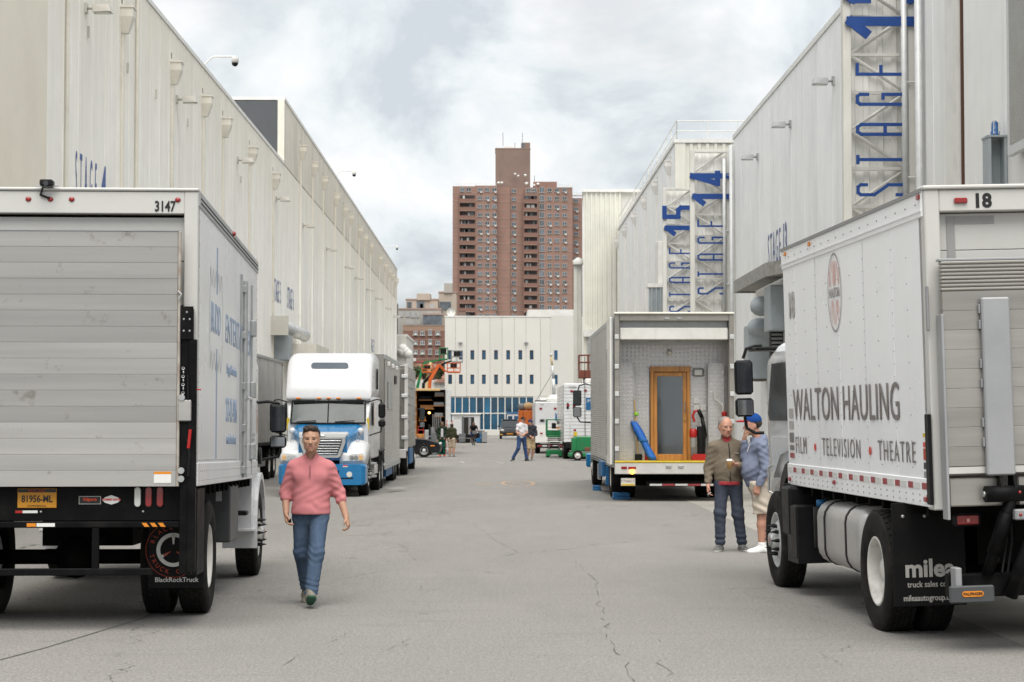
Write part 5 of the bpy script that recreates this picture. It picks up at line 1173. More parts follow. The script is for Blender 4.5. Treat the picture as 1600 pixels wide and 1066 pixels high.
# porch
py = .92
for (a, b_, z0_, z1_) in ((.03, TX(1020), zf, zt-.31), (TX(1085), Wt-.03, zf, zt-.31), (TX(1020), TX(1085), TZ(572), zt-.31)): diamond_sheet('tread_plate', T, a, b_, py, z0_, z1_, .085)
MB().box(.02, Wt-.02, .25, py, zt-.35, zt-.3).build('porch_ceiling', silverd, T)
for (xx, s) in ((.025, 1), (Wt-.035, -1)): MB().box(xx, xx+.01, .13, py, zf, zt-.3).build('porch_side', silver, T)
diamond_sheet('folded_panel', T, .13, TX(994), .70, zf+.02, TZ(566), .085); diamond_sheet('folded_panel', T, TX(1113), Wt-.13, .70, zf+.02, TZ(566), .085)
for xx in (TX(994), TX(1113)): MB().bbox(xx-.012, xx+.012, .67, .71, zf, TZ(565), c=.004).build('panel_edge', galvw, T)
dr = part_empty('porch_door', T)
da, db, dz = TX(1021), TX(1085), TZ(571)
k = MB(); k.bbox(da, da+.075, py-.09, py-.01, zf, dz-.12, c=.006); k.bbox(db-.075, db, py-.09, py-.01, zf, dz-.12, c=.006); k.bbox(da-.01, db+.01, py-.1, py-.01, dz-.12, dz, c=.006); k.build('door_frame', wood, dr)
k = MB(); a, b_ = da+.08, db-.08; k.bbox(a, a+.075, py-.06, py-.015, zf+.02, dz-.13, c=.006); k.bbox(b_-.09, b_, py-.06, py-.015, zf+.02, dz-.13, c=.006); k.bbox(a+.075, b_-.09, py-.058, py-.015, zf+.02, zf+.16, c=.006); k.bbox(a+.075, b_-.09, py-.058, py-.015, dz-.22, dz-.13, c=.006); k.build('door_leaf', wood, dr)
dglass = mat('door_mirror_glass', (.13,.14,.145), .03, .85, var=.1, scale=1)
MB().box(a+.075, b_-.09, py-.042, py-.03, zf+.16, dz-.22).build('door_glass', dglass, dr)
MB().cyl((b_-.045, py-.1, TZ(645)), (b_-.045, py-.1, TZ(627)), .012, n=8).build('pull_handle', chrome, dr); MB().cyl((b_-.05, py-.1, TZ(655)), (b_-.05, py-.06, TZ(655)), .025, n=12).build('door_knob', mat('brass', (.55,.38,.10), .3, .9), dr)
MB().bbox(TX(1089), TX(1107), py-.06, py-.012, TZ(587), TZ(574), c=.03).build('bulkhead_lamp', greyp, T); MB().bbox(TX(1092), TX(1104), py-.075, py-.06, TZ(585), TZ(576), c=.01).build('lamp_glass', clearl, T)
o = MB().bbox(TX(1049), TX(1055), py-.05, py-.012, TZ(548), TZ(544), c=.01).build('porch_light', trimw, T); MB().ball((TX(1052), py-.09, TZ(549)), .06, 10, 7).build('porch_light_globe', trimw, o)
for (u, v) in ((1095, 626), (1095, 637), (1106, 637)): o = MB().bbox(TX(u)-.062, TX(u)+.062, py-.03, py-.012, TZ(v)-.062, TZ(v)+.062, c=.006).build('switch_plate', trimw, T); MB().box(TX(u)-.02, TX(u)+.02, py-.034, py-.0305, TZ(v)-.03, TZ(v)+.03).build('switch', galvw, o)
# deck edge, bumper, lamps, plate
MB().bbox(.0, Wt, -.1, .06, zf-.01, zf+.03, c=.008).build('deck_edge', yellow, T); MB().box(.1, Wt-.1, .07, py, zf-.003, zf+.015).build('porch_deck', yellow, T)
MB().bbox(.0, Wt, -.09, .05, zf-.26, zf-.012, c=.012).build('rear_sill', silver, T)
for u in (1044, 1063): MB().bbox(TX(u)-.06, TX(u)+.06, -.11, -.09, zf-.13, zf-.06, c=.01).build('sill_latch', galv, T)
MB().bbox(TX(970), TX(979), -.105, -.09, zf-.15, zf-.09, c=.01).build('tail_lamp', redl, T); MB().cyl((TX(987), -.115, TZ(737)), (TX(987), -.09, TZ(737)), .05, n=16).build('indicator_lamp', ambon, T); MB().bbox(TX(981), TX(993), -.10, -.088, TZ(733), TZ(729), c=.008).build('tail_lamp', redl, T)
pl = MB().bbox(TX(970), TX(992), -.02, -.01, TZ(759), TZ(747), c=.004).build('licence_plate', trimw, T); MB().box(TX(970)+.01, TX(992)-.01, -.024, -.021, TZ(758.5), TZ(756)).build('plate_band', yellow, pl); text('T79461C', .085, txt_g, pl, (TX(981), -.0225, TZ(752)), FACE_CAM, name='plate_number')
for i in range(5): MB().box(TX(1015)+i*.28, TX(1015)+i*.28+.27, .02, .04, TZ(759), TZ(756)).build('reflective_bar', taper if i % 2 else tapew, T)
m = MB().box(TX(1010), Wt-.1, .05, .15, TZ(760), TZ(752)); 
for s in (.5, 2.1): m.box(s-.05, s+.05, .0, Lt, .55, .72)
m.box(.3, Wt-.3, 1.5, 3.5, .3, .6); m.box(.2, Wt-.2, 4.5, 8.0, .35, .7); m.cyl((.2,2.3,.5), (Wt-.2,2.3,.5), .07); m.build('chassis_frame', chassis, T)
for xx, s in ((.17, -1), (.47, -1), (Wt-.47, 1), (Wt-.17, 1)): wheel(T, (xx, 2.3, .5), s, D=1.0, lod=1); 
for xx, s in ((.17, -1), (Wt-.17, 1)): wheel(T, (xx, 10.6, .5), s, D=1.0, lod=1, style='front')
MB().bbox(-.05, .02, 4.0, 5.6, .42, .78, c=.01).build('side_locker', blueplain, T); MB().bbox(-.02, .3, 3.0, 3.1, .25, .7, c=.01).build('mud_flap', blueplain, T)
for z in range(8): MB().box(-.035, .02, 5.75, 6.5, .3+.05*z, .33+.05*z).build('vent_slat', galv, T)
# open rear door leaf folded back along the side
MB().bbox(-.10, -.055, -.02, 1.25, .80, zt-.05, c=.01).build('rear_door_leaf', trimw, T); MB().bbox(-.07, -.015, .02, .07, .8, zt-.05, c=.006).build('door_hinge_strip', galv, T)
MB().cyl((-.14,.6,3.35), (-.14,.6,1.0), .018, n=8).build('door_lock_rod', galv, T)
# tractor cab ahead of it
cab = part_empty('cab', T)
k = MB(); k.loft([rr(1.31, 1.15, .9, 3.0, .15, 11.2), rr(1.31, 1.15, .9, 3.1, .2, 12.4), rr(1.31, 1.1, .9, 2.2, .2, 13.0), rr(1.31, 1.0, .8, 1.7, .15, 14.3)]); k.build('cab_shell', whitep, cab)
MB().box(.14, .155, 11.5, 12.3, 1.9, 2.7).build('door_window', glassd, cab); MB().bbox(.05, 2.5, 14.2, 14.5, .4, .8, c=.04).build('front_bumper', bluep, cab); MB().bbox(.08, .5, 11.0, 12.2, .35, .95, c=.03).build('fuel_tank', bluep, cab)
mirror(T, [(.16,12.6,2.75), (-.05,12.6,2.8), (-.22,12.6,2.75), (-.26,12.6,2.6)], -.28, 12.6, 1.85, 2.62, .12, split=.6); MB().tube([(-.28,12.6,1.85), (-.2,12.6,1.72), (.12,12.6,1.7)], .02, 8).build('lower_mirror_arm', blackp, T)
# things standing in the porch and the blocks under the trailer
def block(x, y, w_, l_, h, lb): t = thing('leveling_block', lb, 'block', (x, y, 0), 0, 'blue blocks under the trailer'); MB().bbox(0, w_, 0, l_, 0, h*.5-.004, c=.008).build('plank', blueplain, t); MB().bbox(.01, w_-.01, .01, l_-.01, h*.5, h, c=.008).build('plank', blueplain, t)
block(2.62, 43.0, .38, .5, .15, 'blue wooden block on the asphalt beside the trailer rear wheel'); block(2.45, 48.4, .2, .5, .12, 'blue wooden block under the trailer side, farther forward')
m = MB(); m.cyl((2.8, 43.25, .15), (2.8, 43.25, .6), .04, n=10); o = m.build('leveling_jack', chassis, T); o.matrix_parent_inverse = T.matrix_world.inverted(); o.location = (-2.59, -D, 0); o.matrix_parent_inverse.identity()
px0, pz = 2.59, zf+.03
t = thing('folded_umbrella', 'blue folded canopy bag leaning in the trailer porch', 'bag', (px0+TX(1024), D+.35, pz))
k = MB(); k.smooth = True
def tilt_ring(c, r, n=8): return [(c[0]+r*math.cos(2*math.pi*i/n), c[1]+r*math.sin(2*math.pi*i/n), c[2]) for i in range(n)]
k.loft([tilt_ring((-.02+-.42*q, .25*q, .86*q), r) for q, r in ((0,.085),(.12,.10),(.4,.085),(.7,.11),(.95,.085),(1,.06))]); k.build('cover', bluefab, t); k = MB(); k.loft([tilt_ring((-.02-.42*q, .25*q, .86*q), .117) for q in (.5,.54)]); k.build('strap', blueplain, t)
t = thing('broom', 'broom with wooden handle and green clip leaning in the porch', 'broom', (px0+TX(996), D+.55, pz))
MB().cyl((.05,0,.12), (-.02,.1,1.35), .014, n=8).build('handle', mat('broom_wood', (.5,.3,.09), .6), t); MB().bbox(-.02,.14,-.05,.05,0,.14,c=.02).build('brush_head', blackp, t); MB().bbox(-.03,.07,.02,.1,.98,1.06,c=.02).build('clip', mat('lime_plastic', (.25,.55,.04), .5), t)
t = thing('red_can', 'small red can at the foot of the blue bag in the porch', 'can', (px0+TX(1015), D+.5, pz)); MB().lathe([(0,.07),(.2,.07),(.22,.05),(.26,.05),(.26,0)], (0,0,0), 'z', 14).build('body', redp, t); MB().lathe([(.26,.05),(.3,.05),(.3,0)], (0,0,0), 'z', 10).build('cap', blackp, t)
t = thing('vacuum_cleaner', 'upright red and black vacuum cleaner in the trailer porch', 'vacuum cleaner', (px0+TX(1098), D+.5, pz))
k = MB(); k.prism([(-.2,0),(.2,0),(.2,.06),(.08,.14),(-.15,.14),(-.2,.07)], 'y', -.18, .12); k.build('floor_head', redp, t)
k = MB(); k.loft([tilt_ring((.02,.0,.12), .09), tilt_ring((.03,.03,.5), .1), tilt_ring((.0,.06,.75), .07)]); k.build('motor_body', blackp, t)
k = MB().tube([(.03,.05,.3), (.12,.1,.55), (.05,.12,.95), (-.03,.12,1.12)], .045, 10); k.build('hose_spine', blackp, t)
k = MB().tube([(-.03,.12,1.1), (-.12,.1,1.08), (-.16,.08,.98), (-.12,.06,.85)], .028, 8); k.build('handle', redp, t)
MB().lathe([(0,.07),(.05,.085),(.16,.085),(.2,.05)], (-.16,-.02,.5), 'z', 14).build('dust_cup', redp, t); MB().lathe([(-.2,.065),(0,.075)], (-.16,-.02,.5), 'z', 14).build('clear_bin', greyp, t)
t = thing('trailer_hand_rail', 'white bent hand rail fixed inside the trailer porch', 'hand rail', (px0+TX(1128), D+.6, pz)); MB().tube([(.1,0,0), (.1,0,1.2), (.0,0,1.3), (-.08,0,1.35), (-.09,0,1.5)], .016, 8).build('rail', railw, t); MB().bbox(.06,.14,-.03,.03,-.005,.02,c=.005).build('foot_plate', railw, t)
t = thing('fire_extinguisher', 'small red fire extinguisher on the right side of the porch', 'fire extinguisher', (px0+TX(1137), D+.6, pz+.95))
MB().lathe([(0,.05),(.02,.06),(.1,.06),(.13,.05),(.14,.0)], (0,0,.0), 'z', 12).build('upper_body', redp, t); MB().lathe([(-.17,.05),(-.02,.05)], (0,0,0), 'z', 12).build('lower_body', redp, t); MB().cyl((0,0,-.9), (0,0,-.17), .014, n=8).build('hose', blackp, t)

# ---------------------------------------------------------------- white and blue highway tractor with silver trailer, facing the camera
GZ = -.12
T = thing('highway_tractor', 'white highway tractor with blue hood facing the camera on the left', 'truck', (-4.29, 47.5, GZ))
hood = MB(); hood.smooth = False
hood.loft([rr(0, .60, .9, 1.46, .08, .16), rr(0, .66, .9, 1.56, .12, .5), rr(0, .82, .9, 1.70, .18, 1.1), rr(0, .92, .9, 1.80, .2, 1.65)]); hood.build('hood', bluep, T)
gr_ = part_empty('grille', T)
k = MB(); k.prism([(-.56,1.49),(.56,1.49),(.57,1.35),(.44,1.0),(.38,.965),(-.38,.965),(-.44,1.0),(-.57,1.35)], 'y', .06, .2); k.build('surround', mat('grille_chrome', (.66,.66,.65), .2, .9), gr_)
k = MB(); k.prism([(-.48,1.43),(.48,1.43),(.48,1.34),(.37,1.03),(-.37,1.03),(-.48,1.34)], 'y', .05, .059); k.build('opening', blackp, gr_)
for i in range(6):
    z = 1.05+.064*i; hw = .36+.11*min(1, (z-1.03)/.31); MB().bbox(-hw, hw, .025, .05, z, z+.028, c=.006).build('slat', chrome, gr_)
k = MB(); k.loft([rr(0, .58, 1.47, 1.545, .03, .05), rr(0, .62, 1.50, 1.60, .04, .42)]); k.build('hood_nose', whitep, gr_); MB().ball((0,.045,1.50), .06, 12, 6, (1.2,.3,.6)).build('badge', chrome, gr_)
for s in (-1, 1):
    k = MB(); k.smooth = True
    def fr_(y, x0, x1, z0, z1): return [(s*x0, y, z0), (s*x1, y, z0), (s*x1, y, z0+(z1-z0)*.6), (s*(x1-.05), y, z0+(z1-z0)*.88), (s*(x1-.16), y, z1), (s*(x0+.12), y, z1+.05), (s*x0, y, z1+.08)]
    k.loft([fr_(.14,.42,1.03,.80,1.02), fr_(.3,.45,1.07,.78,1.16), fr_(.6,.5,1.09,.80,1.30), fr_(1.0,.56,1.10,1.02,1.38), fr_(1.4,.62,1.10,1.0,1.36), fr_(1.75,.7,1.09,.75,1.28)]); k.build('fender', whitep, T)
    o = MB().prism([(s*.50,.885),(s*.52,.93),(s*.66,1.03),(s*.80,1.07),(s*1.0,1.07),(s*1.03,.98),(s*1.02,.885)], 'y', .10, .2).build('headlight', clearl, T)
    MB().bbox(min(s*.9,s*1.0), max(s*.9,s*1.0), .085, .1, .9, 1.03, c=.01).build('turn_signal', mat('pale_amber_lens', (.7,.42,.2), .2, coat=.4), o); MB().cyl((s*.72,.085,.965), (s*.72,.1,.965), .055, n=14).build('reflector', chrome, o); MB().cyl((s*.83,.085,.965), (s*.83,.1,.965), .055, n=14).build('reflector', chrome, o)
    wheel(T, (s*.96, 1.0, .51), s, D=1.02, lod=0, style='front', rim_m=chrome)
    for y in (4.6, 5.8): wheel(T, (s*1.02, y, .51), s, D=1.02, lod=1, rim_m=galvw); wheel(T, (s*.72, y, .51), s, D=1.02, lod=1)
    MB().tube([(s*1.0,1.55,2.35), (s*1.25,1.5,2.42), (s*1.36,1.5,2.40), (s*1.38,1.5,2.3)], .016, 8).build('mirror_bracket', blackp, T); MB().tube([(s*1.38,1.5,1.75), (s*1.36,1.5,1.6), (s*1.05,1.6,1.5)], .016, 8).build('mirror_bracket', blackp, T)
    k = MB(); k.bbox(s*1.38-.09, s*1.38+.09, 1.45, 1.6, 1.95, 2.32, c=.04); k.bbox(s*1.38-.09, s*1.38+.09, 1.45, 1.6, 1.72, 1.9, c=.04); k.build('mirror', blackp, T)
    k = MB(); k.ball((s*.86,1.2,1.62), .085, 12, 8); k.cyl((s*.8,1.2,1.3), (s*.86,1.2,1.6), .012, n=6); k.build('hood_mirror', whitep, T)
    k = MB().tube([(s*.76,.75,1.15), (s*.82,.7,1.6), (s*.88,.75,1.15)], .008, 6); k.build('mirror_stay', galv, T)
k = MB(); k.loft([rr(0, .98, .30, .80, .05, -.10), rr(0, 1.07, .29, .81, .08, .0), rr(0, 1.10, .30, .81, .08, .4)]); k.build('bumper', bluep, T)
MB().box(-.42, .42, -.108, -.1005, .52, .66).build('bumper_intake', blackp, T)
for s in (-1, 1): MB().cyl((s*.68,-.112,.56), (s*.68,-.10,.56), .07, n=16).build('fog_lamp', clearl, T); MB().bbox(s*.62-.16, s*.62+.16, -.107, -.1, .45, .48, c=.002).build('bumper_slot', blackp, T)
MB().box(.52,.64,-.106,-.101,.74,.79).build('bumper_sticker', txt_w, T); MB().box(.52,.64,-.108,-.1065,.765,.79).build('bumper_sticker_band', txt_r, T)
# cab and raised roof
k = MB(); k.loft([rr(0, 1.02, .95, 1.82, .06, 1.62), rr(0, 1.08, .9, 2.42, .06, 1.95), rr(0, 1.12, .9, 2.5, .06, 2.4), rr(0, 1.16, .9, 2.5, .06, 4.3)]); k.build('cab_shell', whitep, T)
k = MB(); k.smooth = True; k.loft([rr(0, 1.08, 2.40, 2.50, .04, 1.80, 6), rr(0, 1.10, 2.40, 2.72, .14, 1.86, 6), rr(0, 1.10, 2.41, 3.15, .22, 2.03, 6), rr(0, 1.11, 2.42, 3.50, .26, 2.28, 6), rr(0, 1.12, 2.42, 3.64, .26, 2.7, 6), rr(0, 1.14, 2.42, 3.69, .26, 4.2, 6)]); rf = k.build('roof_fairing', whitep, T)
k = [(p[0], p[2]) for p in rr(0, .48, 3.22, 3.38, .08, 0)]; MB().prism(k, 'y', 2.07, 2.3).build('roof_vent', mat('grey_vent', (.16,.19,.22), .4), rf)
for x in (-.78, -.25, .0, .25, .78): MB().bbox(x-.055, x+.055, 1.765, 1.81, 2.43, 2.475, c=.01).build('marker_lamp', amber, rf)
k = MB(); k.add([(-.94,1.585,1.83),(0,1.545,1.82),(.94,1.585,1.83),(.92,1.83,2.41),(0,1.79,2.42),(-.92,1.83,2.41)], [(0,1,4,5),(1,2,3,4)]); ws = k.build('windscreen', wglass, T)
MB().cyl((0,1.535,1.81), (0,1.78,2.42), .016, n=6).build('screen_divider', blackp, ws)
k = MB(); k.tube([(-.95,1.58,1.82), (-.93,1.83,2.42), (.93,1.83,2.42), (.95,1.58,1.82), (0,1.535,1.81), (-.95,1.58,1.82)], .022, 6); k.build('screen_seal', blackp, ws)
MB().box(-.9, .9, 1.735, 1.80, 2.335, 2.40).build('visor_shade', blackp, ws)  # dark band standing in for visor shade across the top of the glass
for x0 in (-.80, .18): MB().tube([(x0, 1.55, 1.85), (x0+.5, 1.535, 1.88)], .012, 6).build('wiper', blackp, ws)
for s in (-1, 1):
    MB().bbox(min(s*1.135,s*1.15), max(s*1.135,s*1.15), 1.95, 2.75, 1.75, 2.35, c=.004).build('door_window', glassd, T)
    k = [(p[0], p[2]) for p in rr(0, .10, 0, .55, .1, 0)]; MB().prism([(3.4+a, 2.7+b_) for a, b_ in k], 'x', s*1.13, s*1.165).build('sleeper_window', blackp, T)
    MB().box(s*1.02-.03, s*1.02+.03, 1.63, 1.66, 1.65, 1.95).build('yellow_sticker', yellow, T)
    MB().bbox(s*.95-.2, s*.95+.2, 2.0, 4.0, .38, .85, c=.12).build('fuel_tank', chrome, T); k = MB(); k.bbox(s*1.0-.18, s*1.0+.18, 4.0, 6.5, 1.04, 1.10, c=.02); k.bbox(s*1.0-.18, s*1.0+.18, 4.0, 4.08, .5, 1.05, c=.02); k.build('mud_guard', blackp, T)
    for z in (.42, .75): MB().bbox(s*1.05-.14, s*1.05+.14, 1.9, 2.6, z, z+.05, c=.01).build('step', galv, T)
m = MB(); m.box(-.45, .45, .3, 6.8, .5, .9); m.cyl((-.9,1.0,.5), (.9,1.0,.5), .06); m.build('chassis_frame', chassis, T)
# its trailer
T = thing('semi_trailer', 'silver ribbed semi-trailer coupled behind the white tractor', 'trailer', (-4.40, 53.9, GZ))
hw = 1.28; MB().box(-hw+.02, hw-.02, 0, .05, 1.0, 3.72).build('front_wall', silverd, T); MB().box(-hw+.01, hw-.01, .05, 8.4, 3.70, 3.74).build('roof', silverd, T); MB().box(-hw+.02, hw-.02, .05, 8.4, .95, 1.05).build('floor', galv, T); MB().box(-hw+.02, hw-.02, 8.35, 8.4, 1.05, 3.7).build('rear_wall', silverd, T)
for s in (1, -1):
    hsiding('side_siding', silver, T, s*(hw-.012), .05, 8.4, .62, 3.6, 50, s=s); MB().bbox(s*hw-.02, s*hw+.02, -.01, 8.41, 3.6, 3.74, c=.008).build('top_rail', galv, T); MB().bbox(s*hw-.02, s*hw+.02, 0, 8.41, .50, .64, c=.008).build('bottom_rail', galv, T)
    for i in range(3): MB().bbox(s*hw, s*(hw+.1), .9+2.2*i, 1.1+2.2*i, 3.42, 3.56, c=.02).build('side_lamp', trimw, T) if s > 0 else None
    for i in range(3): MB().bbox(min(s*(hw+.004),s*(hw+.03)), max(s*(hw+.004),s*(hw+.03)), 1.4+.9*i, 2.1+.9*i, 2.2, 3.0, c=.004).build('vent_grille', galv, T)
    MB().bbox(min(s*(hw+.004),s*(hw+.03)), max(s*(hw+.004),s*(hw+.03)), 5.0, 6.0, 3.0, 3.25, c=.004).build('black_vent', blackp, T)
    for y in (6.0, 7.2): wheel(T, (s*1.1, y, .5), s, D=1.0, lod=1, rim_m=galvw)
    MB().bbox(min(s*.9,s*1.24), max(s*.9,s*1.24), 1.5, 4.8, .25, .5, c=.02).build('belly_locker', blueplain, T)
MB().box(-.8,.8,.5,8,.5,.95).build('chassis_frame', chassis, T)
# ---------------------------------------------------------------- stainless truck with round NY emblem
T = thing('stainless_box_truck', 'stainless steel box truck with round NY emblem behind the ribbed trailer', 'truck', (-4.25, 64.2, GZ)); hw = 1.25
MB().bbox(-hw, hw, 0, 7.4, .95, 3.72, c=.02).build('cargo_box', silverd, T)
for s in (-1, 1):
    MB().bbox(s*hw-.06, s*hw+.06, -.05, .05, .85, 3.75, c=.01).build('corner_post', silver, T)
    MB().bbox(min(.02*s,s*(hw-.08)), max(.02*s,s*(hw-.08)), -.03, 0, 1.0, 3.6, c=.006).build('rear_door', silverd, T)
    for z in (1.3, 2.0, 2.7, 3.35): MB().bbox(s*hw-.16, s*hw+.05, -.085, -.05, z-.06, z+.06, c=.015).build('hinge', galvw, T)
    for y in (2.0,): wheel(T, (s*1.08, y, .5), s, D=1.0, lod=1); wheel(T, (s*.76, y, .5), s, D=1.0, lod=1)
    wheel(T, (s*1.05, 8.4, .5), s, D=1.0, lod=1, style='front')
for x in (.15, .3): MB().cyl((x,-.06,1.05), (x,-.06,3.55), .02, n=6).build('lock_rod', galv, T)
k = MB(); ring(k, (.62,-.035,2.42), .40, .40, .045, 'xz', 28); k.build('round_emblem', greyclad, T); text('NY', .38, greyclad, T, (.62,-.036,2.40), FACE_CAM, bold=.012, name='emblem_lettering')
k = MB().bbox(-hw, hw, -.1, .1, .62, .92, c=.01); k.build('rear_bumper', silver, T)
for x, mm in ((.62, redl), (.78, amber), (.95, redl), (-.8, redl), (-.62, amber)): MB().cyl((x,-.115,.78), (x,-.1,.78), .06, n=12).build('tail_lamp', mm, T)
for x in (.7, -.7): MB().bbox(x-.1, x+.1, -.11, -.1, 1.02, 1.07, c=.005).build('clearance_lamp', redl, T)
for i in range(8): MB().box(hw+.061, hw+.08, 1.2, 6.5, 1.2+.3*i, 1.23+.3*i).build('side_rib', galv, T)
MB().bbox(hw-.25, hw, 2.8, 5.5, .35, .9, c=.03).build('side_locker', blueplain, T); MB().box(-.8,.8,.3,9,.45,.9).build('chassis_frame', chassis, T)
MB().bbox(-1.15, 1.15, 7.6, 9.4, .8, 2.6, c=.12).build('cab', whitep, T)
for s in (-1,): mirror(T, [(1.15,8.8,2.3), (1.4,8.8,2.3)], 1.45, 8.8, 1.6, 2.35, .1)
# ---------------------------------------------------------------- plain silver trailer parked against the left wall
T = thing('parked_trailer', 'plain silver trailer parked against the left wall behind truck 3147', 'trailer', (-8.45, 52, GZ))
MB().bbox(-1.25, 1.25, 0, 13, 1.15, 3.87, c=.03).build('body', silver, T)
for i in range(7): MB().box(1.251, 1.262, .6+2*i, .63+2*i, 1.2, 3.8).build('panel_seam', galv, T)
MB().box(1.25, 1.28, 0, 13, 3.80, 3.88).build('top_rail', galv, T); MB().box(1.25, 1.28, 0, 13, 1.1, 1.2).build('bottom_rail', blackp, T); MB().bbox(1.26,1.29,12.6,12.75,3.7,3.76,c=.005).build('clearance_lamp', redl, T)
for y in (9.6, 10.9): wheel(T, (1.08, y, .5), 1, D=1.0, lod=1); wheel(T, (-1.08, y, .5), -1, D=1.0, lod=1)
m = MB()
for i in range(26): m.box(-1.0, 1.2, .3+.5*i, .36+.5*i, .65, 1.12)
m.box(-.9,.9,1,12,.5,.9); m.build('underframe', chassis, T); MB().bbox(1.12, 1.2, 3, 8.5, .45, .62, c=.01).build('side_guard', galv, T)
for y in (3.4,): MB().cyl((.9,y,0), (.9,y,1.1), .06, n=8).build('landing_leg', galv, T); MB().cyl((-.9,y,0), (-.9,y,1.1), .06, n=8).build('landing_leg', galv, T)
# ================================================================== FARTHER VEHICLES AND EQUIPMENT
def car(name, label, cat, loc, rot, prof, roof, paint, Wd, wy, D=.66, group=None, trim=None):
    """prof: body side outline (y forward, z); roof: greenhouse outline; built symmetrical about x=0, front towards +y"""
    t = thing(name, label, cat, loc, (0,0,rot), group); h = Wd/2
    def ringp(p, x, ins): cy_ = sum(q[0] for q in p)/len(p); cz_ = sum(q[1] for q in p)/len(p); return [(x, q[0]+(cy_-q[0])*ins*.15, q[1]+(cz_-q[1])*ins*.5) for q in p]
    k = MB(); k.smooth = False; k.loft([ringp(prof, -h, .25), ringp(prof, -h+.07, .06), ringp(prof, -h+.2, 0), ringp(prof, h-.2, 0), ringp(prof, h-.07, .06), ringp(prof, h, .25)]); k.build('body', paint, t)
    k = MB(); k.loft([[(x*sc_, p[0], p[1]) for (p, sc_) in zip(roof[0], roof[1])] for x in (-1, 1)]); k.build('cabin_glass', glassd, t)
    k = MB(); top = [p for p in roof[0] if p[1] > max(q[1] for q in roof[0])-.12]
    y0, y1 = min(p[0] for p in top), max(p[0] for p in top); zt_ = max(p[1] for p in roof[0]); k.bbox(-h*.74, h*.74, y0-.05, y1+.05, zt_-.03, zt_+.03, c=.025); k.build('roof', paint, t)
    for y in wy:
        for s in (-1, 1): wheel(t, (s*(h-.09), y, D/2), s, D=D, W=.22, style='front', lod=1, rim_m=galvw)
    return t
sed = [(-2.25,.32),(-2.3,.6),(-2.2,.92),(-1.3,.98),(.5,.97),(1.6,.86),(2.15,.70),(2.28,.5),(2.22,.28),(1.9,.22),(-1.9,.22)]
sroof = ([(-1.75,.95),(-1.1,1.38),(-.1,1.42),(.35,1.36),(1.15,.95)], (.78,.62,.62,.64,.80))
t = car('black_car', 'black sedan parked across the lane behind the stainless truck', 'car', (-4.82, 91, gz(-4.8, 91)), R(-90), sed, sroof, carblk, 1.82, (1.45, -1.35))
for s in (-1, 1): MB().bbox(s*.62-.18, s*.62+.18, 2.08, 2.24, .58, .70, c=.03).build('headlight', clearl, t)
MB().bbox(-.45,.45,2.2,2.29,.42,.56,c=.02).build('grille', blackp, t); MB().bbox(.915,.93,1.75,1.95,.52,.58,c=.005).build('side_marker', amber, t)
van = [(-2.4,.3),(-2.45,1.0),(-2.4,1.15),(1.2,1.12),(1.75,1.05),(2.2,.92),(2.3,.6),(2.25,.28),(-2.2,.25)]
vroof = ([(-2.35,1.1),(-2.25,1.72),(.3,1.76),(.75,1.70),(1.55,1.08)], (.86,.74,.74,.74,.84))
t = car('taxi_van', 'black fronted van with yellow sides parked near the office block', 'van', (1.25, 175, 0), R(180), van, vroof, carblk, 1.8, (1.5, -1.5))
MB().bbox(-.92,-.895,-2.3,1.2,.45,1.05,c=.005).build('side_panel', taxi, t); MB().bbox(.895,.92,-2.3,1.2,.45,1.05,c=.005).build('side_panel', taxi, t); MB().bbox(-.3,.3,2.3,2.33,.42,.54,c=.005).build('licence_plate', plate_y, t)
for s in (-1, 1): MB().bbox(s*.68-.16, s*.68+.16, 2.1, 2.3, .72, .88, c=.03).build('headlight', clearl, t); MB().bbox(s*.75-.12, s*.75+.12, 2.22, 2.3, .36, .44, c=.02).build('fog_lamp', taxi, t); MB().bbox(s*1.0-.09, s*1.0+.09, .95, 1.1, 1.08, 1.24, c=.03).build('mirror', blackp, t)
# ---- open grip truck with gear
T = thing('grip_truck', 'open-backed grip truck full of gear behind the black car', 'truck', (-3.3, 98, 0)); q = 98/3000
def GX(u): return (u-775)*q+3.3
def GZ_(v): return CAMH+(655-v)*q
a, b_, zt, zb = GX(647), GX(697), GZ_(609), .75
MB().box(a, a+.05, 0, 6.5, zb, zt).build('side_wall', silverd, T); MB().box(b_-.05, b_, 0, 6.5, zb, zt).build('side_wall', silverd, T); MB().box(a, b_, 0, 6.5, zt, zt+.06).build('roof', silver, T); MB().box(a, b_, 0, 6.5, zb-.1, zb).build('floor', wood, T); MB().box(a+.05, b_-.05, 4.0, 4.1, zb, zt).build('inner_wall', darkin, T); MB().box(a, b_, 6.5, 8.2, .7, 2.6).build('cab', whitep, T)
MB().box(a+.06, a+.12, .02, 4, zb, zt-.02).build('wood_lining', wood, T); MB().bbox(a+.03, b_-.3, -.1, .02, zt-.06, zt+.06, c=.01).build('header_board', mat('light_plywood', (.62,.42,.20), .6), T)
MB().bbox(b_+.0, b_+.26, -.5, -.42, zb-.1, zt, c=.01).build('rear_door', galvw, T); MB().bbox(a-.28, a-.02, -.4, -.34, zb-.1, zt, c=.01).build('rear_door', blackp, T)
for (z, x0, x1) in ((2.75, .2, .9), (2.3, .25, 1.0), (2.95, 1.0, 1.55), (2.45, .95, 1.55), (1.9, 1.0, 1.5), (1.7, .2, .6)): o = MB().box(a+x0, a+x1, .6, 2.2, z, z+.05).build('shelf', wood, T); MB().box(a+x0+.04, a+x1-.05, .7, 1.9, z+.05, z+.22).build('stored_case', rs.choice((graycab, blackp, greyp, wood, galv)), o)
for i in range(5): MB().cyl((a+.95+.1*i, .5, zb), (a+.95+.1*i, .6, zb+1.3), .025, n=6).build('stand_tube', galv, T)
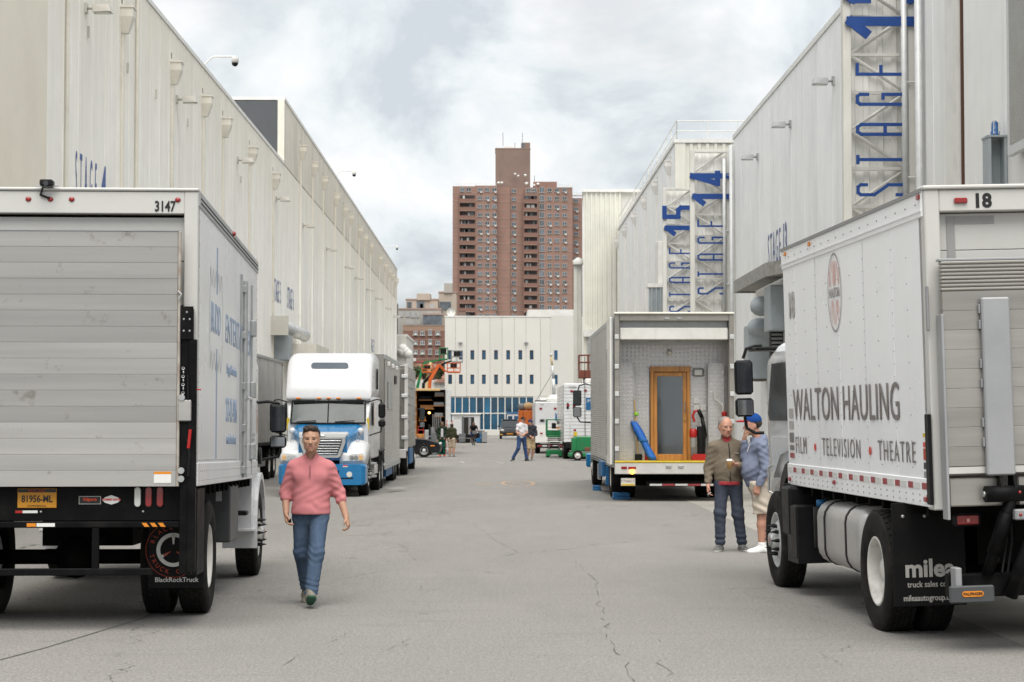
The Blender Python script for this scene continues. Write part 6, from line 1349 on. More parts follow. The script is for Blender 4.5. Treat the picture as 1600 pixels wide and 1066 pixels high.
MB().ball((a+.75, .8, 2.12), .06, 8, 6).build('work_lamp', mat('lit_lamp', (1,.5,.15), .5, emit=(1,.45,.12), emit_s=3), T)
for s in (a+.15, b_-.15): wheel(T, (s, 1.5, .48), 1 if s > 0 else -1, D=.96, lod=1)
MB().box(a+.2, b_-.2, .2, 8, .4, .7).build('chassis_frame', chassis, T)
t = thing('gear_cart', 'orange and wood equipment cart behind the grip truck', 'cart', (GX(648)-3.3, 96.3, 0))
MB().bbox(.05, .62, 0, .6, .35, .82, c=.01).build('orange_bin', orange, t); MB().bbox(.1, .66, .02, .62, .82, 1.05, c=.01).build('wood_box', wood, t); k = MB(); k.tube([(.22,.3,1.05),(.24,.3,1.42),(.5,.3,1.42),(.52,.3,1.05)], .02, 6); k.tube([(.23,.3,1.25),(.51,.3,1.25)], .02, 6); k.build('handle_frame', redp, t)
for x in (.12, .55): MB().cyl((x-.03,.1,.12), (x+.03,.1,.12), .12, n=12).build('caster', blackp, t); MB().bbox(x-.02,x+.02,.08,.12,.12,.36,c=.004).build('caster_fork', galv, t)
for i, (u, v0, v1, w_, mm) in enumerate(((669,672,690,.2,galv), (673,664,690,.12,blackp), (677,668,691,.16,greyp), (681,676,692,.25,graycab), (668,684,692,.5,graycab))):
    t = thing('equipment_case', ('thin silver gear case','narrow black gear case','tall grey gear case','squat grey gear case','wide low grey gear case')[i]+' beside the grip truck tailgate', 'case', (GX(u)-3.3, 96+.25*(i % 3), 0), 0, 'gear cases behind the grip truck'); MB().bbox(-w_/2, w_/2, 0, .3, 0, CAMH+(655-v0)*.032, c=.01).build('shell', mm, t); MB().box(-w_/2-.005, w_/2+.005, -.01, .31, (CAMH+(655-v0)*.032)*.6, (CAMH+(655-v0)*.032)*.64).build('band', galv, t)
t = thing('step_ladder', 'red and white step ladder standing at the grip truck door', 'ladder', (GX(703)-3.3, 97, 0))
for s in (-1, 1): MB().tube([(s*.2,0,0), (s*.13,.3,1.75)], .025, 6).build('rail', mat('ladder_red', (.5,.1,.05), .5), t); MB().tube([(s*.2,.75,0), (s*.13,.34,1.75)], .02, 6).build('back_leg', railw, t)
for i in range(5): MB().box(-.19+.012*i, .19-.012*i, .05*i+.02, .05*i+.12, .3+.32*i, .34+.32*i).build('tread', railw, t)
# ---- boom lifts rising behind
def boom_lift(label, y, base_u, segs, basket_u, basket_v, bw, bh, m_, m2):
    sc = y/3000; bx0 = (base_u-775)*sc; t = thing('boom_lift', label, 'boom lift', (bx0, y, 0), 0, 'boom lifts behind the grip truck')
    MB().bbox(-.9,.9,-1.2,1.2,.35,1.2,c=.05).build('chassis', m_, t); MB().bbox(-.6,.6,-1.0,1.0,1.2,2.1,c=.08).build('turntable', m_, t)
    for sx_ in (-1,1):
        for sy_ in (-.8,.8): wheel(t, (sx_*.85, sy_, .42), sx_, D=.84, W=.3, lod=1)
    for i, (u0, v0, u1, v1, r, mm) in enumerate(segs):
        p0 = Vector(((u0-775)*sc-bx0, 0, CAMH+(655-v0)*sc)); p1 = Vector(((u1-775)*sc-bx0, 0, CAMH+(655-v1)*sc))
        if i == 0: MB().cyl((0,0,2.0), p0, r, n=4).build('mast', mm, t)
        MB().cyl(p0, p1, r, r*.85, n=4).build('boom', mm, t)
    c_ = Vector(((basket_u-775)*sc-bx0, 0, CAMH+(655-basket_v)*sc)); k = part_empty('basket', t, c_)
    MB().bbox(-bw/2,bw/2,-.4,.4,0,.1,c=.02).build('basket_floor', m2, k)
    g = MB()
    for xx in (-bw/2, 0, bw/2):
        for yy in (-.4,.4): g.cyl((xx,yy,.1), (xx,yy,bh), .022, n=6)
    for zz in (bh*.5, bh):
        for yy in (-.4,.4): g.cyl((-bw/2,yy,zz), (bw/2,yy,zz), .022, n=6)
        for xx in (-bw/2,bw/2): g.cyl((xx,-.4,zz), (xx,.4,zz), .022, n=6)
    g.build('guard_rail', m2, k); MB().bbox(-.2,.2,-.42,-.3,bh*.5,bh*.95,c=.02).build('control_box', blackp, k)
boom_lift('orange boom lift with its basket highest right behind the grip truck', 118, 668, [(672,594,686,570,.15,orange),(686,570,695,580,.10,orange),(695,580,704,582,.07,orange)], 709, 583, .8, .6, orange, orange)
boom_lift('black armed boom lift reaching over the orange lift', 121, 660, [(662,598,694,568,.13,blackp),(694,568,706,564,.09,blackp)], 714, 567, .7, .75, greyp, greyp)
boom_lift('cream boom lift leaning behind the grip truck', 124, 666, [(668,596,672,570,.17,cream),(672,570,673,566,.12,cream)], 668, 583, .7, .5, cream, orange)
boom_lift('green boom lift with raised green basket behind the grip truck', 127, 650, [(652,606,660,574,.13,green),(660,574,664,566,.11,green),(664,566,690,563,.09,green)], 693, 563, .55, .8, green, green)
# ---- white trailer with gear at the far end
S6 = 150/3000
t = thing('white_equipment_trailer', 'low white trailer with dark side doorway far down the street', 'trailer', ((706-775)*S6, 150, 0))
MB().bbox(0, 2.2, 0, 3, .45, 2.15, c=.03).build('body', whitep, t); MB().bbox(-.03, 2.25, -.1, 3.05, 2.15, 2.24, c=.02).build('roof_edge', trimw, t); MB().box(.95, 1.75, -.012, -.002, .5, 1.95).build('doorway', darkin, t); MB().box(.78, .95, -.03, 0, .48, 2.0).build('open_door', graycab, t); text('OBC', .30, txt_gl, t, (.5, -.006, 1.9), FACE_CAM, bold=.01, name='lettering'); MB().bbox(1.3,1.5,-.02,-.012,.6,1.9,c=.004).build('inner_shelf', greyp, t)
for x in (.4, 1.8): wheel(t, (x, .3, .33), -1, D=.66, lod=1); MB().box(.1,2.1,.1,2.9,.25,.45).build('chassis_frame', chassis, t)
for i, (u, v, w_, h_, mm, lb) in enumerate(((722,678,.5,.35,graycab,'grey gear case stacked low before the white trailer'), (729,682,.6,.3,blackp,'black gear case before the white trailer'), (752,675,.5,.6,graycab,'tall grey gear case right of the cyclist'), (757,679,.4,.5,greyp,'pale grey case at the right end of the gear row'), (748,678,.4,.35,blueplain,'blue crate among the gear right of the cyclist'), (716,681,.7,.25,blackp,'wide black case at the left end of the gear row'))):
    t = thing('gear_case', lb, 'case', ((u-775)*.0483, 145+.3*(i % 3), 0), 0, 'gear cases far down the street'); MB().bbox(-w_/2, w_/2, 0, .5, .06, h_+.35, c=.02).build('shell', mm, t); MB().bbox(-w_/2+.03, w_/2-.03, .03, .47, 0, .06, c=.01).build('base', blackp, t); MB().box(-w_/2-.005, w_/2+.005, -.008, .508, h_*.8+.1, h_*.8+.13).build('band', galv, t)
# ---- orange container and bundle, small cabin
t = thing('shipping_container', 'orange steel container behind the two walking men', 'container', (1.98, 166, 0)); 
corrugated('front_doors', orangec, t, .05, 1.42, -.02, .1, 2.5, pitch=.23, dep=.04); MB().box(0, 1.47, .0, 6, .05, 2.55).build('body', orangec, t)
for x in (.0, .70, 1.41): MB().bbox(x, x+.07, -.09, .0, .03, 2.57, c=.008).build('post', orangec, t)
for x in (.35, 1.05): MB().cyl((x,-.09,.15), (x,-.09,2.45), .02, n=6).build('lock_rod', rustred, t)
MB().box(1.18, 1.40, -.07, -.062, 1.3, 1.65).build('vent', blackp, t)
t = thing('tarpaulin_bundle', 'brown and dark bundle lying on top of the orange container', 'bundle', (2.6, 166.6, 2.55)); MB().ball((.2,0,.35), .42, 12, 8, (1.2,1,.85)).build('brown_sack', mat('brown_canvas', (.36,.24,.13), .9, bump=.6, bscale=6), t); MB().ball((-.38,0,.3), .34, 12, 8, (1,1,1)).build('dark_sack', graycab, t)
t = thing('site_cabin', 'small white and blue cabin beside the orange container', 'cabin', ((792-775)*.0633, 190, 0)); MB().bbox(0,1.3,0,1.6,0,2.35,c=.02).build('body', whitep, t); MB().box(.1,.55,-.01,-.002,1.2,2.1).build('window', bluegl2, t); MB().box(.7,1.2,-.01,-.002,1.2,2.1).build('window', bluegl2, t); MB().bbox(-.05,1.35,-.1,1.65,2.35,2.5,c=.02).build('roof', blueplain, t)
# ---- white trailers on the right
S7 = 100/3000
T = thing('white_trailer', 'smaller white trailer with roof mast behind the scissor lift', 'trailer', ((836-775)*S7, 100, 0)); w_ = 2.35
MB().bbox(0, w_, 0, 7, .55, 2.70, c=.04).build('body', whitep, T); MB().box(.02, w_-.02, -.01, 0, .58, 1.5).build('lower_panel', trimw, T); MB().bbox(.1,w_-.1,-.08,.05,.30,.52,c=.01).build('bumper', blackp, T)
for i in range(8): MB().box(.1+.27*i, .1+.27*i+.25, -.1, -.082, .38, .44).build('reflective_tape', taper if i % 2 == 0 else tapew, T)
for (x, z, mm) in ((.33,1.05,redl),(.33,.98,clearl),(.36,1.72,redl),(.30,2.35,redl),(1.05,2.35,redl),(1.3,2.35,redl)): MB().bbox(x-.07,x+.07,-.03,-.011,z-.05,z+.05,c=.01).build('tail_lamp', mm, T)
MB().box(1.05,1.45,-.016,-.011,1.72,2.12).build('blue_sign', blueplain, T); text('7331', .17, txt_w, T, (1.24,-.018,2.05), FACE_CAM, name='lettering'); text('7346', .1, txt_g, T, (.35,-.012,2.55), FACE_CAM, name='fleet_number'); MB().bbox(.25,.5,-.03,-.011,1.66,1.80,c=.01).build('lock_box', graycab, T)
for (xa, xb, ya) in ((.6,1.5,.2),(.3,1.3,2.5)): MB().bbox(xa,xb,ya,ya+1.0,2.70,2.92,c=.04).build('roof_air_conditioner', trimw, T)
for s in (.16, w_-.16): wheel(T, (s, 1.4, .45), -1 if s < 1 else 1, D=.9, lod=1)
k = part_empty('telescopic_mast', T); MB().lathe([(0,.28),(.1,.28),(.16,.12)], (1.0,.6,2.92), 'z', 14).build('mast_base', trimw, k); z0_ = 3.05
for (p, q_, r) in (((1.0,.6,z0_),(.98,.6,3.9),.085),((.98,.6,3.9),(.92,.6,4.6),.065),((.92,.6,4.6),(.84,.6,5.15),.05)): MB().cyl(p, q_, r, n=10).build('mast_section', cream if r < .06 else galvw, k)
MB().bbox(.76,.94,.5,.7,5.12,5.24,c=.02).build('mast_head', galvw, k); MB().tube([(.98,.6,4.3), (.1,.6,2.8)], .012, 5).build('guy_wire', blackp, k); MB().bbox(.0,1.6,.3,.9,2.72,2.78,c=.01).build('mast_rail', blackp, k)
S8 = 86/3000
T = thing('white_sided_trailer', 'tall white clapboard trailer with red lamps beside the green lift', 'trailer', ((880-775)*S8, 86, 0)); w_ = 2.4
MB().bbox(.02, w_-.02, .012, 9, .75, 3.40, c=.05).build('body', whitep, T)
for i in range(17):
    z0_ = .78+.152*i; MB().prism([(.012,z0_),(-.012,z0_+.005),(0,z0_+.148),(.012,z0_+.148)], 'x', .03, w_-.03).build('clapboard', whitep, T)
hsiding('side_siding', whitep, T, .018, .05, 9, .8, 3.3, 17, dep=.014)
for (x, z, mm) in ((.38,3.05,redl),(1.0,3.08,redl),(.22,2.42,redl),(.5,2.42,redl),(.52,1.30,redl)): MB().bbox(x-.06,x+.06,-.04,-.013,z-.05,z+.05,c=.01).build('tail_lamp', mm, T)
for x in (.2,.48): MB().bbox(x-.05,x+.05,-.03,-.013,2.25,2.52,c=.01).build('lamp_bracket', blackp, T)
t_ = part_empty('yellow_placard', T); MB().box(.46,.62,-.03,-.014,1.05,1.22).build('sheet', yellow, t_); MB().box(.46,.62,-.03,-.014,1.22,1.32).build('header', txt_w, t_)
MB().box(.40,w_-.2,-.022,-.0135,.98,1.02).build('pink_tape', mat('pink_tape', (.62,.16,.18), .6), T); MB().box(1.02,1.35,-.02,-.0135,2.2,2.75).build('blue_sign', blueplain, T); text('73386', .14, txt_g, T, (.42,-.018,3.22), FACE_CAM, name='fleet_number'); text('PS', .2, txt_w, T, (1.18,-.022,2.6), FACE_CAM, name='lettering')
MB().bbox(1.0,1.7,.3,1.4,3.4,3.62,c=.05).build('roof_air_conditioner', trimw, T); MB().bbox(.1,w_-.1,-.1,.05,.5,.72,c=.01).build('bumper', blackp, T); MB().tube([(.30,-.03,.95), (.30,-.05,1.5), (.34,-.05,2.3)], .015, 6).build('grab_rail', railw, T)
for s in (.18, w_-.18):
    for y in (1.2, 2.3): wheel(T, (s, y, .48), -1 if s < 1 else 1, D=.96, lod=1)
MB().box(.3,w_-.3,.1,8,.4,.75).build('chassis_frame', chassis, T)
MB().cyl((.98,-.05,.8), (.96,-.05,4.6), .012, n=5).build('whip_aerial', blackp, T)
# ---- scissor lift, folded
t = thing('scissor_lift', 'green folded scissor lift standing in front of the small white trailer', 'scissor lift', ((865.5-775)*.0303, 91, 0))
MB().bbox(-.36,.36,-.6,.8,.14,.36,c=.03).build('chassis', green, t)
for s in (-1,1): 
    for y in (-.4,.5): MB().cyl((s*.3-.06,y,.13), (s*.3+.06,y,.13), .13, n=14).build('wheel', rubber, t)
    MB().bbox(s*.28-.1,s*.28+.1,-.64,-.58,.05,.34,c=.02).build('outrigger', green, t)
for i in range(6):
    z = .38+.095*i
    for s in (-1,1): MB().bbox(s*.24-.02,s*.24+.02,-.58,.78,z,z+.05,c=.004).build('scissor_arm', galv if i % 2 else graycab, t)
    MB().cyl((-.3,-.55 if i % 2 else .7,z+.04), (.3,-.55 if i % 2 else .7,z+.04), .025, n=8).build('pivot_bar', blackp, t)
MB().bbox(-.34,.34,-.62,.82,.94,1.02,c=.01).build('platform', green, t)
g = MB()
for x in (-.34,.34):
    for y in (-.6,.1,.8): g.bbox(x-.03,x+.03,y-.03,y+.03,1.02,1.80,c=.005)
g.build('guard_post', green, t)
for z in (1.12,1.42,1.77): 
    g = MB().bbox(-.34,.34,-.62,-.58,z-.025,z+.025,c=.005); g.bbox(-.36,-.32,-.58,.8,z-.025,z+.025,c=.005); g.bbox(.32,.36,-.58,.8,z-.025,z+.025,c=.005); g.build('guard_rail', green if z != 1.42 else galvw, t)
MB().bbox(-.31,.31,-.61,-.59,1.03,1.28,c=.005).build('kick_plate', green, t); MB().bbox(-.12,.08,-.72,-.62,1.35,1.62,c=.02).build('control_box', blackp, t); MB().box(-.1,.25,-.65,-.625,1.35,1.42).build('orange_decal', tapeo, t); MB().bbox(.12,.24,-.66,-.62,1.55,1.72,c=.01).build('manual_box', graycab, t)
# ---- green telescopic lift base, side on
t = thing('green_lift', 'green self-propelled lift with a big white wheel beside the clapboard trailer', 'lift', (3.95, 83.2, 0))
MB().bbox(-.80,.75,0,1.0,.16,.34,c=.03).build('chassis', green, t); MB().bbox(-.55,.6,.1,.9,.40,1.05,c=.04).build('engine_cover', green, t); MB().bbox(-.66,-.45,.08,.9,.12,1.0,c=.03).build('end_frame', green, t); MB().bbox(-.1,.12,.05,.1,.42,.58,c=.01).build('red_valve', rustred, t); MB().bbox(.15,.5,.06,.1,.5,.9,c=.02).build('side_hatch', green, t)
for y, s in ((-.05,-1),(1.05,1)):
    for x in (-.42,.5): w_o = wheel(t, (x, y, .23), s, D=.46, W=.16, style='front', lod=1, rim_m=trimw); w_o.rotation_euler = (0,0,R(90))
# ---- rust-red raised platform
t = thing('raised_platform', 'rust red raised work platform above the clapboard trailer', 'platform', ((905-775)*.04, 120, 0)); z0_ = CAMH+(655-591)*.04
MB().bbox(0,2.4,0,1.4,z0_,z0_+.5,c=.02).build('deck', rustred, t)
g = MB()
for x in (.02,.6,1.2,1.8,2.38): g.cyl((x,.03,z0_+.5), (x,.03,z0_+1.45), .03, n=6); g.cyl((x,1.37,z0_+.5), (x,1.37,z0_+1.45), .03, n=6)
for z in (z0_+1.0, z0_+1.45): g.cyl((0,.03,z), (2.4,.03,z), .03, n=6); g.cyl((0,1.37,z), (2.4,1.37,z), .03, n=6); g.cyl((.02,0,z), (.02,1.4,z), .03, n=6)
g.build('guard_rail', rustred, t)
for x in (.4, 2.0): MB().bbox(x-.12,x+.12,.5,.8,0,z0_,c=.01).build('leg', rustred, t)
t = thing('round_wall_sign', 'round grey ring sign on the white wing of the office block', 'sign', ((897-775)*.0733, 219.5, CAMH+85*.0733)); k = MB(); 
MB().lathe([(-.03,.85),(-.06,.80),(-.06,.70),(-.03,.66)], (0,-1.2,0), 'y', 28).build('outer_ring', graycab, t); MB().lathe([(-.03,.45),(-.06,.40),(-.06,.34),(-.03,.30)], (0,-1.2,0), 'y', 24).build('inner_ring', graycab, t); MB().box(-.05,.05,-1.24,-.2,-.05,.05).build('bracket', graycab, t)
# ================================================================== PEOPLE
class SDF:
    """signed distance field of tapered limbs, meshed as one continuous surface"""
    def __init__(s, lo, hi, vox):
        s.lo = np.array(lo, np.float32); s.vox = vox
        s.n = np.ceil((np.array(hi)-np.array(lo))/vox).astype(int)+1
        s.F = np.full(s.n, .25, np.float32)
        s.ax = [s.lo[i]+vox*np.arange(s.n[i], dtype=np.float32) for i in range(3)]
    def _sub(s, lo, hi, m=.09):
        i0 = np.maximum(0, np.floor((np.array(lo)-m-s.lo)/s.vox).astype(int)); i1 = np.minimum(s.n, np.ceil((np.array(hi)+m-s.lo)/s.vox).astype(int)+1)
        sl = tuple(slice(a, b) for a, b in zip(i0, i1))
        X_ = s.ax[0][sl[0]][:,None,None]; Y_ = s.ax[1][sl[1]][None,:,None]; Z_ = s.ax[2][sl[2]][None,None,:]
        return sl, X_, Y_, Z_
    def blend(s, sl, d, k, op):
        f = s.F[sl]
        if op == 'add':
            if k <= 0: s.F[sl] = np.minimum(f, d); return
            h = np.maximum(k-np.abs(f-d), 0)/k; s.F[sl] = np.minimum(f, d)-h*h*k*.25
        else:
            d = -d
            if k <= 0: s.F[sl] = np.maximum(f, d); return
            h = np.maximum(k-np.abs(f-d), 0)/k; s.F[sl] = np.maximum(f, d)+h*h*k*.25
    def cap(s, a, b, ra, rb=None, k=.03, op='add', fy=1.0, fx=1.0):
        """tapered capsule; fy, fx < 1 flatten it along y or x"""
        rb = ra if rb is None else rb; a = np.array(a, float); b = np.array(b, float); rm = max(ra, rb)
        sl, X_, Y_, Z_ = s._sub(np.minimum(a, b)-rm, np.maximum(a, b)+rm)
        px, py_, pz_ = (X_-a[0])/fx, (Y_-a[1])/fy, Z_-a[2]; bx, by, bz = (b[0]-a[0])/fx, (b[1]-a[1])/fy, b[2]-a[2]
        L2 = bx*bx+by*by+bz*bz+1e-9
        t = np.clip((px*bx+py_*by+pz_*bz)/L2, 0, 1)
        d = np.sqrt((px-t*bx)**2+(py_-t*by)**2+(pz_-t*bz)**2)-(ra+(rb-ra)*t)
        s.blend(sl, (d*min(fy, fx)**.5).astype(np.float32), k, op); return s
    def ell(s, c, r, k=.02, op='add', rot=None):
        c = np.array(c, float); r = np.array(r, float); sl, X_, Y_, Z_ = s._sub(c-r.max(), c+r.max())
        px, py_, pz_ = X_-c[0], Y_-c[1], Z_-c[2]
        if rot is not None:
            M = np.array(rot.to_3x3().transposed()); px, py_, pz_ = (M[0,0]*px+M[0,1]*py_+M[0,2]*pz_, M[1,0]*px+M[1,1]*py_+M[1,2]*pz_, M[2,0]*px+M[2,1]*py_+M[2,2]*pz_)
        q = np.sqrt((px/r[0])**2+(py_/r[1])**2+(pz_/r[2])**2); q2 = np.sqrt((px/r[0]**2)**2+(py_/r[1]**2)**2+(pz_/r[2]**2)**2)+1e-6
        s.blend(sl, (q*(q-1)/q2).astype(np.float32), k, op); return s
    def plane(s, p, n):
        """keep only the side the normal points away from"""
        p = np.array(p, float); n = np.array(n, float); n /= np.linalg.norm(n)
        d = (s.ax[0][:,None,None]-p[0])*n[0]+(s.ax[1][None,:,None]-p[1])*n[1]+(s.ax[2][None,None,:]-p[2])*n[2]
        s.F = np.maximum(s.F, d.astype(np.float32)); return s
    def cut_caps(s, a, b, r):
        """remove everything inside a fat capsule"""
        return s.cap(a, b, r, r, k=0, op='sub')
    def fold(s, amp, fn):
        m = np.abs(s.F) < .05; I = np.nonzero(m); s.F[m] += amp*fn(s.ax[0][I[0]], s.ax[1][I[1]], s.ax[2][I[2]]).astype(np.float32); return s
    def mesh(s, name):
        F = s.F; n = s.n; ins = F < 0
        off = [(0,0,0),(1,0,0),(0,1,0),(1,1,0),(0,0,1),(1,0,1),(0,1,1),(1,1,1)]
        i8 = ins.view(np.int8); cs = np.zeros(n-1, np.int8)
        for o in off: cs += i8[tuple(slice(o[i], n[i]-1+o[i]) for i in range(3))]
        act = (cs > 0) & (cs < 8); I = np.argwhere(act); idx = np.full(n-1, -1, np.int32); idx[act] = np.arange(len(I))
        Cn = [F[I[:,0]+o[0], I[:,1]+o[1], I[:,2]+o[2]] for o in off]; P = np.zeros((len(I), 3), np.float32); C = np.zeros(len(I), np.float32)
        for a, b in ((0,1),(2,3),(4,5),(6,7),(0,2),(1,3),(4,6),(5,7),(0,4),(1,5),(2,6),(3,7)):
            A, B = Cn[a], Cn[b]; m = (A < 0) != (B < 0); t = np.where(m, A/np.where(m, A-B, 1), 0)
            for i in range(3): P[:, i] += np.where(m, off[a][i]+t*(off[b][i]-off[a][i]), 0)
            C += m
        V = s.lo+(I+P/C[:,None])*s.vox
        faces = []
        for axis in range(3):
            o = [0,0,0]; o[axis] = 1; o2 = [n[i]-o[i] for i in range(3)]
            A = ins[:o2[0], :o2[1], :o2[2]]; B = ins[o[0]:, o[1]:, o[2]:]; E = np.argwhere(A != B)
            b1, b2 = [i for i in range(3) if i != axis]
            E = E[(E[:,b1] > 0) & (E[:,b2] > 0) & (E[:,b1] < n[b1]-1) & (E[:,b2] < n[b2]-1)]
            if not len(E): continue
            q = []
            for da, db in ((-1,-1),(0,-1),(0,0),(-1,0)):
                e_ = E.copy(); e_[:,b1] += da; e_[:,b2] += db; q.append(idx[e_[:,0], e_[:,1], e_[:,2]])
            q = np.stack(q, 1); fl = A[E[:,0], E[:,1], E[:,2]]
            if axis == 1: fl = ~fl
            q[~fl] = q[~fl][:, ::-1]; faces.append(q)
        Q = np.concatenate(faces); Q = Q[(Q >= 0).all(1)]
        # two rounds of light smoothing
        for _ in range(2):
            acc = np.zeros_like(V); cnt = np.zeros(len(V))
            for i in range(4):
                np.add.at(acc, Q[:,i], V[Q[:,(i+1) % 4]]); np.add.at(acc, Q[:,i], V[Q[:,(i+3) % 4]]); np.add.at(cnt, Q[:,i], 2)
            V = V*.5+acc/np.maximum(cnt,1)[:,None]*.5
        me = bpy.data.meshes.new(name); me.vertices.add(len(V)); me.vertices.foreach_set('co', V.astype(np.float32).ravel())
        me.loops.add(Q.size); me.loops.foreach_set('vertex_index', Q.ravel().astype(np.int32)); me.polygons.add(len(Q)); me.polygons.foreach_set('loop_start', np.arange(0, Q.size, 4, dtype=np.int32))
        me.update(calc_edges=True); me.validate(); me.polygons.foreach_set('use_smooth', np.ones(len(me.polygons), bool)); me.update()
        return me

def skin_mat(name, c): return mat(name, c, .5, var=.12, scale=14, spec=.35)
skinA = skin_mat('tanned_skin', (.45,.255,.172)); skinB = skin_mat('ruddy_skin', (.46,.24,.17)); skinD = skin_mat('brown_skin', (.16,.085,.055))
lipA = mat('lips', (.34,.145,.115), .5); browA = mat('brow_hair', (.12,.068,.048), .8); eyeShade = mat('eye', (.035,.025,.02), .3); stub = mat('beard_shade', (.42,.235,.16), .6, var=.15, scale=60)  # eye colour is darkened to paint in the shade of the sockets
hairD = mat('dark_brown_hair', (.035,.024,.018), .6, var=.5, scale=60, stretch=(1,1,.3), bump=.8, bscale=50); hairG = mat('grey_hair', (.24,.22,.20), .7, var=.4, scale=60, bump=.8, bscale=60)
def cloth(name, c, var=.1, sc=5, b=.5, bs=14): return mat(name, c, .9, var=var, scale=sc, bump=b, bscale=bs, spec=.15)
pink = cloth('pink_knit', (.53,.195,.205), .06, 4, .3, 9); jean = mat('blue_denim', (.07,.105,.165), .9, var=.28, scale=5, stretch=(1.6,1.6,.5), bump=.5, bscale=16, spec=.15, dirt=(.17,.22,.29), dirt_amt=.5, dirt_scale=3.5, dirt_lo=.5, dirt_hi=.72)
jean2 = mat('dark_denim', (.055,.065,.09), .9, var=.2, scale=5, bump=.6, bscale=14, spec=.15); taupe = cloth('taupe_fleece', (.17,.14,.105), .1, 8, .5, 30); hood_m = cloth('blue_grey_hoodie', (.165,.19,.265), .12, 6, .5, 14); khaki = cloth('stone_shorts', (.52,.46,.38), .06, 6, .5, 10)
capblue = cloth('cap_blue', (.012,.055,.22), .1, 8); capred = cloth('cap_red', (.34,.025,.03), .1, 8); redtee = cloth('red_tee', (.38,.05,.06)); navy = cloth('navy_cloth', (.02,.03,.09)); whitetee = cloth('grey_white_tee', (.55,.55,.57)); jeanf = cloth('mid_denim', (.04,.07,.16)); darkj = cloth('charcoal_jacket', (.035,.037,.045)); khak2 = cloth('khaki_shorts', (.40,.30,.18)); greenj = cloth('dark_green_jacket', (.022,.035,.022)); greenp = cloth('green_trousers', (.008,.075,.055)); olive = cloth('olive_jacket', (.038,.04,.022)); khak3 = cloth('sand_shorts', (.42,.33,.24)); blackc = cloth('black_cloth', (.014,.014,.016)); navyc = cloth('navy_cap', (.02,.03,.085))
shoeg = mat('grey_green_trainer', (.20,.185,.15), .7, var=.3, scale=20); soleg = mat('green_sole', (.03,.11,.06), .7); shoew = mat('white_trainer', (.76,.76,.75), .5); soleW = mat('white_sole', (.66,.65,.62), .6); shoek = mat('grey_black_trainer', (.13,.13,.125), .6, var=.7, scale=12); shoer = mat('red_shoe', (.45,.06,.02), .6); shoebk = mat('black_shoe', (.02,.02,.022), .6); sockw = mat('white_sock', (.6,.6,.58), .8)

def V3(*a): return Vector(a)
def lerp(a, b, t): return tuple(np.array(a)*(1-t)+np.array(b)*t)
def hand(S, wrist, dirv, palmn, side, curl=.6, sz=1.0):
    """palm and five bent fingers; dirv: forearm direction, palmn: where the palm looks, side: thumb direction"""
    w_ = np.array(wrist, float); d = np.array(dirv, float); d /= np.linalg.norm(d); p = np.array(palmn, float); p -= d*p.dot(d); p /= np.linalg.norm(p); t = np.array(side, float); t -= d*t.dot(d)+p*t.dot(p); t /= np.linalg.norm(t)
    z = sz
    for q in (-.028, -.009, .010, .027): S.cap(w_+d*.012*z+t*q*.6*z, w_+d*.085*z+t*q*z, .0175*z, .0155*z, k=.014)
    for q, ln in ((-.031,.062), (-.011,.078), (.010,.084), (.030,.074)):
        a = w_+d*.088*z+t*q*z; b = a+(d*math.cos(curl*.7)+p*math.sin(curl*.7))*ln*.42*z; c = b+(d*math.cos(curl*1.7)+p*math.sin(curl*1.7))*ln*.34*z; e_ = c+(d*math.cos(curl*2.5)+p*math.sin(curl*2.5))*ln*.26*z
        S.cap(a, b, .0095*z, .009*z, k=.006); S.cap(b, c, .009*z, .0083*z, k=.004); S.cap(c, e_, .0083*z, .007*z, k=.004)
    a = w_+d*.022*z+t*.024*z; b = a+(d*.72+t*.55+p*.45)*.040*z; c = b+(d*.9+t*.1+p*.40)*.034*z
    S.cap(a, b, .0125*z, .0105*z, k=.012); S.cap(b, c, .0105*z, .008*z, k=.004)
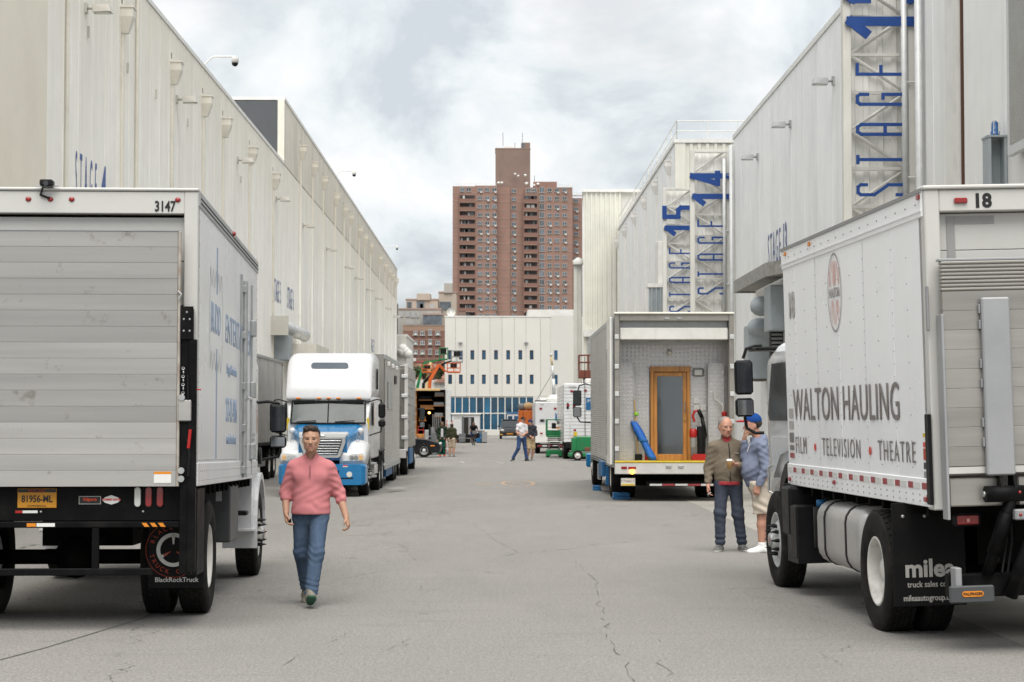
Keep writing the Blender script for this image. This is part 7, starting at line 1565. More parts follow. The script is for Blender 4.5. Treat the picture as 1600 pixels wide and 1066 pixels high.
def head(S, c, fwd, up=(0,0,1), z=1.0, ear=True, fat=1.0):
    """skull, jaw, brow, nose, lips, ears round the centre c (eye level); returns a local-to-world function"""
    f = np.array(fwd, float); f /= np.linalg.norm(f); u = np.array(up, float); u -= f*u.dot(f); u /= np.linalg.norm(u); r = np.cross(f, u)
    M = Matrix(((r[0],f[0],u[0]),(r[1],f[1],u[1]),(r[2],f[2],u[2])))
    def P(x, y, zz): return np.array(c)+(r*x+f*y+u*zz)*z
    S.ell(P(0,-.018,.045), (.0765*z,.096*z,.082*z), .02, rot=M); S.ell(P(0,.02,.015), (.068*z*fat,.076*z,.085*z), .03, rot=M)
    S.ell(P(0,.036,-.052), (.054*z*fat,.058*z,.062*z), .035, rot=M); S.cap(P(0,.062,-.088), P(0,.066,-.096), .026*z, .023*z, k=.03)
    for s in (-1,1): S.cap(P(s*.052*fat,.0,-.02), P(s*.043*fat,.03,-.075), .022*z, .018*z, k=.03); S.ell(P(s*.042,.068,-.016), (.022*z,.016*z,.018*z), .02, rot=M)
    S.cap(P(-.04,.079,.024), P(.04,.079,.024), .013*z, k=.014); 
    for s in (-1,1): S.ell(P(s*.031,.094,.003), (.018*z,.014*z,.011*z), .010, 'sub', rot=M); S.ell(P(s*.031,.073,.002), (.013*z,.013*z,.0115*z), .003, rot=M)
    S.cap(P(0,.086,.012), P(0,.112,-.030), .008*z, .0125*z, k=.012)
    for s in (-1,1): S.ell(P(s*.011,.100,-.034), (.0085*z,.009*z,.008*z), .006, rot=M)
    S.cap(P(-.019,.086,-.060), P(.019,.086,-.060), .0085*z, k=.008); S.cap(P(-.015,.085,-.073), P(.015,.085,-.073), .0085*z, k=.008); S.cap(P(-.026,.094,-.0665), P(.026,.094,-.0665), .0035*z, k=.004, op='sub')
    if ear:
        for s in (-1,1): S.ell(P(s*.076,-.012,-.006), (.009*z,.019*z,.032*z), .008, rot=M)
    return P, r, f, u
def paint_face(me, c, r, f, u, z, mats, beard=False):
    """face materials by place on the head: 0 skin 1 lips 2 brows 3 eyes 4 beard shade"""
    n = len(me.polygons); ctr = np.zeros(n*3, np.float32); me.polygons.foreach_get('center', ctr); q = ctr.reshape(-1,3)-np.array(c, np.float32)
    x, y, w_ = q@np.array(r, np.float32)/z, q@np.array(f, np.float32)/z, q@np.array(u, np.float32)/z
    mi = np.zeros(n, np.int32); front = y > .055
    if beard: mi[(y > .03) & (w_ < -.035) & (w_ > -.125) & (np.abs(x) < .06)] = 4
    mi[front & (np.abs(x) < .024) & (w_ < -.054) & (w_ > -.080)] = 1
    ax_ = np.abs(x); mi[front & (ax_ > .012) & (ax_ < .050) & (w_ > .019+(ax_-.012)*.08) & (w_ < .028+(ax_-.012)*.0)] = 2
    mi[front & (ax_ > .021) & (ax_ < .041) & (w_ > -.003) & (w_ < .0065)] = 3
    me.polygons.foreach_set('material_index', mi)
def limb(S, pts, rad, k=.03, infl=0, fy=1.0):
    for (a, b, ra, rb) in zip(pts[:-1], pts[1:], rad[:-1], rad[1:]): S.cap(a, b, ra+infl, rb+infl, k=k, fy=fy)
def shoe(parent, ankle, toe_dir, m_up, m_sole, pitch=0, z=1.0, vox=.006, name='shoe'):
    a = np.array(ankle, float); t = np.array((toe_dir[0], toe_dir[1], 0), float); t /= np.linalg.norm(t); t = t*math.cos(pitch)+np.array((0,0,1))*math.sin(pitch); l_ = np.cross((0,0,1), t); l_ /= np.linalg.norm(l_); u = np.cross(t, l_)
    def P(x, y, w_): return a+(t*x+l_*y+u*w_)*z
    heel, toe = P(-.075,0,-.055), P(.17,0,-.07)
    lo = np.minimum(np.minimum(heel, toe), a)-.13; hi = np.maximum(np.maximum(heel, toe), a)+.13
    S = SDF(lo, hi, vox)
    S.cap(P(-.05,0,-.045), P(.03,0,-.04), .042*z, .043*z, k=.02); S.cap(P(.03,0,-.04), P(.15,.004,-.062), .045*z, .034*z, k=.03); S.cap(P(-.015,0,-.02), P(0,0,.035), .046*z, .044*z, k=.02); S.cap(P(.05,.02,-.06), P(.13,.02,-.065), .03*z, .028*z, k=.02)
    nrm = -u; S.plane(P(0,0,-.082), nrm)
    me = S.mesh(name); o = obj(name, me, (m_up, m_sole), parent)
    n = len(me.polygons); c = np.zeros(n*3, np.float32); me.polygons.foreach_get('center', c); w_ = (c.reshape(-1,3)-a)@u/z
    me.polygons.foreach_set('material_index', (w_ < -.062).astype(np.int32)); return o
def person(label, loc, rotz=0, group=None): return thing('person', label, 'person', loc, (0,0,rotz), group)

# ---------------------------------------------------------------- the man in the pink pullover, walking to the camera
px, py_ = -(775-487)*18.75/3000, 18.75
T = person('man in pink pullover and blue jeans walking toward the camera', (px, py_, 0))
# local: x to the viewer's right, -y to the camera.  joints
Hd = (.008,-.10,1.600); neck = (.005,-.035,1.45); shL, shR = (-.170,.0,1.335), (.174,-.02,1.328)
elL, wrL = (-.250,.035,1.09), (-.235,-.06,.895); elR, wrR = (.270,.03,1.085), (.345,-.055,.855)
hipL, hipR = (-.088,.0,.92), (.088,-.015,.92)
knL, anL = (-.098,.06,.50), (-.072,.33,.135); knR, anR = (.068,-.17,.505), (.030,-.28,.115)
def pm_body(S):
    P, r, f, u = head(S, Hd, (.04,-1,.0), z=1.03, fat=1.0)
    S.cap((0,-.02,1.36), (.005,-.050,1.52), .057, .054, k=.03)
    S.cap((-.1,0,1.345), (.1,-.01,1.34), .055, k=.04, fy=.8); S.cap((0,.0,1.29), (0,.0,1.0), .14, .11, k=.05, fy=.6)
    S.cap(hipL, hipR, .085, k=.04, fy=.8)
    limb(S, (shL, elL, wrL), (.055,.045,.029)); limb(S, (shR, elR, wrR), (.055,.045,.029))
    hand(S, wrL, (.10,-.18,-1), (.95,.0,.1), (.15,-1,0), .75); hand(S, wrR, (.30,-.12,-1), (-.85,.1,-.1), (.1,-1,.1), .8)
    limb(S, (hipL, knL, anL), (.072,.052,.042)); limb(S, (hipR, knR, anR), (.072,.052,.042))
    return r, f, u
S = SDF((-.45,-.45,.05), (.50,.42,1.84), .0062); fr3 = pm_body(S); me = S.mesh('body'); paint_face(me, Hd, *fr3, 1.03, None, beard=True)
obj('body', me, (skinA, lipA, browA, eyeShade, stub), T)
S = SDF((-.16,-.30,1.46), (.18,.15,1.86), .0055)     # hair: short, swept, with ears free
h0 = np.array(Hd); S.ell(h0+(0,.026,.054), (.085,.098,.088), .01); S.ell(h0+(.012,-.050,.108), (.062,.040,.034), .03); S.ell(h0+(-.028,-.042,.102), (.045,.040,.032), .03); S.ell(h0+(.0,.058,.0), (.077,.060,.070), .02)
S.fold(.005, lambda x, y, z: np.sin(x*120+z*60)*np.sin(y*70+z*90)); S.ell(h0+(0,-.106,-.008), (.069,.081,.095), .014, 'sub'); S.plane(h0+(0,0,-.055), (0,-.25,-1))
for s in (-1,1): S.ell(h0+(s*.089,-.01,-.02), (.03,.03,.042), .005, 'sub')
obj('hair', S.mesh('hair'), hairD, T)
S = SDF((-.48,-.32,.80), (.50,.30,1.60), .0065)     # pullover
S.cap((-.105,0,1.335), (.105,-.01,1.33), .072, k=.05, fy=.95); S.cap((-.05,-.005,1.385), (.05,-.01,1.38), .052, k=.05); S.cap((0,.0,1.27), (0,.01,1.11), .178, .168, k=.06, fy=.68); S.cap((0,.01,1.13), (0,.0,.90), .167, .192, k=.06, fy=.92)
S.ell((-.08,-.075,1.25), (.085,.05,.065), .05); S.ell((.08,-.085,1.245), (.085,.05,.065), .05)
for sh, el, wr in ((shL, elL, wrL), (shR, elR, wrR)): S.cap(sh, el, .068, .058, k=.05); S.cap(el, lerp(el, wr, .30), .057, .050, k=.03); S.cap(lerp(el, wr, .20), lerp(el, wr, .27), .055, .054, k=.006)
S.cap((0,-.02,1.36), (.004,-.042,1.445), .074, .067, k=.02, fy=1.05)
S.fold(.0032, lambda x, y, z: np.sin(58*z+34*np.abs(x-.02)+3*np.sin(17*x))*np.exp(-((z-.96)/.07)**2) + 1.0*np.sin(95*z+46*np.abs(x)+2*np.sin(40*y))*np.exp(-((np.abs(x)-.25)/.06)**2) + .8*np.sin(44*x-52*z+3*np.sin(15*z)) * np.exp(-((z-1.12)/.12)**2))
S.cut_caps((.004,-.048,1.45), (.006,-.060,1.56), .059); S.cap((.002,-.122,1.372), (.004,-.112,1.47), .010, .046, k=.004, op='sub')
S.plane((0,0,.878), (.0,0,-1)); pu = obj('pullover', S.mesh('pullover'), pink, T)
m = MB(); m.tube([(.003,-.148,1.235), (.002,-.146,1.29), (.002,-.126,1.352)], .0035, 6); m.build('zip', mat('zip_dark', (.10,.05,.05), .5), pu)
S = SDF((-.30,-.45,.09), (.32,.45,1.02), .0065)     # jeans
S.cap((-.06,0,.90), (.06,-.005,.90), .098, k=.04, fy=.90); S.cap((-.07,.0,.86), (.07,-.01,.86), .098, k=.04, fy=.98)
limb(S, (hipL, knL, anL), (.094,.072,.060), .04); limb(S, (hipR, knR, anR), (.094,.074,.062), .04)
S.fold(.0034, lambda x, y, z: np.sin(92*z+44*x+16*y+3*np.sin(30*x))*np.exp(-((z-.50)/.10)**2) + np.sin(125*z+30*x)*np.exp(-((z-.19)/.08)**2)*1.2 + .9*np.sin(64*z-60*np.abs(x))*np.exp(-((z-.84)/.06)**2))
S.plane((0,0,.905), (0,0,1)); S.plane((0,0,.118), (0,.0,-1)); obj('jeans', S.mesh('jeans'), jean, T)
shoe(T, (-.072,.335,.115), (-.05,-1), shoeg, soleg, pitch=-.30, z=1.02); shoe(T, (.028,-.30,.125), (.12,-1), shoeg, soleg, pitch=.38, z=1.06)
MB().bbox(-.205,-.185,-.105,-.035,.795,.835,c=.006).build('phone', blackp, T)

# ---------------------------------------------------------------- older man in a taupe fleece with coffee
q = 26.2/3000; ox_ = (1138-775)*q
T = person('grey-haired man in taupe fleece holding a coffee cup', (ox_, 26.2, .0), 0)
Hd = (-.045,-.06,1.69); shL, shR = (-.205,.0,1.43), (.20,.01,1.42); elL, wrL = (-.27,.04,1.13), (-.285,-.07,.90); elR, wrR = (.245,-.05,1.14), (.08,-.27,1.185)
hipL, hipR = (-.09,.0,.94), (.09,.0,.94); knL, anL = (-.12,-.02,.52), (-.115,.02,.115); knR, anR = (.125,.0,.52), (.19,.08,.115)
S = SDF((-.42,-.45,.05), (.42,.35,1.86), .0075)
fr3 = head(S, Hd, (.28,-1,-.10), z=1.12, fat=1.06)[1:]
S.cap((-.01,-.01,1.46), (-.035,-.03,1.60), .063, .058, k=.03); S.cap((-.1,0,1.44), (.1,0,1.44), .07, k=.05, fy=.8); S.cap((0,0,1.38), (0,0,1.0), .14, .12, k=.05, fy=.65); S.cap(hipL, hipR, .085, k=.04, fy=.8)
limb(S, (shL, elL, wrL), (.055,.045,.03)); limb(S, (shR, elR, wrR), (.055,.045,.03)); hand(S, wrL, (-.02,-.2,-1), (.9,-.2,0), (.2,-1,0), .6); hand(S, wrR, (-.65,-.75,.05), (-.2,.3,1), (-.6,.5,.5), .9)
limb(S, (hipL, knL, anL), (.072,.052,.042)); limb(S, (hipR, knR, anR), (.072,.052,.042)); me = S.mesh('body'); paint_face(me, Hd, *fr3, 1.12, None); obj('body', me, (skinB, lipA, hairG, eyeShade, stub), T)
S = SDF((-.22,-.22,1.55), (.14,.16,1.88), .006); h0 = np.array(Hd); S.ell(h0+(-.006,.025,.060), (.092,.108,.088), .01); S.ell(h0+(-.012,.055,.0), (.090,.070,.075), .02); S.ell(h0+(.035,-.118,.0), (.078,.088,.105), .012, 'sub'); S.plane(h0+(0,0,-.045), (0,-.2,-1))
for s in (-1,1): S.ell(h0+(s*.088,-.0,-.02), (.03,.03,.04), .005, 'sub')
obj('hair', S.mesh('hair'), hairG, T)
S = SDF((-.44,-.42,.84), (.44,.34,1.62), .0075)
S.cap((-.11,0,1.42), (.11,0,1.42), .085, k=.05, fy=.9); S.cap((0,0,1.35), (0,-.005,1.12), .188, .195, k=.07, fy=.70); S.cap((0,0,1.15), (0,0,.97), .195, .185, k=.06, fy=.76)
S.cap(shL, elL, .074, .066, k=.05); S.cap(elL, lerp(elL, wrL, .9), .064, .048, k=.03); S.cap(shR, elR, .074, .066, k=.05); S.cap(elR, lerp(elR, wrR, .88), .063, .046, k=.03)
S.cap((-.01,-.01,1.46), (-.03,-.025,1.56), .078, .074, k=.02); S.cut_caps((-.03,-.035,1.57), (-.035,-.05,1.66), .064)
S.fold(.0042, lambda x, y, z: np.sin(66*z+24*x+2*np.sin(20*x))*np.exp(-((z-.99)/.06)**2) + np.sin(84*z+40*np.abs(x))*np.exp(-((np.abs(x)-.26)/.06)**2)*.7 + .35*np.sin(34*x-40*z+2*np.sin(13*z)))
S.plane((0,0,.93), (0,0,-1)); fl = obj('fleece', S.mesh('fleece'), taupe, T)
MB().tube([(.005,-.152,.95),(.005,-.150,1.13),(.0,-.148,1.33),(-.01,-.112,1.47)], .006, 6).build('zip', blackp, fl); MB().bbox(.07,.13,-.136,-.124,1.335,1.342,c=.001).build('logo', txt_gl, fl)
S = SDF((-.26,-.22,.86), (.26,.22,.98), .0075); S.cap((0,0,1.0), (0,0,.90), .186, .184, k=.02, fy=.80); S.plane((0,0,.955), (0,0,1)); S.plane((0,0,.905), (0,0,-1)); obj('shirt_hem', S.mesh('shirt_hem'), redtee, T); S = SDF((-.14,-.2,1.4), (.1,.1,1.62), .006); S.cap((-.01,-.02,1.44), (-.03,-.04,1.55), .071, .066, k=.02); S.cut_caps((-.03,-.04,1.55), (-.035,-.05,1.66), .061); obj('shirt_collar', S.mesh('shirt_collar'), redtee, T)
S = SDF((-.30,-.25,.07), (.36,.30,1.02), .0075); S.cap((-.06,0,.93), (.06,0,.93), .112, k=.05, fy=.92); limb(S, (hipL, knL, anL), (.100,.078,.068), .05); limb(S, (hipR, knR, anR), (.100,.078,.068), .05)
S.fold(.006, lambda x, y, z: np.sin(60*z+14*x)*np.exp(-((z-.48)/.16)**2)*.8 + np.sin(85*z)*np.exp(-((z-.17)/.09)**2)*1.2); S.plane((0,0,.99), (0,0,1)); S.plane((0,0,.085), (0,0,-1)); obj('jeans', S.mesh('jeans'), jean2, T)
shoe(T, (-.125,.02,.085), (-.55,-1), shoek, soleW, z=1.05); shoe(T, (.19,.08,.085), (.25,-1), shoek, soleW, z=1.05)
hx_ = wrR; cup_c = (ox_-.035, 26.2-.40, 1.13)
t = thing('coffee_cup', 'paper coffee cup with white lid held by the grey-haired man', 'cup', cup_c); MB().lathe([(0,0),(0,.028),(.11,.040)], (0,0,0), 'z', 18).build('cup', mat('kraft_cup', (.45,.26,.10), .7), t); MB().lathe([(.108,.0435),(.118,.0435),(.122,.038),(.135,.036),(.135,0)], (0,0,0), 'z', 18).build('lid', soleW, t)
t = thing('cigarette', 'cigarette in the lowered hand of the grey-haired man', 'cigarette', (ox_-.30, 26.05, .78)); MB().cyl((0,0,0), (.035,-.04,.03), .006, n=8).build('paper', soleW, t); MB().cyl((0,0,0), (-.006,.007,-.005), .006, n=8).build('ash', graycab, t)

# ---------------------------------------------------------------- man in a blue-grey hoodie and shorts, in profile
ox_ = (1181-775)*q; yy0 = 26.0
T = person('man in blue-grey hoodie, cap and shorts smoking beside the white truck', (ox_, yy0, .0), 0)
Hd = (-.075,-.02,1.715); shN, shF = (.035,-.17,1.43), (-.02,.16,1.44); elN, wrN = (.075,-.245,1.13), (-.035,-.255,.90); elF, wrF = (-.17,.05,1.29), (-.185,-.02,1.535)
hipN, hipF = (.03,-.09,.93), (.02,.09,.93); knN, anN = (.035,-.09,.50), (.03,-.08,.11); knF, anF = (.075,.10,.50), (.11,.12,.11)
S = SDF((-.42,-.38,.05), (.32,.32,1.90), .0075)
fr3 = head(S, Hd, (-1,-.12,-.05), z=1.12, fat=1.08)[1:]
S.cap((.02,0,1.48), (-.03,-.01,1.62), .066, .062, k=.03); S.cap((.0,-.1,1.45), (.0,.1,1.45), .07, k=.05); S.cap((0,0,1.38), (-.02,0,1.02), .12, .13, k=.05); S.cap(hipN, hipF, .095, k=.04)
limb(S, (shN, elN, wrN), (.058,.048,.032)); limb(S, (shF, elF, wrF), (.058,.048,.032)); hand(S, wrN, (-.25,0,-1), (.1,1,0), (-1,0,-.2), .9); hand(S, wrF, (.12,-.15,1), (.9,.1,-.3), (.3,-1,.2), .9)
limb(S, (hipN, knN, lerp(knN,anN,.3), anN), (.10,.060,.063,.042)); limb(S, (hipF, knF, lerp(knF,anF,.3), anF), (.10,.060,.063,.042)); me = S.mesh('body'); paint_face(me, Hd, *fr3, 1.12, None, beard=True); obj('body', me, (skinB, lipA, browA, eyeShade, stub), T)
S = SDF((-.24,-.16,1.6), (.12,.16,1.92), .006); h0 = np.array(Hd); S.ell(h0+(.028,0,.035), (.104,.090,.085), .01); S.ell(h0+(-.10,0,-.02), (.09,.09,.085), .01, 'sub'); S.plane(h0+(0,0,-.05), (0,0,-1)); S.plane(h0+(0,0,.06), (0,0,1)); 
for s in (-1,1): S.ell(h0+(.0,s*.088,-.02), (.03,.03,.04), .005, 'sub')
obj('hair', S.mesh('hair'), hairD, T)
S = SDF((-.34,-.18,1.68), (.12,.18,1.95), .006); S.ell(h0+(.014,0,.066), (.114,.099,.104), .01); S.plane(h0+(0,0,.040), (.1,0,-1)); cp = obj('cap', S.mesh('cap'), capblue, T)
S = SDF((-.36,-.18,1.66), (-.02,.18,1.90), .006); S.ell(h0+(-.125,-.012,.052), (.105,.080,.020), .01); S.ell(h0+(-.125,-.012,.028), (.12,.09,.016), .01, 'sub'); obj('cap_peak', S.mesh('cap_peak'), capred, cp); MB().ball(h0+(.012,0,.162), .011, 8, 6).build('cap_button', capred, cp)
S = SDF((-.36,-.36,.82), (.30,.36,1.66), .0075)
S.cap((.005,-.10,1.43), (.005,.10,1.43), .098, k=.05); S.cap((.01,0,1.36), (-.03,0,1.12), .155, .180, k=.07, fy=1.0); S.cap((-.03,0,1.12), (-.012,0,.96), .180, .160, k=.06); S.ell((-.09,0,1.10), (.125,.14,.15), .06)
S.cap(shN, elN, .080, .068, k=.025); S.cap(elN, lerp(elN, wrN, .9), .066, .048, k=.02); S.cap(shF, elF, .078, .068, k=.04); S.cap(elF, lerp(elF, wrF, .8), .066, .048, k=.02); S.cap((.06,-.06,1.51), (.065,.06,1.51), .062, k=.04); S.cap((-.03,0,1.52), (.06,0,1.53), .075, k=.03)
S.fold(.0042, lambda x, y, z: np.sin(70*z+30*x)*np.exp(-((z-.97)/.07)**2) + np.sin(80*z+44*x)*np.exp(-((y+.25)/.06)**2) + .8*np.sin(38*x-46*z+2*np.sin(15*z))); S.cut_caps((-.04,0,1.58), (-.05,0,1.68), .066); S.plane((0,0,.90), (.06,0,-1)); ho = obj('hoodie', S.mesh('hoodie'), hood_m, T)
MB().tube([(-.11,-.06,1.48), (-.135,-.07,1.42), (-.155,-.08,1.36)], .004, 6).build('drawstring', soleW, ho)
S = SDF((-.20,-.24,.84), (.20,.24,.97), .0075); S.cap((-.005,0,1.0), (0,0,.88), .165, .155, k=.02, fy=1.05); S.plane((0,0,.95), (0,0,1)); S.plane((0,0,.885), (0,0,-1)); obj('shirt_hem', S.mesh('shirt_hem'), navy, T)
S = SDF((-.24,-.30,.40), (.30,.32,1.0), .0075); S.cap((0.01,-.06,.92), (.01,.06,.92), .150, k=.06); S.cap(hipN, lerp(hipN, knN, .86), .128, .118, k=.05); S.cap(hipF, lerp(hipF, knF, .86), .128, .118, k=.05)
S.fold(.007, lambda x, y, z: np.sin(40*x+30*z+2*np.sin(20*z))*.6 + np.sin(50*z+20*x)*np.exp(-((z-.6)/.12)**2)); S.plane((0,0,.97), (0,0,1)); S.plane((0,0,.525), (.08,0,-1)); 
for h_, k_ in ((hipN, knN), (hipF, knF)): S.cap(lerp(h_, k_, .80), lerp(h_, k_, 1.15), .085, k=0, op='sub')
obj('shorts', S.mesh('shorts'), khaki, T)
shoe(T, (.03,-.08,.085), (-1,-.12), shoew, soleW, z=1.12); shoe(T, (.11,.12,.085), (-1,-.05), shoew, soleW, z=1.12)
t = thing('cigarette', 'cigarette at the lips of the man in the cap', 'cigarette', (ox_-.215, yy0-.04, 1.645)); MB().cyl((0,0,0), (.05,.012,.01), .006, n=8).build('paper', soleW, t); MB().cyl((0,0,0), (-.008,-.002,-.002), .006, n=8).build('ash', tapeo, t)

# ---------------------------------------------------------------- smaller figures
def small_person(label, loc, rotz, top_m, bot_m, skin_m, hair_m, shoe_m, shorts=False, sleeves='long', pose=None, cap_m=None, group=None, H=1.75, vest=None, extra=None):
    """a walking or standing figure facing -y; pose overrides joints"""
    T = person(label, loc, rotz, group); z = H/1.76
    J = dict(hd=(0,-.03,1.62), sl=(-.19,0,1.42), sr=(.19,0,1.42), el=(-.25,.03,1.14), er=(.25,.03,1.14), wl=(-.24,-.07,.90), wr=(.24,-.07,.90), hl=(-.085,0,.93), hr=(.085,0,.93), kl=(-.10,-.02,.51), kr=(.10,-.02,.51), al=(-.11,.02,.11), ar=(.11,.02,.11), tl=(-.2,-1), tr=(.2,-1), pl=0, pr=0)
    if pose: J.update(pose)
    for a in list(J):
        if isinstance(J[a], tuple) and len(J[a]) == 3: J[a] = tuple(q_*z for q_ in J[a])
    pts = np.array([J[a] for a in ('hd','el','er','wl','wr','kl','kr','al','ar')]); lo = pts.min(0)-.24; hi = pts.max(0)+.24; vx = .013
    def G(): return SDF(lo, hi, vx)
    S = G(); hf = J.get('face', (0,-1,0)); fr3 = head(S, J['hd'], hf, z=z*1.06)[1:]
    ch = tuple((np.array(J['sl'])+np.array(J['sr']))/2); pv_ = tuple((np.array(J['hl'])+np.array(J['hr']))/2)
    S.cap(ch, J['hd'], .058, .055, k=.03); S.cap(J['sl'], J['sr'], .06, k=.05); S.cap(ch, pv_, .12, .10, k=.05, fy=.7)
    for s, e_, w_ in (('sl','el','wl'), ('sr','er','wr')):
        limb(S, (J[s], J[e_], J[w_]), (.055,.045,.032)); d = np.array(J[w_])-np.array(J[e_]); hand(S, J[w_], d, (0.3,.9,.1), (0,-1,.2) if abs(d[2]) > .1 else (0,0,1), .7)
    for h_, k_, a_ in (('hl','kl','al'), ('hr','kr','ar')): limb(S, (J[h_], J[k_], lerp(J[k_], J[a_], .3), J[a_]), (.09,.06,.062,.042))
    me = S.mesh('body'); paint_face(me, J['hd'], *fr3, z, None); obj('body', me, (skin_m, lipA, browA, eyeShade, stub), T)
    h0 = np.array(J['hd']); f = np.array(hf, float)/np.linalg.norm(hf); S = SDF(h0-.18, h0+.2, .010); S.ell(h0-f*.025+(0,0,.05), (.088,.100 if abs(f[1]) > .5 else .09,.09), .01); S.ell(h0+f*.10+(0,0,-.01), (.08,.08,.095), .01, 'sub'); S.plane(h0+(0,0,-.05), (0,0,-1)); obj('hair', S.mesh('hair'), hair_m, T)
    if cap_m:
        S = SDF(h0-.22, h0+.22, .009); S.ell(h0-f*.01+(0,0,.065), (.098,.105,.092), .01); S.plane(h0+(0,0,.042), (0,0,-1)); c_ = obj('cap', S.mesh('cap'), cap_m, T); S = SDF(h0-.26, h0+.26, .009); S.ell(h0+f*.12+(0,0,.05), (.08,.08,.014), .005); obj('cap_peak', S.mesh('cap_peak'), cap_m, c_)
    S = G(); S.cap(J['sl'], J['sr'], .070, k=.05); S.cap(ch, lerp(ch, pv_, .5), .162, .162, k=.06, fy=.75); S.cap(lerp(ch, pv_, .5), lerp(ch, pv_, .98), .162, .16, k=.05, fy=.80); sl_ = {'long': .95, 'short': -.45, 'three': .3}[sleeves]
    for s, e_, w_ in (('sl','el','wl'), ('sr','er','wr')):
        if sl_ > 0: S.cap(J[s], J[e_], .068, .06, k=.05); S.cap(J[e_], lerp(J[e_], J[w_], sl_), .058, .046, k=.03)
        else: S.cap(J[s], lerp(J[s], J[e_], .62), .078, .072, k=.05)
    S.fold(.007, lambda x, y, w_: np.sin(34*w_+20*x)*.7+np.sin(22*x-26*w_)*.5); S.cut_caps(lerp(ch, J['hd'], .62), J['hd'], .07); S.plane(tuple(np.array(pv_)-(0,0,.01)), (0,0,-1)); to = obj('jacket' if sleeves == 'long' else 'shirt', S.mesh('top'), top_m, T)
    if vest: MB().bbox(-.055,.055,-.155*z,-.130*z,.98*z,1.40*z,c=.01).build('undershirt', vest, to)
    S = G(); S.cap(J['hl'], J['hr'], .118, k=.05, fy=.95)
    for h_, k_, a_ in (('hl','kl','al'), ('hr','kr','ar')):
        if shorts: S.cap(J[h_], lerp(J[h_], J[k_], .95), .11, .095, k=.05)
        else: limb(S, (J[h_], J[k_], J[a_]), (.108,.080,.066), .05)
    S.fold(.006, lambda x, y, w_: np.sin(46*w_+18*x)*.8)
    if not shorts: S.plane((0,0,min(J['al'][2], J['ar'][2])-.02), (0,0,-1))
    obj('shorts' if shorts else 'trousers', S.mesh('bottom'), bot_m, T)
    for a_, t_, p_ in (('al','tl','pl'), ('ar','tr','pr')): shoe(T, tuple(np.array(J[a_])+(0,0,-.03)), J[t_], shoe_m, soleW if shoe_m is not shoer else shoer, pitch=J[p_], z=1.05, vox=.011)
    return T
# two men walking across (heading left)
g_ = 'pair of men walking across the lane'
small_person('man in pale tee and jeans striding left across the lane', ((815-775)*82/3000, 82, 0), 0, whitetee, jeanf, skinB, hairD, shoebk, sleeves='short', cap_m=blackc, group=g_, H=1.88,
    pose=dict(hd=(.06,-.0,1.63), face=(.4,-1,0), sl=(-.14,-.06,1.42), sr=(.16,.06,1.42), el=(-.19,-.12,1.15), wl=(-.02,-.24,1.06), er=(.22,.0,1.15), wr=(.10,-.2,1.08), kl=(-.13,-.1,.52), al=(-.34,.0,.14), tl=(-.8,-.5), pl=-.35, kr=(.14,.05,.52), ar=(.20,.1,.11), tr=(.8,-.6)))
small_person('man in dark jacket and khaki shorts walking behind the pale tee', ((829-775)*83.5/3000, 83.5, 0), 0, darkj, khak2, skinB, hairD, shoek, shorts=True, cap_m=navyc, group=g_, H=1.78,
    pose=dict(hd=(.0,-.03,1.62), face=(.5,-1,0), wl=(-.05,-.26,1.05), el=(-.24,-.05,1.14), wr=(.12,-.25,1.02), er=(.25,-.04,1.13), kl=(-.06,-.1,.52), al=(-.14,.05,.12), tl=(-.6,-.7), kr=(.12,-.02,.52), ar=(.06,.06,.11)))
g_ = 'two people standing beside the black car'
small_person('person in dark green jacket, green trousers and red shoes beside the black car', ((691-775)*93/3000, 93, 0), 0, greenj, greenp, skinD, hairD, shoer, group=g_, H=1.68, vest=whitetee, cap_m=None, pose=dict(face=(.1,-1,-.1), wl=(-.12,-.12,.95), wr=(.14,-.12,.95)))
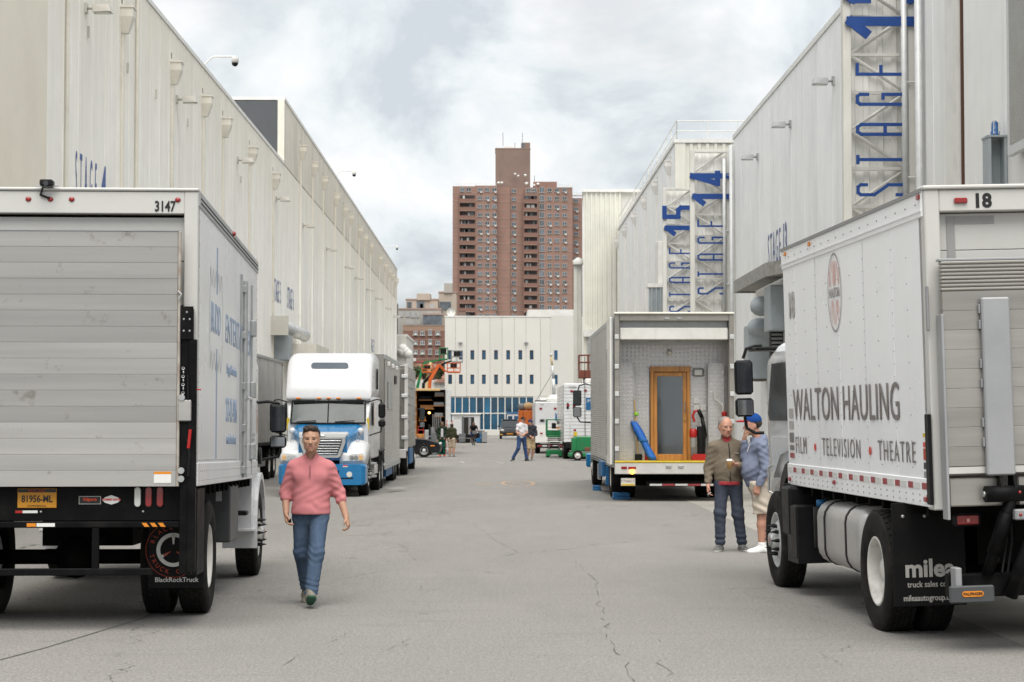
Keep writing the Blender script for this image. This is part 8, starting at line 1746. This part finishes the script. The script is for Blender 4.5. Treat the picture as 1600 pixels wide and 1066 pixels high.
small_person('person in olive jacket and sand shorts seen from behind', ((706-775)*92/3000, 92, 0), R(160), olive, khak3, skinB, hairD, shoek, shorts=True, group=g_, H=1.58)
# cyclist
cxx, cyy = (740-775)*132/3000, 132
B = thing('bicycle', 'small city bicycle ridden toward the camera down the lane', 'bicycle', (cxx, cyy, 0), (0,0,R(8)))
for y in (-.5, .5):
    k = MB(); k.lathe([(-.02,.32),(-.02,.34),(.02,.34),(.02,.32),(-.02,.32)], (0,y,.34), 'x', 24, smooth=False); o = k.build('wheel', rubber, B); k = MB()
    for i in range(8): a = i*math.pi/4; k.cyl((0,y,.34), (0,y+.32*math.cos(a), .34+.32*math.sin(a)), .004, n=4)
    k.build('spokes', galv, o, 'stuff')
MB().tube([(0,-.5,.34),(0,-.36,.95),(0,.1,.45),(0,.5,.34)], .02, 6).build('frame', graycab, B); MB().tube([(0,-.33,.85),(0,.22,.75),(0,.1,.45)], .02, 6).build('top_tube', graycab, B); MB().tube([(-.28,-.3,1.0),(0,-.4,1.03),(.28,-.3,1.0)], .016, 6).build('handlebar', blackp, B); MB().bbox(-.07,.07,.1,.36,.88,.93,c=.02).build('saddle', blackp, B); MB().bbox(.16,.42,-.1,.3,.5,.85,c=.03).build('pannier_bag', blackc, B); MB().bbox(-.16,.16,-.72,-.46,.78,1.0,c=.02).build('basket', graycab, B)
for s in (-1,1): MB().box(s*.12-.05, s*.12+.05, .05, .15, .25+.12*s, .28+.12*s).build('pedal', blackp, B)
small_person('cyclist in black top riding toward the camera', (cxx, cyy, 0), R(8), blackc, navy, skinD, hairD, shoebk, shorts=True, sleeves='short', H=1.7,
    pose=dict(hd=(0,-.12,1.50), sl=(-.17,-.06,1.34), sr=(.17,-.06,1.34), el=(-.27,-.12,1.16), er=(.27,-.12,1.16), wl=(-.26,-.30,1.05), wr=(.26,-.30,1.05), hl=(-.09,.22,.98), hr=(.09,.22,.98), kl=(-.13,-.12,.68), kr=(.13,-.14,.86), al=(-.12,.08,.26), ar=(.12,.08,.50)))
